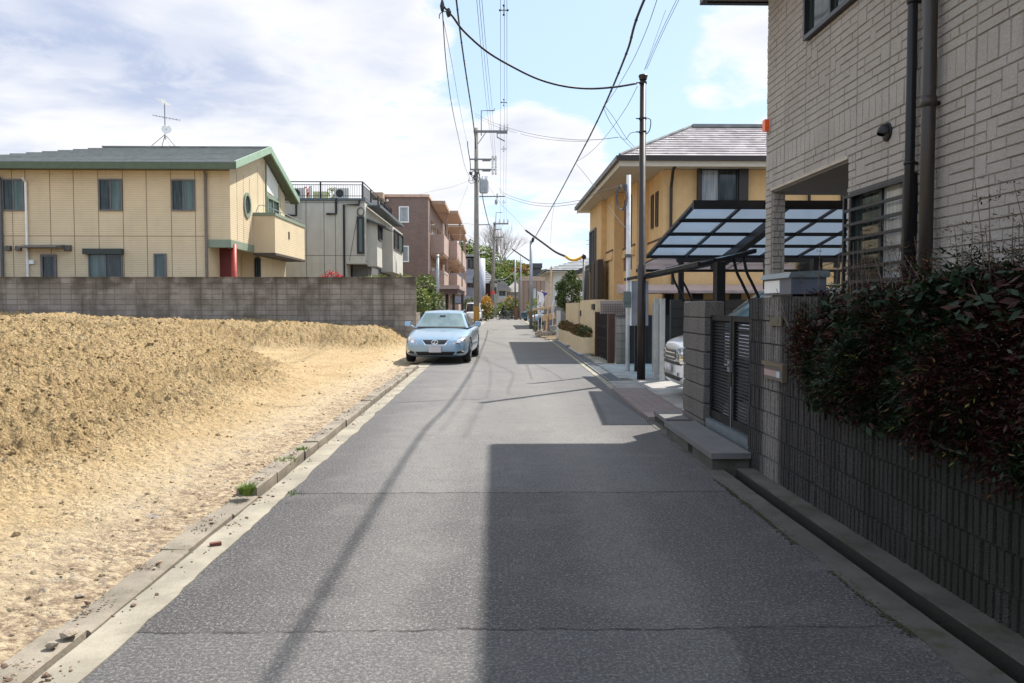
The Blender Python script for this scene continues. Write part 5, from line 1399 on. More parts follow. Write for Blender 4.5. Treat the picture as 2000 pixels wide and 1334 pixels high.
# windows: two narrow slots, recessed brown bay, far window, big balcony window
for (ya, yb) in ((27.35, 27.75), (28.15, 28.55)):
    sash(H3, 5.401, ya, yb, 4.2, 5.35, 'frame_black', 'glass', split=False, fw=.05, dep=.04)
m = MB(); m.box(4.96, 4.979, 30.1, 31.9, 2.9, 5.6); m.build('recess_panel', plain('recess_brown', (.17, .085, .05), .8), H3)
sash(H3, 4.40, 35.9, 38.0, 3.0, 4.95, 'frame_grey', 'glass', fw=.08)
a, b = W(1367, 330, 26.6), W(1440, 400, 26.6)
wall_window(H3, 26.599, a.x, b.x, b.z - .2, a.z, 'frame_black', 'glass_pale', 'glass', dep=.1, fw=.05)
m = MB(); m.box(a.x - .1, a.x - .002, 26.4, 26.598, b.z - .3, a.z + .05); m.build('window_surround', 'brown_metal', H3); m = MB(); m.box(b.x + .002, b.x + .3, 26.42, 26.598, b.z - .3, a.z + .05); m.build('window_surround', 'brown_metal', H3)
a, b = W(1648, 380, 26.6), W(1680, 394, 26.6); wall_window(H3, 26.599, a.x - .1, b.x + 1.4, b.z, a.z + .3, 'brown_metal', 'glass', dep=.1)
for u in (1640, 1250): pass
# ground-floor dark openings and sliding doors behind the carports
for (u0, u1) in ((1276, 1292), (1352, 1372), (1425, 1446), (1560, 1600)):
    a, b = W(u0, 560, 26.6), W(u1, 590, 26.6); m = MB(); m.box(max(a.x, 5.45), max(b.x, 5.7), 26.5, 26.598, .2, 2.1); m.build('shutter', 'frame_black', H3)
# downpipe from the eave, second small pipe
p = W(1325, 315, 25.9); q = W(1311, 350, 26.5)
m = MB(); m.tube([(p.x, 25.95, 6.1), (p.x - .1, 26.2, 5.85), (q.x, 26.5, 5.35), (q.x, 26.5, zb_ + .2), (q.x + .07, 26.5, zb_ - .1), (q.x + .07, 26.5, .2)], .05, 8); m.build('downpipe', 'brown_metal', H3)
p = W(1583, 385, 26.4); m = MB(); m.tube([(p.x - .2, 26.5, 5.9), (p.x, 26.5, 5.2), (p.x, 26.5, .3)], .05, 8); m.build('downpipe', 'brown_metal', H3)
# roof
t1, rz1 = 2.95, 7.72
rf = MB()
tiled(rf, (ex, ey0, eZ), (20.5, ey0, eZ), (ex + t1, ey0 + t1, rz1), (20.5, ey0 + t1, rz1), 13, .05)
tiled(rf, (ex, ey0 + 2 * t1, eZ), (ex, ey0, eZ), (ex + t1, ey0 + t1, rz1), (ex + t1, ey0 + t1, rz1), 13, .05)
tiled(rf, (20.5, ey0 + 2 * t1, eZ), (ex, ey0 + 2 * t1, eZ), (20.5, ey0 + t1, rz1), (ex + t1, ey0 + t1, rz1), 13, .05)
y2 = ey0 + 2 * t1; t2 = (ey1 - y2) / 2
tiled(rf, (ex, ey1, eZ), (ex, y2, eZ), (ex + t2, y2 + t2, eZ + t2 * .515), (ex + t2, y2 + t2, eZ + t2 * .515), 14, .05)
tiled(rf, (20.5, ey1, eZ), (ex, ey1, eZ), (20.5, y2 + t2, eZ + t2 * .515), (ex + t2, y2 + t2, eZ + t2 * .515), 14, .05)
tiled(rf, (ex, y2, eZ), (20.5, y2, eZ), (ex + t2, y2 + t2, eZ + t2 * .515), (20.5, y2 + t2, eZ + t2 * .515), 14, .05)
ro = rf.build('roof', 'roof_shiny', H3)
m = MB(); m.bar((ex + t1, ey0 + t1, rz1 + .06), (20.5, ey0 + t1, rz1 + .06), .2, .11)
m.tube([(ex, ey0, eZ + .06), (ex + t1, ey0 + t1, rz1 + .07)], .045, 6); m.build('ridge_cap', 'roof_dark', ro)
m = MB(); m.box(ex - .11, ex - .001, ey0 - .1, ey1 + .1, eZ - .13, eZ + .02); m.box(ex, 20.6, ey0 - .11, ey0 - .001, eZ - .13, eZ + .02); m.build('gutter', 'brown_metal', H3)
m = MB(); m.box(ex + .02, 20.5, ey0 + .02, ey1 - .02, eZ - .26, eZ - .2); m.build('soffit', 'soffit', H3)
m = MB(); m.box(ex, 20.5, ey0 + .001, ey0 + .019, eZ - .3, eZ - .02); m.box(ex + .001, ex + .019, ey0 + .02, ey1, eZ - .3, eZ - .02); m.build('fascia', 'soffit', H3)
# dark cladding panels at its far corner
pn = thing('screen_panel', 'tall dark brown screen panel at the far corner of the ochre house', 'screen', (4.3, 35, 0), 0, 'dark brown corner screens')
m = MB(); m.box(4.2, 4.385, 33.5, 36.4, 0, 3.45); m.build('panel', 'brown_panel', pn)
for y in (33.6, 34.9, 36.2): m = MB(); m.box(4.17, 4.199, y, y + .08, .05, 3.4); m.build('batten', 'brown_metal', pn)
pn2 = thing('screen_panel', 'lower dark brown screen panel left of the tall one', 'screen', (4.6, 40, 0), 0, 'dark brown corner screens')
m = MB(); m.box(4.46, 4.7, 38.6, 41, 0, 3.3); m.build('panel', 'brown_panel', pn2)
# wire mesh fence + pink plinth below it
p, q = W(1173, 593, 24.6), W(1232, 593, 24.4)
fn = thing('mesh_fence', 'fine brown wire mesh fence above the accordion gate', 'fence', (p.x, 24.5, 0))
m = MB(); z0, z1 = 1.25, p.z
for k in range(int((q.x - p.x) / .07)): m.box(p.x + .07 * k, p.x + .07 * k + .008, 24.5, 24.508, z0, z1)
for k in range(int((z1 - z0) / .07) + 1): m.box(p.x, q.x, 24.51, 24.518, z0 + .07 * k, z0 + .07 * k + .008)
m.build('mesh', 'brown_metal', fn)
m = MB(); m.box(p.x, q.x, 24.6, 24.75, 0, 1.72); m.build('plinth_wall', plain('pinkish_plinth', (.34, .27, .24), .8), fn)
# ---------------------------------------------------------------- low ochre walls with planters
def owall(name, label, boxes, cat='wall', grp=None, mat='ochre_wall'):
    t = thing(name, label, cat, (boxes[0][0], boxes[0][2], .05), 0, grp)
    m = MB()
    for b_ in boxes: m.box(*b_)
    m.build('rendered_wall', mat, t); return t
zA = W(1160, 585, 25.2).z
w1 = owall('garden_wall', 'ochre rendered garden wall nearest the brown accordion gate', [(3.05, 3.35, 25.1, 29.6, .05, zA), (3.351, 4.4, 25.1, 25.3, .05, zA - .01)], grp='ochre garden walls')
m = MB(); p = WX(1160, 600, 3.05); m.box(3.0, 3.049, p.y - .3, p.y + .3, 1.45, 1.62); m.build('intercom', 'frame_black', w1)
m = MB(); m.box(3.02, 3.049, 29.2, 29.5, 1.2, 1.4); m.build('wall_lamp', 'frame_black', w1)
w2_ = owall('garden_wall', 'farther ochre rendered garden wall beyond the narrow entrance gap', [(3.12, 3.4, 31.0, 36.4, .05, zA - .08), (3.401, 4.2, 31.0, 31.2, .05, zA - .09)], grp='ochre garden walls')
m = MB(); m.box(3.25, 3.3, 29.7, 30.9, .1, 1.45); 
for k in range(6): m.box(3.23, 3.249, 29.75 + k * .19, 29.80 + k * .19, .15, 1.4)
tag(m.build('entrance_gate', 'brown_metal'), 'slim dark gate in the gap between the two ochre walls', 'gate')
def planter(y0, y1, label, wallx):
    t = thing('planter', label, 'planter', (wallx - .2, y0, .05), 0, 'curved ochre planters')
    m = MB(); pts = []
    n = 10
    out = [(wallx, y0)] + [(wallx - .42 + .30 * (1 - math.sin(i / n * math.pi / 2)), y0 + .35 * (1 - math.cos(i / n * math.pi / 2))) for i in range(n + 1)] + [(wallx - .42 + .3 * (1 - math.cos(i / n * math.pi / 2)), y1 - .5 + .5 * math.sin(i / n * math.pi / 2)) for i in range(n + 1)] + [(wallx, y1)]
    m.prism([(x, y, .1) for x, y in out], (0, 0, .48)); m.build('planter_wall', 'ochre_wall', t, False)
    m = MB(); leafcloud(m, [((wallx - .2, y0 + (y1 - y0) * f, .72), (.24, (y1 - y0) * .24, .24)) for f in (.25, .6, .85)], 1200, .06, 3, shell=.3); m.build('foliage', ['leaf_rust', 'leaf_dark', 'leaf_rust'], t)
    m = MB(); m.box(wallx - .45, wallx, y0 + .05, y1, .051, .0999); m.build('planter_base', plain('pale_plinth', (.4, .4, .41), .8), t)
planter(25.3, 29.3, 'curved ochre planter with rusty shrub beside the nearest ochre wall', 3.045)
planter(31.1, 35.6, 'curved ochre planter with rusty shrub under the farther ochre wall', 3.115)
# ---------------------------------------------------------------- brown accordion gate
ag = thing('accordion_gate', 'dark brown folding lattice driveway gate with square post', 'gate', (3.15, 22, .04))
m = MB(); n = 26
for k in range(n):
    y = 22.3 + (25.0 - 22.3) * k / (n - 1); dx = .03 if k % 2 else -.03
    m.box(3.12 + dx - .012, 3.12 + dx + .012, y - .012, y + .012, .1, 1.33)
for k in range(n - 1):
    y = 22.3 + (25.0 - 22.3) * k / (n - 1); y2_ = 22.3 + (25.0 - 22.3) * (k + 1) / (n - 1)
    for z in (.25, .6, .95): m.bar((3.09, y, z), (3.15, y2_, z + .28), .012); m.bar((3.15, y, z + .28), (3.09, y2_, z), .012)
m.build('lattice', 'brown_metal', ag)
m = MB(); m.box(3.02, 3.2, 22.02, 22.22, .04, 1.36); m.box(3.03, 3.19, 25.001, 25.06, .04, 1.38); m.build('post', plain('gate_post_brown', (.07, .035, .025), .5), ag)
m = MB()
for k in range(5): y = 22.5 + k * .55; m.tube([(3.09, y, .08), (3.15, y, .08)], .035, 8)
m.build('castors', 'rubber', ag)
pb = thing('block_pillar', 'short grey block pillar between the accordion gate and dark wooden fence', 'pillar', (3.3, 21.8, .04))
m = MB(); m.box(3.22, 3.5, 21.65, 21.95, .04, 1.28); m.build('blocks', 'block_old', pb); m = MB(); m.box(3.2, 3.52, 21.63, 21.97, 1.281, 1.33); m.build('cap', 'conc_dark', pb)
df = thing('plank_fence', 'almost black board fence and door behind the dark pole', 'fence', (3.9, 21.4, .04))
m = MB(); m.box(3.501, 14, 21.7, 21.76, .04, 1.32)
m.build('boards', plain('fence_black', (.018, .015, .014), .6), df)
m = MB(); 
for k in range(14): m.box(3.56 + k * .15, 3.57 + k * .15, 21.69, 21.699, .06, 1.3)
m.build('batten', 'black_metal', df)
m = MB(); p = W(1226, 656, 21.65); m.box(p.x - .02, p.x + .02, 21.62, 21.66, p.z - .13, p.z + .13); m.build('door_handle', 'steel', df)
# ---------------------------------------------------------------- dark steel pole
bpx = G(1252, 743, .03); pz = W(1252, 146, bpx.y).z
bp_ = thing('dark_pole', 'tall dark brown steel pole with flared cap beside the driveway', 'pole', (bpx.x, bpx.y, .03))
m = MB(); m.tube([(bpx.x, bpx.y, .0), (bpx.x, bpx.y, 2.4), (bpx.x, bpx.y, 2.41), (bpx.x, bpx.y, pz - .1)], [.085, .085, .072, .062], 18); m.build('shaft', 'brown_metal', bp_, True)
m = MB(); m.tube([(bpx.x, bpx.y, pz - .1), (bpx.x, bpx.y, pz - .02), (bpx.x, bpx.y, pz)], [.075, .095, .08], 18); m.build('cap', 'brown_metal', bp_)
m = MB()
for v in (162, 232, 258): 
    z = W(1252, v, bpx.y).z; m.tube([(bpx.x, bpx.y, z - .02), (bpx.x, bpx.y, z + .02)], .078, 12); m.bar((bpx.x, bpx.y, z), (bpx.x - .14, bpx.y - .02, z), .02)
z = W(1252, 230, bpx.y).z; m.tube(catmull([(bpx.x + .07, bpx.y, z), (bpx.x + .16, bpx.y, z - .05), (bpx.x + .14, bpx.y, z - .25), (bpx.x + .07, bpx.y, z - .33)], 5), .01, 5)
m.build('cable_bracket', 'black_metal', bp_)
# ---------------------------------------------------------------- meter box on white service pole
sp = thing('service_pole', 'slim white steel service pole with cable coil rising above the meter box', 'pole', (3.0, 19, .04))
p = W(1228, 342, 19.2)
m = MB(); m.tube([(p.x, 19.2, .04), (p.x, 19.2, p.z)], .05, 10); m.build('shaft', plain('white_pole', (.6, .61, .62), .4), sp, True)
m = MB(); z = W(1228, 362, 19.2).z
for k in range(5): m.tube([(p.x - .05, 19.15, z - .03 * k), (p.x - .13, 19.1, z - .03 * k)], .015, 6)
for k in range(3): m.tube([(p.x - .18 + (.10 + .02 * k) * math.cos(a_ * .628), 19.1 - .02 * k, z - .3 + (.26 + .02 * k) * math.sin(a_ * .628)) for a_ in range(11)], .009, 4)
z = W(1228, 500, 19.2).z; m.tube([(p.x, 19.2, z - .03), (p.x, 19.2, z + .04)], .085, 10)
m.build('cable_coil', 'cable_grey', sp)
mbx = thing('meter_box', 'pale grey rectangular meter cabinet behind the dark pole', 'cabinet', (3.3, 19, 1.1))
a, b = W(1234, 549, 19), W(1266, 636, 19)
m = MB(); m.box(a.x, b.x, 19, 19.28, b.z, a.z); m.build('casing', plain('meter_grey', (.27, .245, .25), .6), mbx)
m = MB(); m.box(a.x - .02, a.x - .001, 18.98, 19.3, b.z, a.z + .01); m.build('side_strip', 'white_plastic', mbx)
m = MB(); m.box(a.x + .1, b.x - .1, 19.1, 19.2, .04, b.z - .001); m.build('stand', 'black_metal', mbx)
q = W(1224, 584, 19); m = MB(); m.tube([(q.x, 18.9, q.z), (q.x, 19.08, q.z)], .09, 16); m.box(q.x - .08, q.x + .08, 18.92, 19.06, q.z - .2, q.z + .17); m.build('meter', plain('meter_green_grey', (.14, .16, .145), .5), mbx)
# ---------------------------------------------------------------- stored folding gate posts and lot wall
for i, (u, v, lab) in enumerate(((1281, 739, 'slim white folding gate post nearest the dark pole'), (1293, 744, 'slim white folding gate post closest to the dark block wall'))):
    p = G(u, v, .05); t_ = thing('gate_post', lab, 'post', (p.x, p.y, .05), 0, 'white folding gate posts'); z = W(1281, 583, p.y).z
    m = MB(); m.box(p.x - .045, p.x + .045, p.y - .04, p.y + .04, .05, z); m.build('post', plain('cream_metal%d' % i, (.50, .48, .44), .5), t_)
    m = MB(); m.box(p.x - .03, p.x + .03, p.y + .05, p.y + .3, .15, z - .1); m.build('folded_lattice', 'steel', t_)
dw = thing('block_wall', 'dark stained block wall at the back of the minivan driveway', 'wall', (5, 17.6, 0))
m = MB(); m.box(3.75, 14, 17.55, 17.7, 0, 1.70); m.build('blocks', plain('dark_stained_block', (.06, .052, .045), .9, dirt=.4, bump=.006), dw)
m = MB()
for k in range(8): m.box(3.752, 14, 17.542, 17.549, .2 * k + .1, .2 * k + .108)
m.build('joints', 'black_metal', dw)
# ---------------------------------------------------------------- carports
cpA = thing('carport', 'black framed carport with bluish translucent panels over the white minivan', 'carport', (3.05, 14.5, .05), 0, 'black framed carports')
xA, yf_, yn, zf_, zn = 3.05, 16.5, 12.62, 2.56, 3.12
zA_ = lambda y: zf_ + (zn - zf_) * (yf_ - y) / (yf_ - yn)
colsx = [xA + .755 * k for k in range(9)]; rowsy = [yf_ + (yn - yf_) * k / 4 for k in range(5)]
m = MB()
for k, x in enumerate(colsx): m.bar((x, yf_ - .03, zA_(yf_)), (x, yn + .03, zA_(yn)), .045 if k not in (0, 8) else .07, .05)
for k, y in enumerate(rowsy): m.bar((colsx[0] - .03, y, zA_(y) - .012 + (.06 if k in (0, 4) else 0) * 0), (colsx[-1] + .03, y, zA_(y) - .012), .05 if k not in (0, 4) else .07, .06 if k < 4 else .13)
m.build('frame', 'black_metal', cpA)
m = MB()
for i in range(8):
    for j in range(4):
        x0, x1 = colsx[i] + .03, colsx[i + 1] - .03; y0, y1 = rowsy[j] - .035, rowsy[j + 1] + .035
        m.quad((x0, y0, zA_(y0) + .012), (x1, y0, zA_(y0) + .012), (x1, y1, zA_(y1) + .012), (x0, y1, zA_(y1) + .012))
m.build('roof_panels', 'panel', cpA)
for x in (4.52, 7.5):
    m = MB(); m.bar((x, yf_ - .1, zA_(yf_) - .12), (x, yn + .5, zA_(yn) - .16), .15, .15); m.build('main_beam', 'black_metal', cpA)
for x in (4.52, 5.55, 6.5, 7.5):
    m = MB(); m.box(x - .09, x + .09, yf_ + .05, yf_ + .25, .05, 2.52); m.build('post', 'black_metal', cpA)
# shallow second canopy with curved arms
cpB = thing('carport', 'low black canopy with curved arms sloping behind the block pillar', 'carport', (4.0, 17, .05), 0, 'black framed carports')
y0, y1 = 13.0, 19.5
lowx, lowz, hix, hiz = lambda y: 3.22 - .15 * (y - 13) / 6.5, lambda y: 2.245 - .04 * (y - 13) / 6.5, lambda y: 4.10 - .05 * (y - 13) / 6.5, lambda y: 2.455
pm = MB(); pm.add([(lowx(y0), y0, lowz(y0)), (hix(y0), y0, hiz(y0)), (hix(y1), y1, hiz(y1)), (lowx(y1), y1, lowz(y1))], [(0, 1, 2, 3)]); pmB = pm.build('roof_panels', 'panel', cpB)
m = MB()
m.bar((lowx(y0), y0, lowz(y0) - .02), (lowx(y1), y1, lowz(y1) - .02), .05, .06); m.bar((hix(y0), y0, hiz(y0) - .02), (hix(y1), y1, hiz(y1) - .02), .05, .06)
for k in range(6):
    y = y0 + (y1 - y0) * k / 5; m.bar((lowx(y), y, lowz(y) - .035), (hix(y), y, hiz(y) - .035), .04, .05)
m.build('frame', 'gate_black', cpB)
m = MB(); m.bar((3.5, 13.05, 2.27), (3.5, 19.3, 2.24), .09, .10); m.build('main_beam', 'gate_black', cpB)
for (y, xs) in ((13.15, (3.80, 3.96)), (17.4, (3.72, 3.90))):
    for xk in xs:
        m = MB(); m.tube(catmull([(xk, y, lowz(y) + (xk - lowx(y)) * .22 - .03), (xk + .06, y, 2.1), (xk + .16, y, 1.9), (xk + .30, y, 1.55), (xk + .34, y, .9)], 4), .024, 8); m.build('curved_arm', 'gate_black', cpB)
m = MB(); m.box(3.40, 3.53, 12.62, 12.75, .05, 2.24); m.box(3.42, 3.51, 12.751, 13.1, 2.14, 2.24); m.build('post', 'gate_black', cpB)
# blue arched carport further back
cpC = thing('carport', 'arched blue panelled carport behind the dark block wall', 'carport', (4.5, 19.5, .05), 0, 'black framed carports')
xs_ = [4.0 + .62 * k for k in range(11)]; arc = [(18.2, 2.60), (19.0, 2.69), (20.0, 2.74), (21.0, 2.74), (22.2, 2.68), (23.4, 2.56)]
m = MB(); vs = [(x, y, z) for (y, z) in arc for x in (xs_[0], xs_[-1])]
m.add(vs, [(2 * i, 2 * i + 1, 2 * i + 3, 2 * i + 2) for i in range(len(arc) - 1)]); 
cm_ = NT('blue_panel'); tr_ = cm_.n('ShaderNodeBsdfTranslucent'); cm_.put(tr_.inputs[0], (.30, .62, .95)); gl_ = cm_.n('ShaderNodeBsdfGlossy'); cm_.put(gl_.inputs[0], (.8, .85, .9)); cm_.put(gl_.inputs[1], .15); fr_ = cm_.n('ShaderNodeFresnel'); cm_.put(fr_.inputs[0], 1.2); mx_ = cm_.n('ShaderNodeMixShader'); cm_.put(mx_.inputs[0], fr_.outputs[0]); cm_.put(mx_.inputs[1], tr_.outputs[0]); cm_.put(mx_.inputs[2], gl_.outputs[0])
m.build('roof_panels', cm_.done(mx_.outputs[0]), cpC); pmB.data.materials[0] = cm_.m
m = MB(); m.bar((xs_[0], 18.2, 2.57), (xs_[-1], 18.2, 2.57), .08, .09); m.bar((xs_[0], 23.4, 2.57), (xs_[-1], 23.4, 2.57), .08, .09)
for x in xs_[::2]: m.tube([(x, y, z + .012) for y, z in arc], .022, 5)
m.build('frame', 'black_metal', cpC)
for x in (5.2, 6.3, 7.6, 9.6): m = MB(); m.box(x - .07, x + .07, 23.0, 23.14, .05, 2.55); m.build('post', 'black_metal', cpC)
# pinkish porch roof of the ochre house
m = MB(); a, b = W(1262, 553, 24.9), W(1430, 562, 24.9); m.prism([(3.9, 24.8, a.z - .22), (3.9, 26.5, a.z - .0), (3.9, 26.5, a.z - .3), (3.9, 24.8, a.z - .3)], (5.2, 0, 0))
m.build('porch_roof', plain('porch_pink', (.42, .32, .30), .6), H3)

# ================================================================ POLES
def crossarm(parent, c, d, L, mat='dark_steel', s=.09):
    m = MB(); c = Vector(c); d = Vector(d).normalized(); m.bar(c, c + d * L, s, s); return m.build('crossarm', mat, parent)
def insul(parent, pts, h=.3, r=.06, n=8):
    for p in pts:
        m = MB(); x, y, z = p
        m.tube([(x, y, z), (x, y, z + h * .2), (x, y, z + h * .21), (x, y, z + h * .5), (x, y, z + h * .51), (x, y, z + h)], [r * .4, r, r * .5, r, r * .4, r * .7], n); m.build('insulator', 'porcelain', parent)
YP1 = 60.; pb1, pt1 = W(931, 640, YP1), W(931.5, 250, YP1)
U1 = thing('utility_pole', 'tall concrete utility pole with transformer behind the blue car', 'utility pole', (pb1.x, YP1, 0))
m = MB(); m.tube([(pb1.x, YP1, 0), (pb1.x, YP1, pt1.z)], [.22, .13], 20); m.build('shaft', 'pole_concrete', U1, True)
def Q(u, v, Y=YP1): return W(u, v, Y)
a, b = Q(925, 258), Q(991, 258); m = MB(); m.bar((a.x, YP1 - .2, a.z), (b.x, YP1 - .2, a.z), .14, .16); m.bar((Q(970, 262).x, YP1 - .3, a.z - .05), (b.x, YP1 - .3, a.z - .05), .12, .22)
m.bar((pb1.x + .1, YP1 - .2, a.z - .9), (Q(950, 262).x, YP1 - .2, a.z), .05)
m.bar((Q(971, 262).x, YP1 - .2, Q(971, 262).z), (Q(971, 270).x, YP1 - .2, Q(971, 270).z), .06); m.bar((Q(971, 269).x, YP1 - .2, Q(971, 269).z), (Q(986, 277).x, YP1 - .2, Q(986, 277).z), .07)
m.build('crossarm', 'dark_steel', U1)
insul(U1, [(Q(u, 254).x, YP1 - .2, a.z + .08) for u in (977, 985, 991)], .42, .085)
m = MB(); m.tube([Q(940, 265), Q(940, 216), Q(965, 216), Q(966, 212)], .04, 6); m.build('ground_wire_bracket', 'dark_steel', U1)
for v in (312, 332):
    a, b = Q(918, v), Q(970, v); m = MB(); m.bar((a.x, YP1 - .2, a.z), (b.x, YP1 - .2, a.z), .09, .10); m.bar((Q(942, v + 2).x, YP1 - .2, a.z - .1), (Q(958, v + 2).x, YP1 - .2, a.z - .1), .09, .08); m.build('crossarm', 'dark_steel', U1)
m = MB()
for u in (962, 968):
    for k in range(6): z = Q(u, 308 + k * 6.4).z; m.tube([(Q(u, 0).x, YP1 - .3, z - .08), (Q(u, 0).x, YP1 - .3, z + .08)], .085, 8)
    m.tube([(Q(u, 308).x, YP1 - .3, Q(u, 306).z), (Q(u, 342).x, YP1 - .3, Q(u, 343).z)], .035, 6)
m.build('switch_stack', 'porcelain', U1)
a, b = Q(937, 352), Q(953, 379); cx_ = (a.x + b.x) / 2
m = MB(); m.tube([(cx_, YP1 - .45, b.z), (cx_, YP1 - .45, b.z + .06), (cx_, YP1 - .45, a.z - .08), (cx_, YP1 - .45, a.z)], [.27, .31, .31, .25], 18)
for k in range(10): an = k * .628; m.box(cx_ + .33 * math.cos(an) - .015, cx_ + .33 * math.cos(an) + .015, YP1 - .45 + .33 * math.sin(an) - .015, YP1 - .45 + .33 * math.sin(an) + .015, b.z + .1, a.z - .15)
tf = m.build('transformer', plain('transformer_grey', (.33, .36, .38), .5), U1)
m = MB()
for dx in (-.1, .1, .22): m.tube([(cx_ + dx, YP1 - .45, a.z), (cx_ + dx, YP1 - .45, a.z + .22)], .05, 6)
m.build('bushing', 'porcelain', tf)
m = MB()
for k in range(11):
    a_ = ru(0, 6.28); c = Q(926 + ru(-6, 8), 344 + ru(-8, 10)); m.tube([c + Vector((.25 * math.cos(a_ + j), ru(-.3, 0), .25 * math.sin(a_ + j))) for j in range(4)], .022, 5)
for k in range(4): c = Q(924 + ru(-5, 8), 340 + ru(-5, 12)); m.ico((c.x, YP1 - .3, c.z), .14, 0, .2)
m.build('cable_clutter', 'cable_grey', U1)
a = Q(936, 384); m = MB(); m.bar((a.x, YP1 - .1, a.z), (Q(986, 385).x, YP1 - .1, a.z), .07); m.build('crossarm', 'dark_steel', U1)
a = Q(972, 388); m = MB(); m.ico((a.x - .1, YP1 - .1, a.z - .25), (.13, .13, .24), 0, .1); m.tube([(Q(971, 380).x, YP1 - .1, a.z), (Q(971, 378).x, YP1 - .1, a.z + .35)], .05, 6); m.build('lightning_arrester', 'grey_plastic', U1)
a = Q(933, 439); m = MB(); m.tube([(a.x, YP1, a.z), (Q(957, 439).x, YP1 - .1, a.z)], .035, 6); m.build('cable_bracket', 'dark_steel', U1)
a = Q(938, 494); m = MB(); m.tube([(pb1.x + .2, YP1 - .1, a.z - .1), (a.x + .1, YP1 - .2, a.z)], .03, 6); m.prism([(a.x + .05, YP1 - .35, a.z + .05), (Q(948, 490).x, YP1 - .35, a.z + .12), (Q(948, 490).x, YP1 - .35, a.z - .02), (a.x + .05, YP1 - .35, a.z - .06)], (0, .3, 0)); m.build('street_lamp', 'white_plastic', U1)
m = MB()
for k in range(5):
    an = -2.7 + k * .55; m.tube([(pb1.x + .215 * math.cos(an), YP1 + .215 * math.sin(an), .5), (pb1.x + .21 * math.cos(an), YP1 + .21 * math.sin(an), Q(930, 598).z)], .035, 6)
m.build('warning_band', plain('ochre_band', (.55, .30, .05), .6), U1)
# second concrete pole
YP2 = 97.; b2, t2_ = W(960, 623, YP2), W(966.5, 434, YP2)
U2 = thing('utility_pole', 'second utility pole leaning slightly farther down the street', 'utility pole', (b2.x, YP2, 0))
m = MB(); m.tube([(b2.x, YP2, 0), (t2_.x, YP2, t2_.z)], [.24, .15], 14); m.build('shaft', 'pole_concrete', U2, True)
Q2 = lambda u, v: W(u, v, YP2 - .2)
m = MB(); m.bar(Q2(963, 437), Q2(993, 437), .14, .16); m.build('crossarm', 'dark_steel', U2)
m = MB(); m.bar(Q2(964, 448), Q2(977, 448), .1, .1); m.build('crossarm', 'dark_steel', U2)
m = MB(); m.bar(Q2(964, 464), Q2(982, 463), .12, .12); m.build('crossarm', 'dark_steel', U2)
m = MB(); m.tube([Q2(968, 436), Q2(969, 415), Q2(981, 415)], .04, 5); m.build('ground_wire_bracket', 'dark_steel', U2)
insul(U2, [Q2(u, 437) for u in (976, 984, 992)], .5, .12)
m = MB(); z0, z1 = Q2(962, 575).z, Q2(962, 568).z
fx = lambda z: b2.x + (t2_.x - b2.x) * z / t2_.z
m.tube([(fx(z0), YP2, z0), (fx(z1), YP2, z1)], .26, 14); m.build('warning_band', plain('red_band', (.5, .08, .06), .6), U2)
m = MB(); m.box(b2.x + .15, b2.x + .3, YP2 - .3, YP2 - .25, .6, Q2(962, 592).z); m.build('reflector_sheet', plain('orange_sheet', (.55, .2, .08), .6), U2)
# thin steel lamp poles on the right
def lpole(name, label, u, v, top, Y, r, mat='steel', extra=None):
    p = W(u, v, Y); t = thing(name, label, 'pole', (p.x, Y, 0)); z = W(u, top, Y).z
    m = MB(); m.tube([(p.x, Y, 0), (p.x, Y, z)], [r, r * .8], 12); m.build('shaft', mat, t, True)
    return t, p, z
t, p, z = lpole('steel_pole', 'grey steel pole with a brown plate where the thick cable ends', 1037, 640, 470, 56, .115)
m = MB(); m.box(p.x - .17, p.x - .02, 55.82, 55.87, W(0, 621, 56).z, W(0, 608, 56).z); m.build('number_plate', plain('plate_ochre', (.22, .1, .03), .6), t)
m = MB(); m.ico((p.x + .12, 55.95, W(0, 467, 56).z), (.1, .1, .2), 0, .1); m.build('cable_clamp', 'cable', t)
t, p, z = lpole('steel_pole', 'thin pale pole in front of the brown clad building', 1017, 622, 500, 92, .09)
m = MB(); m.box(p.x - .7, p.x - .35, 91.9, 92.2, 0, 1.4); m.build('notice_box', plain('rusty_box', (.16, .07, .04), .7), t)
t, p, z = lpole('steel_pole', 'thin far pole left of the brown clad building', 1006, 620, 506, 105, .11)
m = MB(); m.bar((p.x - .1, 105, z - .3), (p.x + 1.0, 105, z - .2), .06); m.build('cable_bracket', 'dark_steel', t)

# ================================================================ CABLES (all real spans between poles and houses)
def cable(label, ctrl, r, mat='cable', n=10, sides=5, grp='overhead cables', name='overhead_cable', ties=0):
    r *= 1 if r >= .022 else .68
    pts = catmull([c if isinstance(c, Vector) else W(*c) for c in ctrl], n)
    m = MB(); m.tube(pts, r, sides)
    o = m.build(name, mat, None, True)
    tag(o, label, 'cable', grp)
    if ties:
        k = MB()
        for i in range(0, len(pts) - 1, ties):
            q = pts[i].lerp(pts[i + 1], .5); d = (pts[i + 1] - pts[i]).normalized(); k.tube([q - d * r * .6, q + d * r * .6], r * 1.3, 6)
        ko = k.build('cable_tie', 'cable', o)
    return o
cable('thick black cable from the top edge passing the tall concrete pole', [(872, -260, 22), (884, -70, 30), (893, 15, 33), (901, 80, 37), (911, 150, 42), (921, 215, 50), (927, 262, 58), (931, 310, 61), (938, 352, 65), (945, 398, 73), (954, 435, 84), (962, 463, 97)], .036, sides=8, ties=5)
cable('thick black cable running diagonally down to the grey steel pole', [Vector((2.42, -6, 6.6)), Vector((2.42, 0, 6.62)), Vector((2.42, 7, 6.6)), (1258, 0, 13.5), (1225, 100, 16.5), (1188, 190, 20.5), (1155, 260, 26), (1125, 317, 32), (1085, 392, 43), (1043, 467, 56)], .023, sides=8, ties=4)
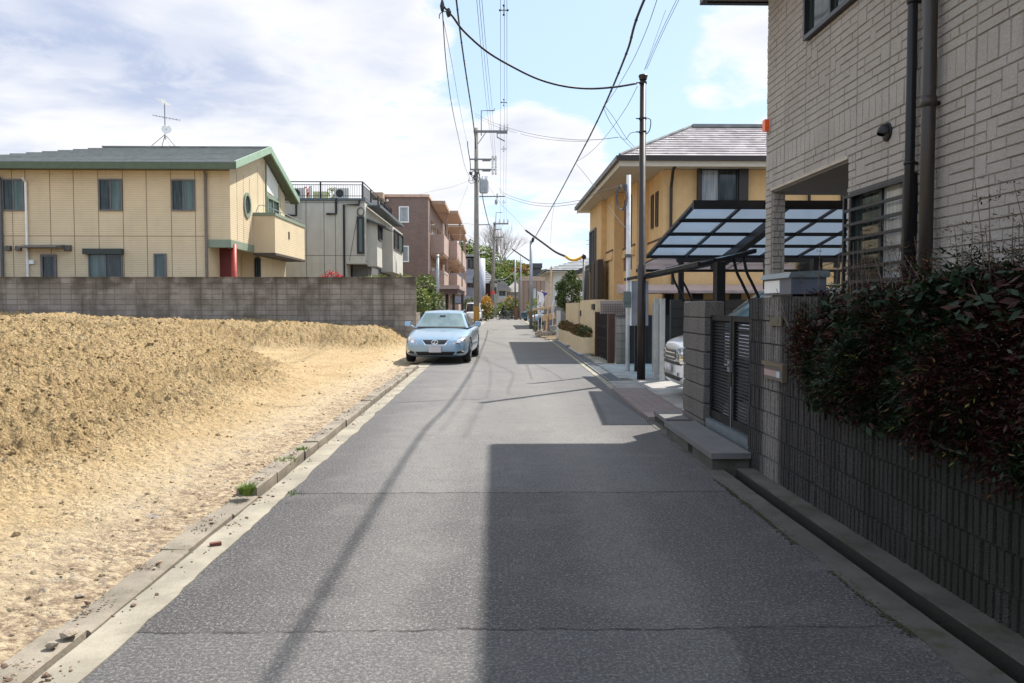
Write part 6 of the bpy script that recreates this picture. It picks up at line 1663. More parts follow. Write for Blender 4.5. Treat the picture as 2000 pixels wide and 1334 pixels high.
cable('medium black cable sagging across the street to the cap of the dark pole', [(868, 14, 15.5), (884, 32, 15.5), (905, 60, 15.6), (950, 100, 15.8), (1000, 130, 16.1), (1050, 154, 16.4), (1100, 168, 16.7), (1150, 173, 17.0), (1200, 170, 17.2), (1243, 163, 17.4)], .0221, sides=6, n=6)
m = MB(); 
for (u, v) in ((864, 12), (876, 24)): c = W(u, v, 15.5); m.ico(c, (.045, .05, .11), 0, .2)
c = W(868, 32, 15.5); m.tube([c + Vector((.10 * math.cos(a_ * .5), .02, .10 * math.sin(a_ * .5))) for a_ in range(8)], .009, 5)
c1, c2 = W(864, 12, 15.5), W(866, -30, 15.5); m.tube([c1, c2], .01, 5)
tag(m.build('cable_joint', 'cable'), 'cable joint and loop hanging at the top left of the wires', 'cable joint')
cable('thin black wire from the top edge to the transformer level', [(858, -80, 14), (864, 20, 15.5), (872, 130, 20), (884, 215, 27), (898, 280, 40), (908, 325, 52), (919, 350, 60)], .016)
cable('very thin wire falling beside the thin black one to an insulator', [(866, 40, 15.5), (882, 120, 20), (896, 200, 30), (907, 255, 45), (913, 281, 58)], .008)
cable('short thick drop from the insulator to the second crossarm', [(913, 276, 59), (914, 290, 59.3), (918, 315, 59.8), (919, 333, 59.8)], .03, grp='short drops')
for i, (u0, u1, lab) in enumerate(((928, 963, 'leftmost of the three parallel bare wires above the tall pole'), (933, 965, 'middle of the three parallel bare wires above the tall pole'), (938, 968, 'rightmost of the three parallel bare wires above the tall pole'))):
    cable(lab, [(u0 - 8, -120, 18), (u0 + 3, 0, 21), (u0 + 13, 110, 28), (u0 + 23, 210, 41), (u1, 309, 60)], .011, 'cable_grey')
for u, lab in ((977.5, 'left high voltage line of the vertical trio'), (985, 'centre high voltage line of the vertical trio'), (990, 'right high voltage line of the vertical trio')):
    du = (u - 984)
    cable(lab, [(984 + du * 1.1, -150, 24), (984 + du, 0, 30), (984 + du, 130, 40), (984 + du, 254, 60), (983 + du * .9, 330, 72), (983 + du * .9, 395, 86), (984 + du * 1.1, 437, 97)], .014, 'cable_grey')
for v, Y, lab in ((20, 31, 'topmost cross shaped line spacer'), (200, 48, 'second cross shaped line spacer from the top'), (291, 65, 'third cross shaped line spacer below the crossarm'), (395, 86, 'lowest cross shaped line spacer')):
    c = W(984, v, Y); s_ = .14; m = MB(); t_ = thing('line_spacer', lab, 'line spacer', c, 0, 'spacers on the vertical lines')
    m.bar(c - Vector((s_, 0, 0)), c + Vector((s_, 0, 0)), .03); m.bar(c - Vector((0, 0, s_)), c + Vector((0, 0, s_)), .03); m.build('cross', 'dark_steel', t_)
    for d in ((s_, 0), (-s_, 0), (0, s_ * 1.2), (0, -s_ * 1.2)): m = MB(); m.ico(c + Vector((d[0], 0, d[1])), .05, 0, .05); m.build('knob', 'black_metal', t_)
cable('upper of two thin cables from the tall pole across to the ochre house', [(928, 222, 60), (960, 238, 56), (1000, 252, 50), (1050, 264, 42), (1110, 272, 34), (1160, 273, 28), (1208, 268, 24)], .014)
cable('lower of two thin cables from the tall pole across to the ochre house', [(928, 227, 60), (960, 243, 56), (1000, 257, 50), (1050, 269, 42), (1100, 275, 35), (1150, 276, 29)], .012, 'cable_grey')
cable('upper sagging pair cable from the tall pole to the ochre eave', [(975, 366, 60), (986, 378, 58), (1030, 393, 50), (1080, 398, 42), (1140, 390, 34)], .016, 'cable_grey')
cable('lower sagging pair cable from the tall pole to the ochre eave', [(975, 370, 60), (986, 383, 58), (1030, 398, 50), (1080, 403, 42), (1138, 396, 35)], .016, 'cable_grey')
cable('cable from the pole over the ochre wall to its service coil', [(1140, 390, 34), (1170, 375, 30), (1215, 362, 20)], .011, 'cable_grey')
cable('thin cable dropping from the thick diagonal one to the white service pole', [(1124, 318, 32), (1150, 350, 29), (1185, 398, 25), (1215, 438, 21), (1229, 448, 19.2)], .012)
cable('thin wire from the top edge slanting along the thick diagonal cable', [(1283, 0, 14), (1262, 60, 16), (1235, 120, 18), (1205, 172, 21), (1180, 208, 24)], .009)
cable('thin wire from the dark pole down left to the thick diagonal cable', [(1245, 168, 17.4), (1220, 215, 19), (1180, 270, 24), (1150, 300, 28), (1124, 317, 32)], .009, 'cable_grey')
for (a, b, c, lab) in ((1327, 1290, 1252, 'left wire of the pair reaching the dark pole from the upper right'), (1332, 1294, 1255, 'right wire of the pair reaching the dark pole from the upper right')):
    cable(lab, [(a, -12, 13.5), (b, 65, 15), (c + 8, 135, 17)], .007, 'cable_grey')
cable('lone faint wire at the upper right beside the wire pair', [(1300, 20, 14), (1275, 90, 16), (1258, 138, 17.2)], .005, 'cable_grey')
cable('left short drop wire above the ochre eave', [(1178, 208, 24), (1190, 235, 24.5), (1215, 270, 25), (1235, 290, 25.7)], .010, grp='short drops')
cable('right short drop wire above the ochre eave', [(1182, 208, 24), (1200, 232, 24.5), (1222, 268, 25), (1239, 287, 25.7)], .010, grp='short drops')
cable('short slack wire from the dark pole towards the ochre eave', [(1248, 258, 17.4), (1232, 260, 18), (1222, 272, 22), (1210, 268, 24)], .01, grp='short drops')
cable('pale thin wire from the transformer to the left over the apartment roof', [(918, 352, 60), (880, 366, 58), (850, 372, 56), (800, 384, 52)], .011, 'cable_grey')
cable('steep thin stay wire left of the tall pole', [(914, 362, 60), (905, 385, 62), (895, 410, 65)], .01, 'cable_grey')
cable('thin wire leaving the tall pole left above the balconies', [(930, 440, 60), (915, 437, 61), (898, 437, 63)], .012, 'cable_grey')
cable('long thin wire from the transformer down right towards the far poles', [(955, 365, 60), (980, 400, 66), (1010, 430, 72), (1030, 455, 80)], .014, 'cable_grey')
cable('black cable drop between the two concrete poles', [(958, 440, 62), (962, 450, 70), (964, 462, 90), (968, 470, 97)], .03)
cable('black sagging cable low between the far poles', [(963, 546, 97), (985, 546, 98), (1010, 530, 103), (1060, 528, 100), (1075, 527, 90)], .05)
cable('vertical thin wire hanging above the far tiled roof', [(1083, 398, 50), (1078, 430, 60), (1075, 477, 75)], .012, 'cable_grey')
for i, (u, v0) in enumerate(((1079, 505), (1084, 500))):
    pass
# bar like thick cable ends and yellow sleeve
cable('thick dark cable with free end sloping down to the yellow sleeve', [(1027, 450, 44), (1060, 474, 43), (1085, 492, 42), (1105, 501, 41)], .055, sides=8, grp=None)
cable('drooping orange yellow protective sleeve at the end of the dark cable', [(1104, 500, 41), (1112, 506, 41), (1122, 508, 41), (1131, 505, 41), (1138, 501, 41)], .065, 'yellow', sides=8, grp=None, name='cable_sleeve')
cable('second dark cable slanting left of the steel pole', [(1000, 486, 62), (1020, 500, 60), (1037, 511, 57)], .05, sides=6, grp=None)
t, p, z = lpole('sleeve_pole', 'slim pole holding the yellow cable sleeve', 1140, 600, 496, 41, .07)
m = MB(); m.ico((p.x, 40.9, W(0, 501, 41).z), .14, 0, .1); m.build('clamp', 'cable', t)
# ================================================================ BUILDING SITE AND FAR END
# white gate board, planks, leaning pole, flags
YS = 39.0; p = G(1089, 661, 0)
t = thing('gate_board', 'tall white site gate board standing at the road edge', 'board', (p.x, YS, 0))
m = MB(); m.box(p.x - .1, p.x + .1, YS - .02, YS + .02, 0, W(0, 607, YS).z); m.build('board', 'white_wall', t)
m = MB(); m.bar((p.x + .03, YS + .05, .02), (p.x + .03, YS + .05, 1.3), .05); m.build('prop', 'wood_dark', t)
for k, (v, x0, x1, lab) in enumerate(((662, 2.3, 3.05, 'nearest raw plank bridging the gutter at the site'), (658, 2.25, 3.0, 'second raw plank bridging the gutter at the site'), (655, 2.1, 2.95, 'farthest raw plank bridging the gutter at the site'))):
    q = G(1070, v, .05); m = MB(); m.bar((x0, q.y, .06), (x1 + .3, q.y + .3, .065), .30, .045); tag(m.build('plank', 'wood'), lab, 'plank', 'planks at the site')
p = W(1067, 628, 46); q = W(1078, 520, 46)
m = MB(); m.tube([(p.x, 46, 0), (q.x, 46.3, q.z)], [.07, .05], 8); tag(m.build('wooden_pole', 'wood'), 'leaning raw wooden pole on the building site', 'pole')
for k, (u, v, w_, h_, lab) in enumerate(((1058, 605, .5, .12, 'raw timber trestle on the left of the site'), (1072, 622, .35, .3, 'short timber stack by the leaning pole'))):
    p = W(u, v, 44); t = thing('timber_trestle', lab, 'timber', (p.x, 44, 0), 0, 'timber on the site')
    m = MB(); m.bar((p.x - w_, 44, p.z), (p.x + w_, 44.2, p.z + .15), .1, h_); m.build('rail', 'wood', t)
    for sx in (-1, 1): m = MB(); m.bar((p.x + sx * w_ * .6, 44, 0), (p.x + sx * w_ * .8, 44.1, p.z), .06); m.build('leg', 'wood_dark', t)
m = MB(); p = W(1068, 640, 42)
for k in range(60): m.ico((p.x + ru(-.5, .8), 42 + ru(-1, 1.5), .05 + ru(0, .15)), ru(.05, .14), 0, .3)
tag(m.build('rubble', 'rock'), 'low pile of building rubble and chips on the site', 'rubble', kind='stuff')
p = W(1080, 628, 42.5); m = MB(); m.box(p.x - .15, p.x + .15, 42.3, 42.6, 0, .5); m.box(p.x - .17, p.x + .17, 42.28, 42.62, .5, .54); tag(m.build('grey_bucket', 'grey_plastic'), 'small grey bin on the building site behind the white board', 'bin')
p = W(1081, 637, 42.8); m = MB(); m.bar((p.x, 42.8, .45), (p.x + .25, 42.8, .75), .22, .04); tag(m.build('orange_sign', plain('orange_board', (.6, .17, .05), .6)), 'tilted orange board lying on the site', 'board')
def banner(label, u, vt, vb, Y, w_, mat, lean, mark=False, grp='site banners'):
    a, b = W(u, vt, Y), W(u, vb, Y); t = thing('banner_flag', label, 'banner', (a.x, Y, 0), 0, grp)
    m = MB(); m.tube([(a.x + lean, Y, 0), (a.x, Y, a.z + .05)], .02, 6); m.tube([(a.x, Y, a.z + .03), (a.x + w_, Y, a.z - .1)], .012, 5); m.build('flag_pole', 'white_plastic', t)
    m = MB(); n = 10
    vs = []
    for i in range(n + 1):
        f_ = i / n; z = a.z + (b.z - a.z) * f_; o_ = .07 * math.sin(f_ * 6) + lean * f_
        for j in range(5): g_ = j / 4; vs.append((a.x + o_ + w_ * g_ * (1 - .25 * f_ * f_), Y + .07 * math.sin(g_ * 4 + f_ * 5), z - .1 * g_))
    m.add(vs, [(i * 5 + j, i * 5 + j + 1, (i + 1) * 5 + j + 1, (i + 1) * 5 + j) for i in range(n) for j in range(4)])
    fo_ = m.build('flag_cloth', mat, t, True)
    if mark:
        m = MB()
        for i in range(7):
            z = a.z - .65 - i * .21; x = a.x + w_ * .42 + .04 * math.sin(i)
            for (dx0, dz0, dx1, dz1) in ((-.09, .05, .09, .05), (-.08, -.03, .08, -.03), (0, .08, 0, -.07), (-.08, .0, -.08 + ru(0, .1), -.08)): m.bar((x + dx0, Y - .09, z + dz0), (x + dx1, Y - .09, z + dz1), .022, .01)
        m.build('lettering', 'cloth_purple', fo_)
banner('white banner with a column of blurred purple lettering beside the leaning pole', 1050, 570, 612, 46, .30, 'cloth_flag', .05, True)
banner('purple blue banner half hidden behind the white one', 1057, 568, 577, 47, .28, 'cloth_purple', .02)
banner('rolled white banner hanging in front of the green tree', 1083, 555, 616, 43, .16, 'cloth_flag', -.12)
# grey block wall behind the site
a, b = W(1062, 598, 50), W(1108, 598, 47)
m = MB(); m.prism([(a.x, 50, 0), (b.x + .8, 47, 0), (b.x + .8, 47.15, 0), (a.x, 50.15, 0)], (0, 0, a.z)); tag(m.build('grey_block_wall', plain('grey_blocks', (.2, .2, .2), .9, dirt=.3)), 'grey block wall behind the building site', 'wall')
# round green tree
p = W(1113, 560, 42)
T = thing('street_tree', 'dense round green tree in front of the dark brown screens', 'tree', (p.x, 42.5, 0))
m = MB(); leafcloud(m, [((p.x, 42.5, 2.6), (.55, .6, .6)), ((p.x - .42, 42.3, 1.9), (.34, .45, .42)), ((p.x + .42, 42.4, 1.75), (.36, .5, .5)), ((p.x + .5, 42.6, 2.6), (.3, .4, .4)), ((p.x - .45, 42.6, 2.55), (.3, .4, .35)), ((p.x + .1, 42.6, 3.15), (.3, .35, .3)), ((p.x - .05, 42.2, 1.5), (.4, .4, .3))], 3000, .085, 3, shell=.3); m.build('crown', ['leaf', 'leaf_dark', 'leaf'], T)
m = MB(); limbs(m, (p.x, 42.5, 0), 2.2, .07, .5, 7, 1); m.build('trunk', 'bark', T)
p = W(1043, 590, 75); shrub('roadside_bush', 'bright green bush beside the brown clad building', [((p.x, 75, 1.2), (.8, .8, 1.1)), ((p.x + .6, 75, .8), (.6, .6, .8))], 900, .13, ['leaf', 'leaf_lime'])
p = W(1048, 633, 50); shrub('low_shrub', 'low dark shrub at the foot of the grey steel pole', [((p.x, 50, .3), (.3, .4, .3))], 260, .07, ['leaf_dark', 'leaf'])

def simple_house(name, label, x0, x1, y0, y1, h, wallmat, roofmat, rise, over=.5, gable=False, group=None, wins=(), winmat='glass', cat='house', swins=(), side=-1, base=0):
    t = thing(name, label, cat, ((x0 + x1) / 2, y0, base), 0, group)
    m = MB(); m.box(x0, x1, y0, y1, base - .3, base + h)
    if gable: m.prism([(x0 + .01, y0 + .005, base + h), (x1 - .01, y0 + .005, base + h), ((x0 + x1) / 2, y0 + .005, base + h + rise * .96)], (0, y1 - y0 - .01, 0))
    m.build('wall', wallmat, t)
    m = MB(); e = base + h - .02
    X0, X1, Y0, Y1 = x0 - over, x1 + over, y0 - over, y1 + over
    if gable:
        xm = (X0 + X1) / 2
        tiled(m, (X0, Y1, e), (X0, Y0, e), (xm, Y1, base + h + rise), (xm, Y0, base + h + rise), 9, .06); tiled(m, (X1, Y0, e), (X1, Y1, e), (xm, Y0, base + h + rise), (xm, Y1, base + h + rise), 9, .06)
        for s_ in (0, 1): m.bar((X0 if s_ else X1, Y0, e - .05), (xm, Y0, base + h + rise - .05), .1, .16)
    elif rise > 0:
        t_ = min(X1 - X0, Y1 - Y0) / 2; ym, xm = (Y0 + Y1) / 2, (X0 + X1) / 2; z = base + h + rise
        if X1 - X0 >= Y1 - Y0: r0, r1 = (X0 + t_, ym, z), (X1 - t_, ym, z); q = [(r0, r1), (r1, r1), (r1, r0), (r0, r0)]
        else: r0, r1 = (xm, Y0 + t_, z), (xm, Y1 - t_, z); q = [(r0, r0), (r0, r1), (r1, r1), (r1, r0)]
        cn = [(X0, Y0, e), (X1, Y0, e), (X1, Y1, e), (X0, Y1, e)]
        for k in range(4): tiled(m, cn[k], cn[(k + 1) % 4], q[k][0], q[k][1], 9, .06)
    else: m.box(X0, X1, Y0, Y1, base + h + .001, base + h + .3)
    m.build('roof', roofmat, t)
    m = MB(); m.box(X0 + .05, X1 - .05, Y0 + .05, Y1 - .05, e - .12, e - .06) if rise > 0 else m.box(X0 + .1, X1 - .1, Y0 + .1, Y1 - .1, base + h - .2, base + h + .0005)
    m.build('eaves', 'soffit', t)
    for (wx, wz, ww, wh) in wins: wall_window(t, y0, wx - ww / 2, wx + ww / 2, base + wz, base + wz + wh, 'frame_grey', winmat, winmat, fw=.08, dep=.06)
    for (wy, wz, ww, wh) in swins: sash(t, x0 if side < 0 else x1, wy - ww / 2, wy + ww / 2, base + wz, base + wz + wh, 'frame_grey', winmat, fw=.08, out=side, dep=.06)
    return t
# left side beyond the apartment block
x1 = W(943, 500, 106).x
G1 = simple_house('grey_apartment', 'pale grey three storey building with rounded end beyond the brown apartments', x1 - 9, x1 - .6, 106, 120, W(0, 500, 106).z, plain('pale_grey_wall', (.30, .32, .37), .7), 'grey_plastic', 0, .1, wins=[(W(u, 540, 106).x, z, .8, 1.3) for u in (919, 926) for z in (1, 3.9, 6.3)], cat='apartment block')
m = MB(); m.tube([(x1 - .6, 107.2, 0), (x1 - .6, 107.2, W(0, 503, 106).z)], .9, 20); m.build('stair_tower', plain('tower_white', (.36, .38, .43), .6), G1, True)
for v in (538, 578): m = MB(); z = W(0, v, 105).z; m.box(x1 - 6, x1 - 1.3, 104.8, 105.99, z - .9, z); m.build('balcony', plain('balcony_grey_blue', (.33, .37, .45), .6), G1)
xa, xb = W(944, 560, 118).x, W(962, 560, 118).x
simple_house('dark_roof_house', 'brown walled house with long grey roof behind the second pole', xa - 2, xb + .3, 118, 128, W(0, 552, 118).z, plain('dark_brown_wall', (.10, .06, .05), .8), plain('grey_sheet_roof', (.27, .26, .27), .5), 2.3, .6)
xa, xb = W(958, 560, 112).x, W(971, 560, 112).x
simple_house('beige_box_house', 'narrow pale beige house directly right of the second pole', xa, xb, 112, 119, W(0, 549, 112).z, plain('pale_beige_wall', (.42, .41, .35), .8), plain('flat_roof_beige', (.35, .34, .3), .8), 0, .1, wins=[((xa + xb) / 2, 3.2, .7, .9)])
xa, xb = W(972, 575, 140).x, W(990, 575, 140).x
simple_house('balcony_house', 'low house with dark roof and white balcony left of the tan roofed one', xa, xb, 140, 150, W(0, 566, 140).z, plain('mid_grey_wall', (.35, .36, .36), .8), plain('charcoal_roof', (.08, .08, .085), .6), 1.8, .8, wins=[((xa + xb) / 2, 3.2, 1.1, 1.2)])
m = MB(); p = W(977, 600, 138); m.box(p.x - .9, p.x + 1.5, 138, 138.2, 0, W(0, 583, 138).z); m.box(p.x + .1, p.x + 1.0, 137.99, 137.999, 0, W(0, 597, 138).z); tag(m.build('retaining_wall', plain('retaining_stone', (.32, .29, .25), .9, dirt=.3)), 'pale stone retaining wall below the balcony house', 'wall')
xa, xb = W(992, 580, 150).x, W(1020, 580, 150).x
simple_house('tan_roof_house', 'far house with tan hipped roof at the end of the street', xa, xb, 150, 159, W(0, 570, 150).z, plain('far_wall', (.3, .3, .29), .8), 'roof_tan', 2.0, .9, wins=[(xa + 1.1, 1.6, 1, 1.3), (xb - 1.2, 1.6, .9, 1.3)])
m = MB(); p = W(993, 568, 148); m.bar((p.x, 148, p.z), (p.x + .8, 148, p.z), .05, .35); tag(m.build('white_sign', 'white_plastic'), 'small white sign board in front of the far tan roofed house', 'sign')
xa, xb = W(1019, 560, 98).x, W(1092, 560, 98).x
simple_house('brown_clad_building', 'plain brown metal clad building with flat roof beyond the site', xa, xb, 98, 112, W(0, 544, 98).z, 'brown_clad', plain('roof_edge_brown', (.42, .3, .24), .6), 0, .15, wins=[(W(1041, 575, 98).x, 1.9, .9, 1.8)], winmat='glass_white', cat='building')
# right: tiled roof house and white gable behind the tree
xa, xb = W(1081, 560, 58).x, W(1140, 560, 58).x
simple_house('tiled_house', 'white walled house with grey tiled roof behind the round tree', xa, xb + 3, 58, 68, W(0, 527, 58).z, 'white_wall', 'roof_grey', 1.05, .6, wins=[(xa + .55, .9, .6, 1.6), (xa + 1.6, .9, .6, 1.6)])
xa = W(1128, 540, 49).x
simple_house('white_gable_house', 'white gabled house between the tree and the brown screens', xa + .1, xa + 6.5, 49, 56, W(0, 532, 49).z, 'white_wall', plain('dark_gable_roof', (.045, .05, .06), .5), 1.6, .4, gable=True)
a = thing('tv_antenna', 'thin aerial on the roof behind the ochre house corner', 'antenna', (W(1150, 500, 50).x, 50, 4))
m = MB(); p = W(1151, 515, 50); m.tube([p, W(1151, 470, 50)], .02, 5)
for v in (470, 478): m.tube([W(1145, v, 50), W(1156, v - 2, 50)], .012, 4)
m.build('mast', 'dark_steel', a)
# road edge plants and hedges at left
p = W(958, 600, 92); shrub('golden_hedge', 'orange golden clipped hedge between the two utility poles', [((W(950, 590, 86).x, 86, 1.5), (.6, 2.2, 1.2)), ((W(953, 590, 90).x, 90, 1.2), (.5, 1.6, 1.0))], 1500, .14, ['leaf_gold', 'leaf_gold', 'leaf_rust'])
p = W(921, 600, 84); shrub('red_green_hedge', 'dark green and rusty hedge behind the white kei van', [((p.x, 84, 1.3), (1.0, 1.6, 1.1)), ((p.x + 1.5, 84.5, 1.0), (.9, 1.2, .9))], 1400, .14, ['leaf_rust', 'leaf_dark', 'leaf'])
for k, (u, v, Y, s_, mats, lab) in enumerate(((985, 606, 108, 1.1, ['leaf', 'leaf_lime'], 'bright green bush behind the cyclist'), (1000, 600, 112, 1.3, ['leaf', 'leaf_lime'], 'rounded green bush right of the cyclist'), (997, 589, 120, .9, ['leaf_gold', 'leaf_lime', 'leaf'], 'yellow flowering bush above the green bushes'), (975, 602, 122, .9, ['leaf_lime', 'leaf'], 'lime bush left of the cyclist near the black car'))):
    p = W(u, v, Y); shrub('far_bush', lab, [((p.x, Y, max(.6, p.z)), (s_ * 1.2, s_, s_)), ((p.x + .6, Y, max(.4, p.z - .5)), (s_, s_, s_ * .8))], 700, .17, mats, group='bushes at the end of the street')
m = MB(); p = W(1009, 611, 112); m.box(p.x - .3, p.x + 1.1, 112, 112.3, 0, W(0, 598, 112).z); tag(m.build('grey_kiosk', 'grey_plastic'), 'small pale grey kiosk wall at the end of the street', 'kiosk')
m = MB(); q0 = G(996, 618, .2)
m.tube([(W(990, 0, 106).x, 106, .85), (W(1012, 0, 106).x, 106, .85)], .03, 5); m.tube([(W(990, 0, 106).x, 106, .45), (W(1012, 0, 106).x, 106, .45)], .03, 5)
for u in (990, 996, 1002, 1008, 1012): x = W(u, 600, 106).x; m.tube([(x, 106, 0), (x, 106, .85)], .03, 5)
tag(m.build('guard_rail', 'steel'), 'low pale guard rail across the end of the street', 'rail')

# ---------------------------------------------------------------- wooded hill
def hill_h(x, y):
    k = sstep(150, 235, y) * (1 - .35 * sstep(260, 330, y))
    prof = lerp([(-120, 12), (-40, 15), (-14, 17), (2, 12.5), (14, 11.5), (30, 9), (70, 7), (140, 5)], x)
    return prof * k + 1.2 * noise.noise((x * .04, y * .04, 1)) * k
m = MB(); nx, ny = 70, 34; vs = []
for j in range(ny + 1):
    for i in range(nx + 1):
        x = -260 + 560 * i / nx; y = 148 + 200 * j / ny; vs.append((x, y, hill_h(x, y) - .35))
m.add(vs, [(j * (nx + 1) + i, j * (nx + 1) + i + 1, (j + 1) * (nx + 1) + i + 1, (j + 1) * (nx + 1) + i) for j in range(ny) for i in range(nx)])
struct(m.build('hill', 'hill', smooth=True))
def tree_at(u, vtop, Y, w_, kind, lab, name='broadleaf_tree', n=900, grp='trees on the wooded hill'):
    top = W(u, vtop, Y); x = top.x; z0 = hill_h(x, Y) if Y > 150 else 0
    H = max(2.5, top.z - z0); t = thing(name, lab, 'tree', (x, Y, z0), 0, grp)
    r = w_ / 2; bl = []
    for k in range(7):
        a_ = k * 2.4; rr = r * .55
        bl.append(((x + math.cos(a_) * rr * ru(.5, 1), Y + math.sin(a_) * rr, top.z - H * ru(.15, .55)), (r * ru(.4, .62), r * .6, H * ru(.14, .24))))
    bl.append(((x, Y, top.z - H * .2), (r * .5, r * .5, H * .2)))
    m = MB(); leafcloud(m, bl, n, max(.28, w_ * .055), len(kind)); m.build('crown', kind, t)
    m = MB(); limbs(m, (x, Y, z0 - .3), H * .75, .22, r * .5, 5, 1); m.build('trunk', 'bark', t)
D, M_, L, O_, PL = ['leaf_dark', 'leaf'], ['leaf', 'leaf_dark', 'leaf_lime'], ['leaf_lime', 'leaf_lime', 'leaf'], ['leaf_gold', 'leaf_rust', 'leaf_lime'], ['leaf_pale', 'leaf_rust']
TT = [(915, 466, 190, 7, D, 'dark evergreen left of the tall pole above the grey apartments'), (906, 470, 200, 7, D, 'dark evergreen just above the brown balconies'), (936, 478, 180, 8, M_, 'mid green tree between the tall pole and second pole'),
      (948, 486, 175, 7, M_, 'olive green tree left of the second pole crossarms'), (940, 500, 165, 6, L, 'lime green tree on the slope beside the tower'), (955, 505, 165, 6, M_, 'leafy tree behind the second pole shaft'),
      (975, 515, 200, 7, L, 'yellow green tree right of the second pole'), (988, 508, 205, 8, L, 'bright yellow green tree at the hill crest'), (1000, 512, 210, 7, O_, 'ochre budding tree on the crest'),
      (984, 530, 185, 8, M_, 'green tree below the yellow crest tree'), (1000, 532, 182, 8, L, 'lime tree left of the thin far pole'), (970, 538, 178, 7, D, 'dark green tree low beside the second pole'),
      (1013, 522, 200, 7, O_, 'rust coloured tree above the brown clad building'), (1024, 515, 215, 7, PL, 'pale budding tree right of the thin far pole'), (1035, 517, 215, 6, PL, 'pale budding tree touching the grey steel pole'),
      (1050, 524, 190, 7, D, 'dark green tree above the clad building roof'), (1062, 527, 185, 7, D, 'dark green tree beside the far dark roof'), (990, 548, 170, 8, D, 'dark tree just above the tan roof'), (1008, 545, 172, 7, M_, 'green tree above the right end of the tan roof'),
      (1030, 535, 190, 7, M_, 'mid green tree behind the clad building roof edge'), (1045, 536, 178, 7, D, 'shadowy tree behind the clad building'), (962, 522, 182, 6, M_, 'green tree filling the gap right of the second pole')]
for a in TT: tree_at(*a)
for k in range(0):
    Y = ru(215, 300); x = random.choice((ru(-130, -36), ru(40, 150))); z0 = hill_h(x, Y); u = 967 + x / Y * F; 
    t_top = 597 - (z0 + ru(6, 9) - HC) / Y * F
    tree_at(u, t_top, Y, ru(7, 10), random.choice((D, M_)), 'evergreen on the ridge hidden behind nearer buildings', n=320, grp='ridge trees')
# bare tree on the crest
p = W(976, 450, 200); z0 = hill_h(p.x, 200)
BT = thing('bare_tree', 'tall leafless grey tree standing on the hill crest', 'tree', (p.x, 200, z0))
m = MB(); tw = MB()
def branch(mb, o, d, L, r, lv):
    e = o + d * L; mid = o.lerp(e, .5) + Vector((ru(-1, 1), ru(-1, 1), ru(-1, 1))) * L * .05
    mb.tube([o, mid, e], [r, r * .8, r * .6], 5 if lv > 2 else 3)
    if lv <= 0: return
    for k in range(4 if lv > 1 else 5):
        nd = (d + Vector((ru(-1, 1), ru(-1, 1), ru(-.3, .8))) * .62).normalized()
        branch(mb, o.lerp(e, ru(.45, 1)), nd, L * ru(.55, .8), r * .5, lv - 1)
Ht = p.z - z0
for k in range(5):
    branch(m, Vector((p.x, 200, z0)), Vector((ru(-.6, .6), ru(-.3, .3), 1)).normalized(), Ht * .48, .17, 4)
m.build('branches', 'bark_grey', BT)
m = MB(); m.tube([(p.x, 200, z0 - .5), (p.x, 200, z0 + 1)], [.3, .2], 8); m.build('trunk', 'bark_grey', BT)
# dark flat roof on the hill at right
p = W(1055, 513, 150); m = MB(); m.box(W(1040, 0, 150).x, W(1060, 0, 150).x, 150, 156, W(0, 522, 150).z, W(0, 513, 150).z)
m.box(W(1043, 0, 150).x, W(1057, 0, 150).x, 150.5, 155, 3, W(0, 522, 150).z - .001); tag(m.build('dark_roof_building', plain('slate_flat', (.05, .055, .07), .6)), 'dark flat topped building peeking above the trees', 'building')
# ---------------------------------------------------------------- cyclist
YC = 92.; cxx = W(983, 600, YC).x
BK = thing('bicycle', 'step through bicycle crossing the far end of the street', 'bicycle', (cxx, YC, 0))
def ring(mb, c, r, tr, n=24):
    mb.tube([(c[0] + r * math.cos(6.2832 * k / n), c[1], c[2] + r * math.sin(6.2832 * k / n)) for k in range(n + 1)], tr, 5)
xr, xf = cxx - .52, cxx + .54
for x in (xr, xf):
    m = MB(); ring(m, (x, YC, .33), .31, .022); wo = m.build('wheel', 'rubber', BK)
    m = MB()
    for k in range(8): an = k * .785; m.tube([(x, YC, .33), (x + .3 * math.cos(an), YC, .33 + .3 * math.sin(an))], .005, 3)
    m.build('spokes', 'steel', wo)
m = MB()
for a, b in (((xr, .33), (cxx - .1, .28)), ((cxx - .1, .28), (cxx - .22, .8)), ((cxx - .1, .28), (cxx + .33, .72)), ((xr, .33), (cxx - .2, .62)), ((xf, .33), (cxx + .36, .92))): m.tube([(a[0], YC, a[1]), (b[0], YC, b[1])], .018, 6)
m.build('frame', 'dark_steel', BK)
m = MB(); m.box(cxx - .34, cxx - .12, YC - .09, YC + .09, .80, .86); m.build('saddle', 'rubber', BK)
m = MB(); m.tube([(cxx + .22, YC - .26, .98), (cxx + .34, YC - .12, 1.02), (cxx + .36, YC, .95), (cxx + .34, YC + .12, 1.02), (cxx + .22, YC + .26, .98)], .016, 6); m.build('handlebar', 'steel', BK)
m = MB(); m.prism([(cxx + .42, YC - .14, .75), (cxx + .64, YC - .14, .75), (cxx + .70, YC - .14, .98), (cxx + .40, YC - .14, .98)], (0, .28, 0)); m.build('basket', 'dark_steel', BK)
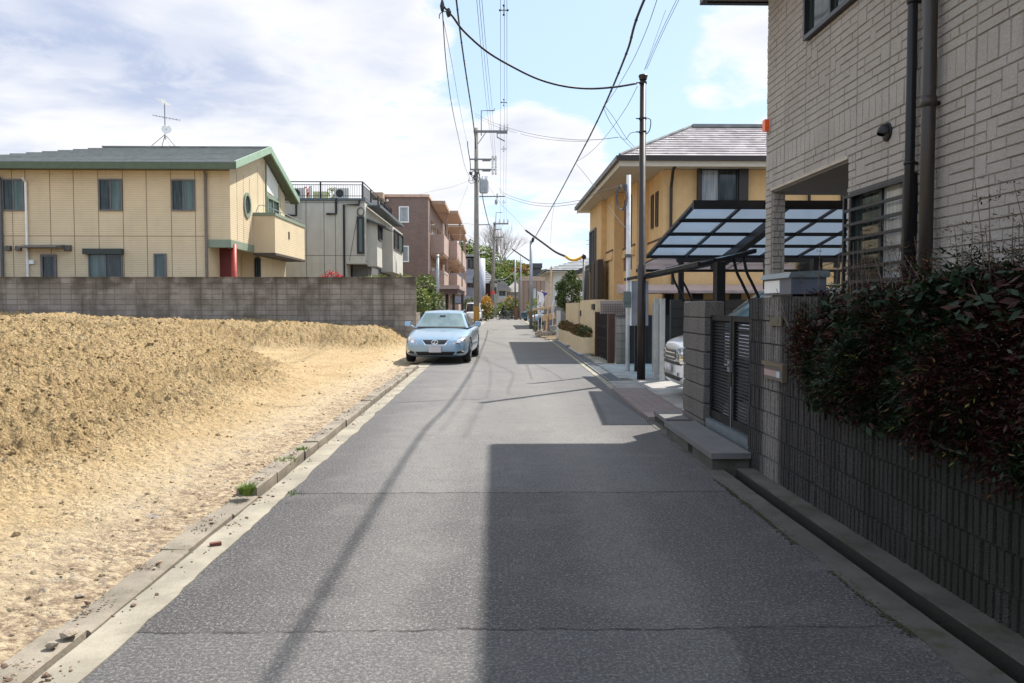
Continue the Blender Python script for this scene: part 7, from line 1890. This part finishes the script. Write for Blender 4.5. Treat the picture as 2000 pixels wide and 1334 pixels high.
# rider: one continuous skinned body
def skin_body(name, joints, edges, mat, parent, root=0, sub=2):
    me = bpy.data.meshes.new(name); me.from_pydata([j[0] for j in joints], edges, []); o = bpy.data.objects.new(name, me); COL.objects.link(o)
    me.materials.append(MT[mat]); md = o.modifiers.new('s', 'SKIN'); sv = me.skin_vertices[0].data
    for i, j in enumerate(joints): sv[i].radius = (j[1], j[1] if len(j) < 3 else j[2])
    sv[root].use_root = True
    s_ = o.modifiers.new('u', 'SUBSURF'); s_.levels = sub; bake(o); o.data.polygons.foreach_set('use_smooth', [True] * len(o.data.polygons)); o.parent = parent
    if not o.data.materials: o.data.materials.append(MT[mat])
    return o
RD = thing('person', 'person in dark clothes riding the bicycle to the right', 'person', (0, 0, 0))
hip, chest, neck, head = (cxx - .2, YC, .95), (cxx + .0, YC, 1.25), (cxx + .06, YC, 1.42), (cxx + .09, YC, 1.58)
J = [(hip, .13, .15), ((cxx - .1, YC, 1.1), .12, .15), (chest, .13, .18), (neck, .06), ((cxx + .08, YC, 1.5), .07), (head, .10), ((cxx + .09, YC, 1.67), .07)]
E = [(0, 1), (1, 2), (2, 3), (3, 4), (4, 5), (5, 6)]
for s_ in (-1, 1):
    b = len(J); J += [((cxx + .02, YC + s_ * .19, 1.36), .06), ((cxx + .14, YC + s_ * .24, 1.16), .045), ((cxx + .24, YC + s_ * .25, 1.02), .032)]
    E += [(2, b), (b, b + 1), (b + 1, b + 2)]
    b = len(J); kz = .62 if s_ > 0 else .78; fz = .12 if s_ > 0 else .42
    J += [((cxx - .16, YC + s_ * .1, .88), .095), ((cxx + .16, YC + s_ * .11, kz), .065), ((cxx - .02, YC + s_ * .11, fz + .06), .042), ((cxx + .12, YC + s_ * .11, fz), .035)]
    E += [(0, b), (b, b + 1), (b + 1, b + 2), (b + 2, b + 3)]
bd = skin_body('body', J, E, 'cloth_dark', RD)
m = MB(); m.ico((cxx + .14, YC, 1.575), (.065, .075, .085), 0, .02); m.build('face', 'skin', RD, True)
m = MB(); m.ico((cxx + .065, YC, 1.64), (.115, .11, .10), 0, .05); m.build('hair', 'rubber', RD, True)
# ================================================================ LIGHT, SKY, CAMERA
SUN_DIR = Vector((.665, .747, 0)); EL = R(52.5)
sun_v = Vector((SUN_DIR.x * math.cos(EL), SUN_DIR.y * math.cos(EL), math.sin(EL))).normalized()
sl_ = bpy.data.lights.new('sun', 'SUN'); sl_.energy = 4.0; sl_.angle = R(.65); sl_.color = (1, .95, .87)
so = bpy.data.objects.new('sun', sl_); COL.objects.link(so); so.rotation_euler = sun_v.to_track_quat('Z', 'Y').to_euler(); so.location = (20, 30, 60)
w = bpy.data.worlds.new('World'); scene.world = w; w.use_nodes = True
nt = w.node_tree; nt.nodes.clear()
class WT(NT):
    def __init__(s, nt):
        s.t = nt; s._co = None
t = WT(nt)
gen = t.n('ShaderNodeTexCoord').outputs['Generated']
sky = t.n('ShaderNodeTexSky'); sky.sky_type = 'NISHITA'; sky.sun_disc = False; sky.sun_elevation = EL
sky.sun_rotation = math.atan2(sun_v.x, sun_v.y); sky.air_density = 1.0; sky.dust_density = 1.2; sky.ozone_density = 1.2
x, y, z = t.sep(gen)
zz = t.math('MAXIMUM', z, .0)
den = t.math('ADD', zz, .16)
pv = t.comb(t.math('DIVIDE', x, den), t.math('DIVIDE', y, den), t.math('MULTIPLY', zz, 2.0))
n1 = t.noise(1.15, 9, .58, pv, .25); n2 = t.noise(3.6, 8, .62, t.comb(t.math('DIVIDE', x, den), t.math('DIVIDE', y, den), 4.0), .4); 
n4 = t.noise(.9, 5, .6, t.comb(t.math('DIVIDE', x, den), t.math('DIVIDE', y, den), 11.0), .2)
def blob(u, v, ru_, amt):
    """cloud bank / clear gap in the sky direction read from the photo"""
    d = Vector(ray(u, v)).normalized()
    dp = t.n('ShaderNodeVectorMath', operation='DISTANCE'); t.put(dp.inputs[0], t.comb(x, y, t.math('MULTIPLY', z, 1.25))); t.put(dp.inputs[1], (d.x, d.y, d.z * 1.25))
    return t.step(dp.outputs['Value'], ru_ / F, ru_ / F * .35, 0, amt)
field = t.math('ADD', t.math('MULTIPLY', n1, .9), t.math('MULTIPLY', n2, .55))
for a in ((1100, 60, 330, -.30), (1290, 160, 260, -.22), (1010, 110, 150, -.12), (1080, 340, 190, .12), (1330, 60, 120, .12), (1420, 130, 170, .22), (980, 400, 90, -.10),
          (1080, 245, 150, .34), (600, 250, 520, .20), (60, 200, 520, .22), (400, 30, 200, -.20), (620, 110, 170, -.14), (760, 250, 120, -.08), (230, 190, 120, -.06), (800, 60, 160, .12)):
    field = t.math('ADD', field, blob(*a))
mask = t.step(field, .64, .80)
thick = t.step(field, .70, 1.02)
K = 4.9
shade = t.math('MULTIPLY', thick, t.step(n4, .36, .62))
leftg = t.step(x, .05, -.55)
shade = t.math('MULTIPLY', shade, t.math('ADD', .62, t.math('MULTIPLY', leftg, .38)))
cc = t.mix(shade, (K * .98, K * .99, K * 1.03), (K * .48, K * .57, K * .79))
cc = t.mix(t.math('MULTIPLY', t.step(n2, .42, .6), .3), cc, (K * 1.1, K * 1.1, K * 1.1))
cc = t.mix(t.step(y, .1, -.6), cc, (K * 1.38, K * 1.5, K * 1.75))  # clouds behind the camera made brighter and bluer, added fill for shaded surfaces
skyc = t.mix(.7, sky.outputs[0], (K * .62, K * .83, K * 1.04))
out = t.mix(mask, skyc, cc)
hz = t.step(z, .10, -.02)
out = t.mix(t.math('MULTIPLY', hz, .35), out, (K * .70, K * .77, K * .95))
bg = t.n('ShaderNodeBackground'); t.put(bg.inputs[0], out); t.put(bg.inputs[1], .1)
wo = t.n('ShaderNodeOutputWorld'); nt.links.new(bg.outputs[0], wo.inputs[0])

cam = bpy.data.cameras.new('camera'); co = bpy.data.objects.new('camera', cam); COL.objects.link(co)
co.location = (0, 0, HC); co.rotation_euler = (math.pi / 2 - PITCH, 0, -YAW)
cam.sensor_width = 36; cam.lens = F / 2000 * 36; cam.clip_start = .05; cam.clip_end = 2000
scene.camera = co
scene.view_settings.view_transform = 'Standard'; scene.view_settings.look = 'None'
scene.view_settings.exposure = EXPO; scene.view_settings.gamma = 1
scene.cycles.max_bounces = 8; scene.cycles.transparent_max_bounces = 12
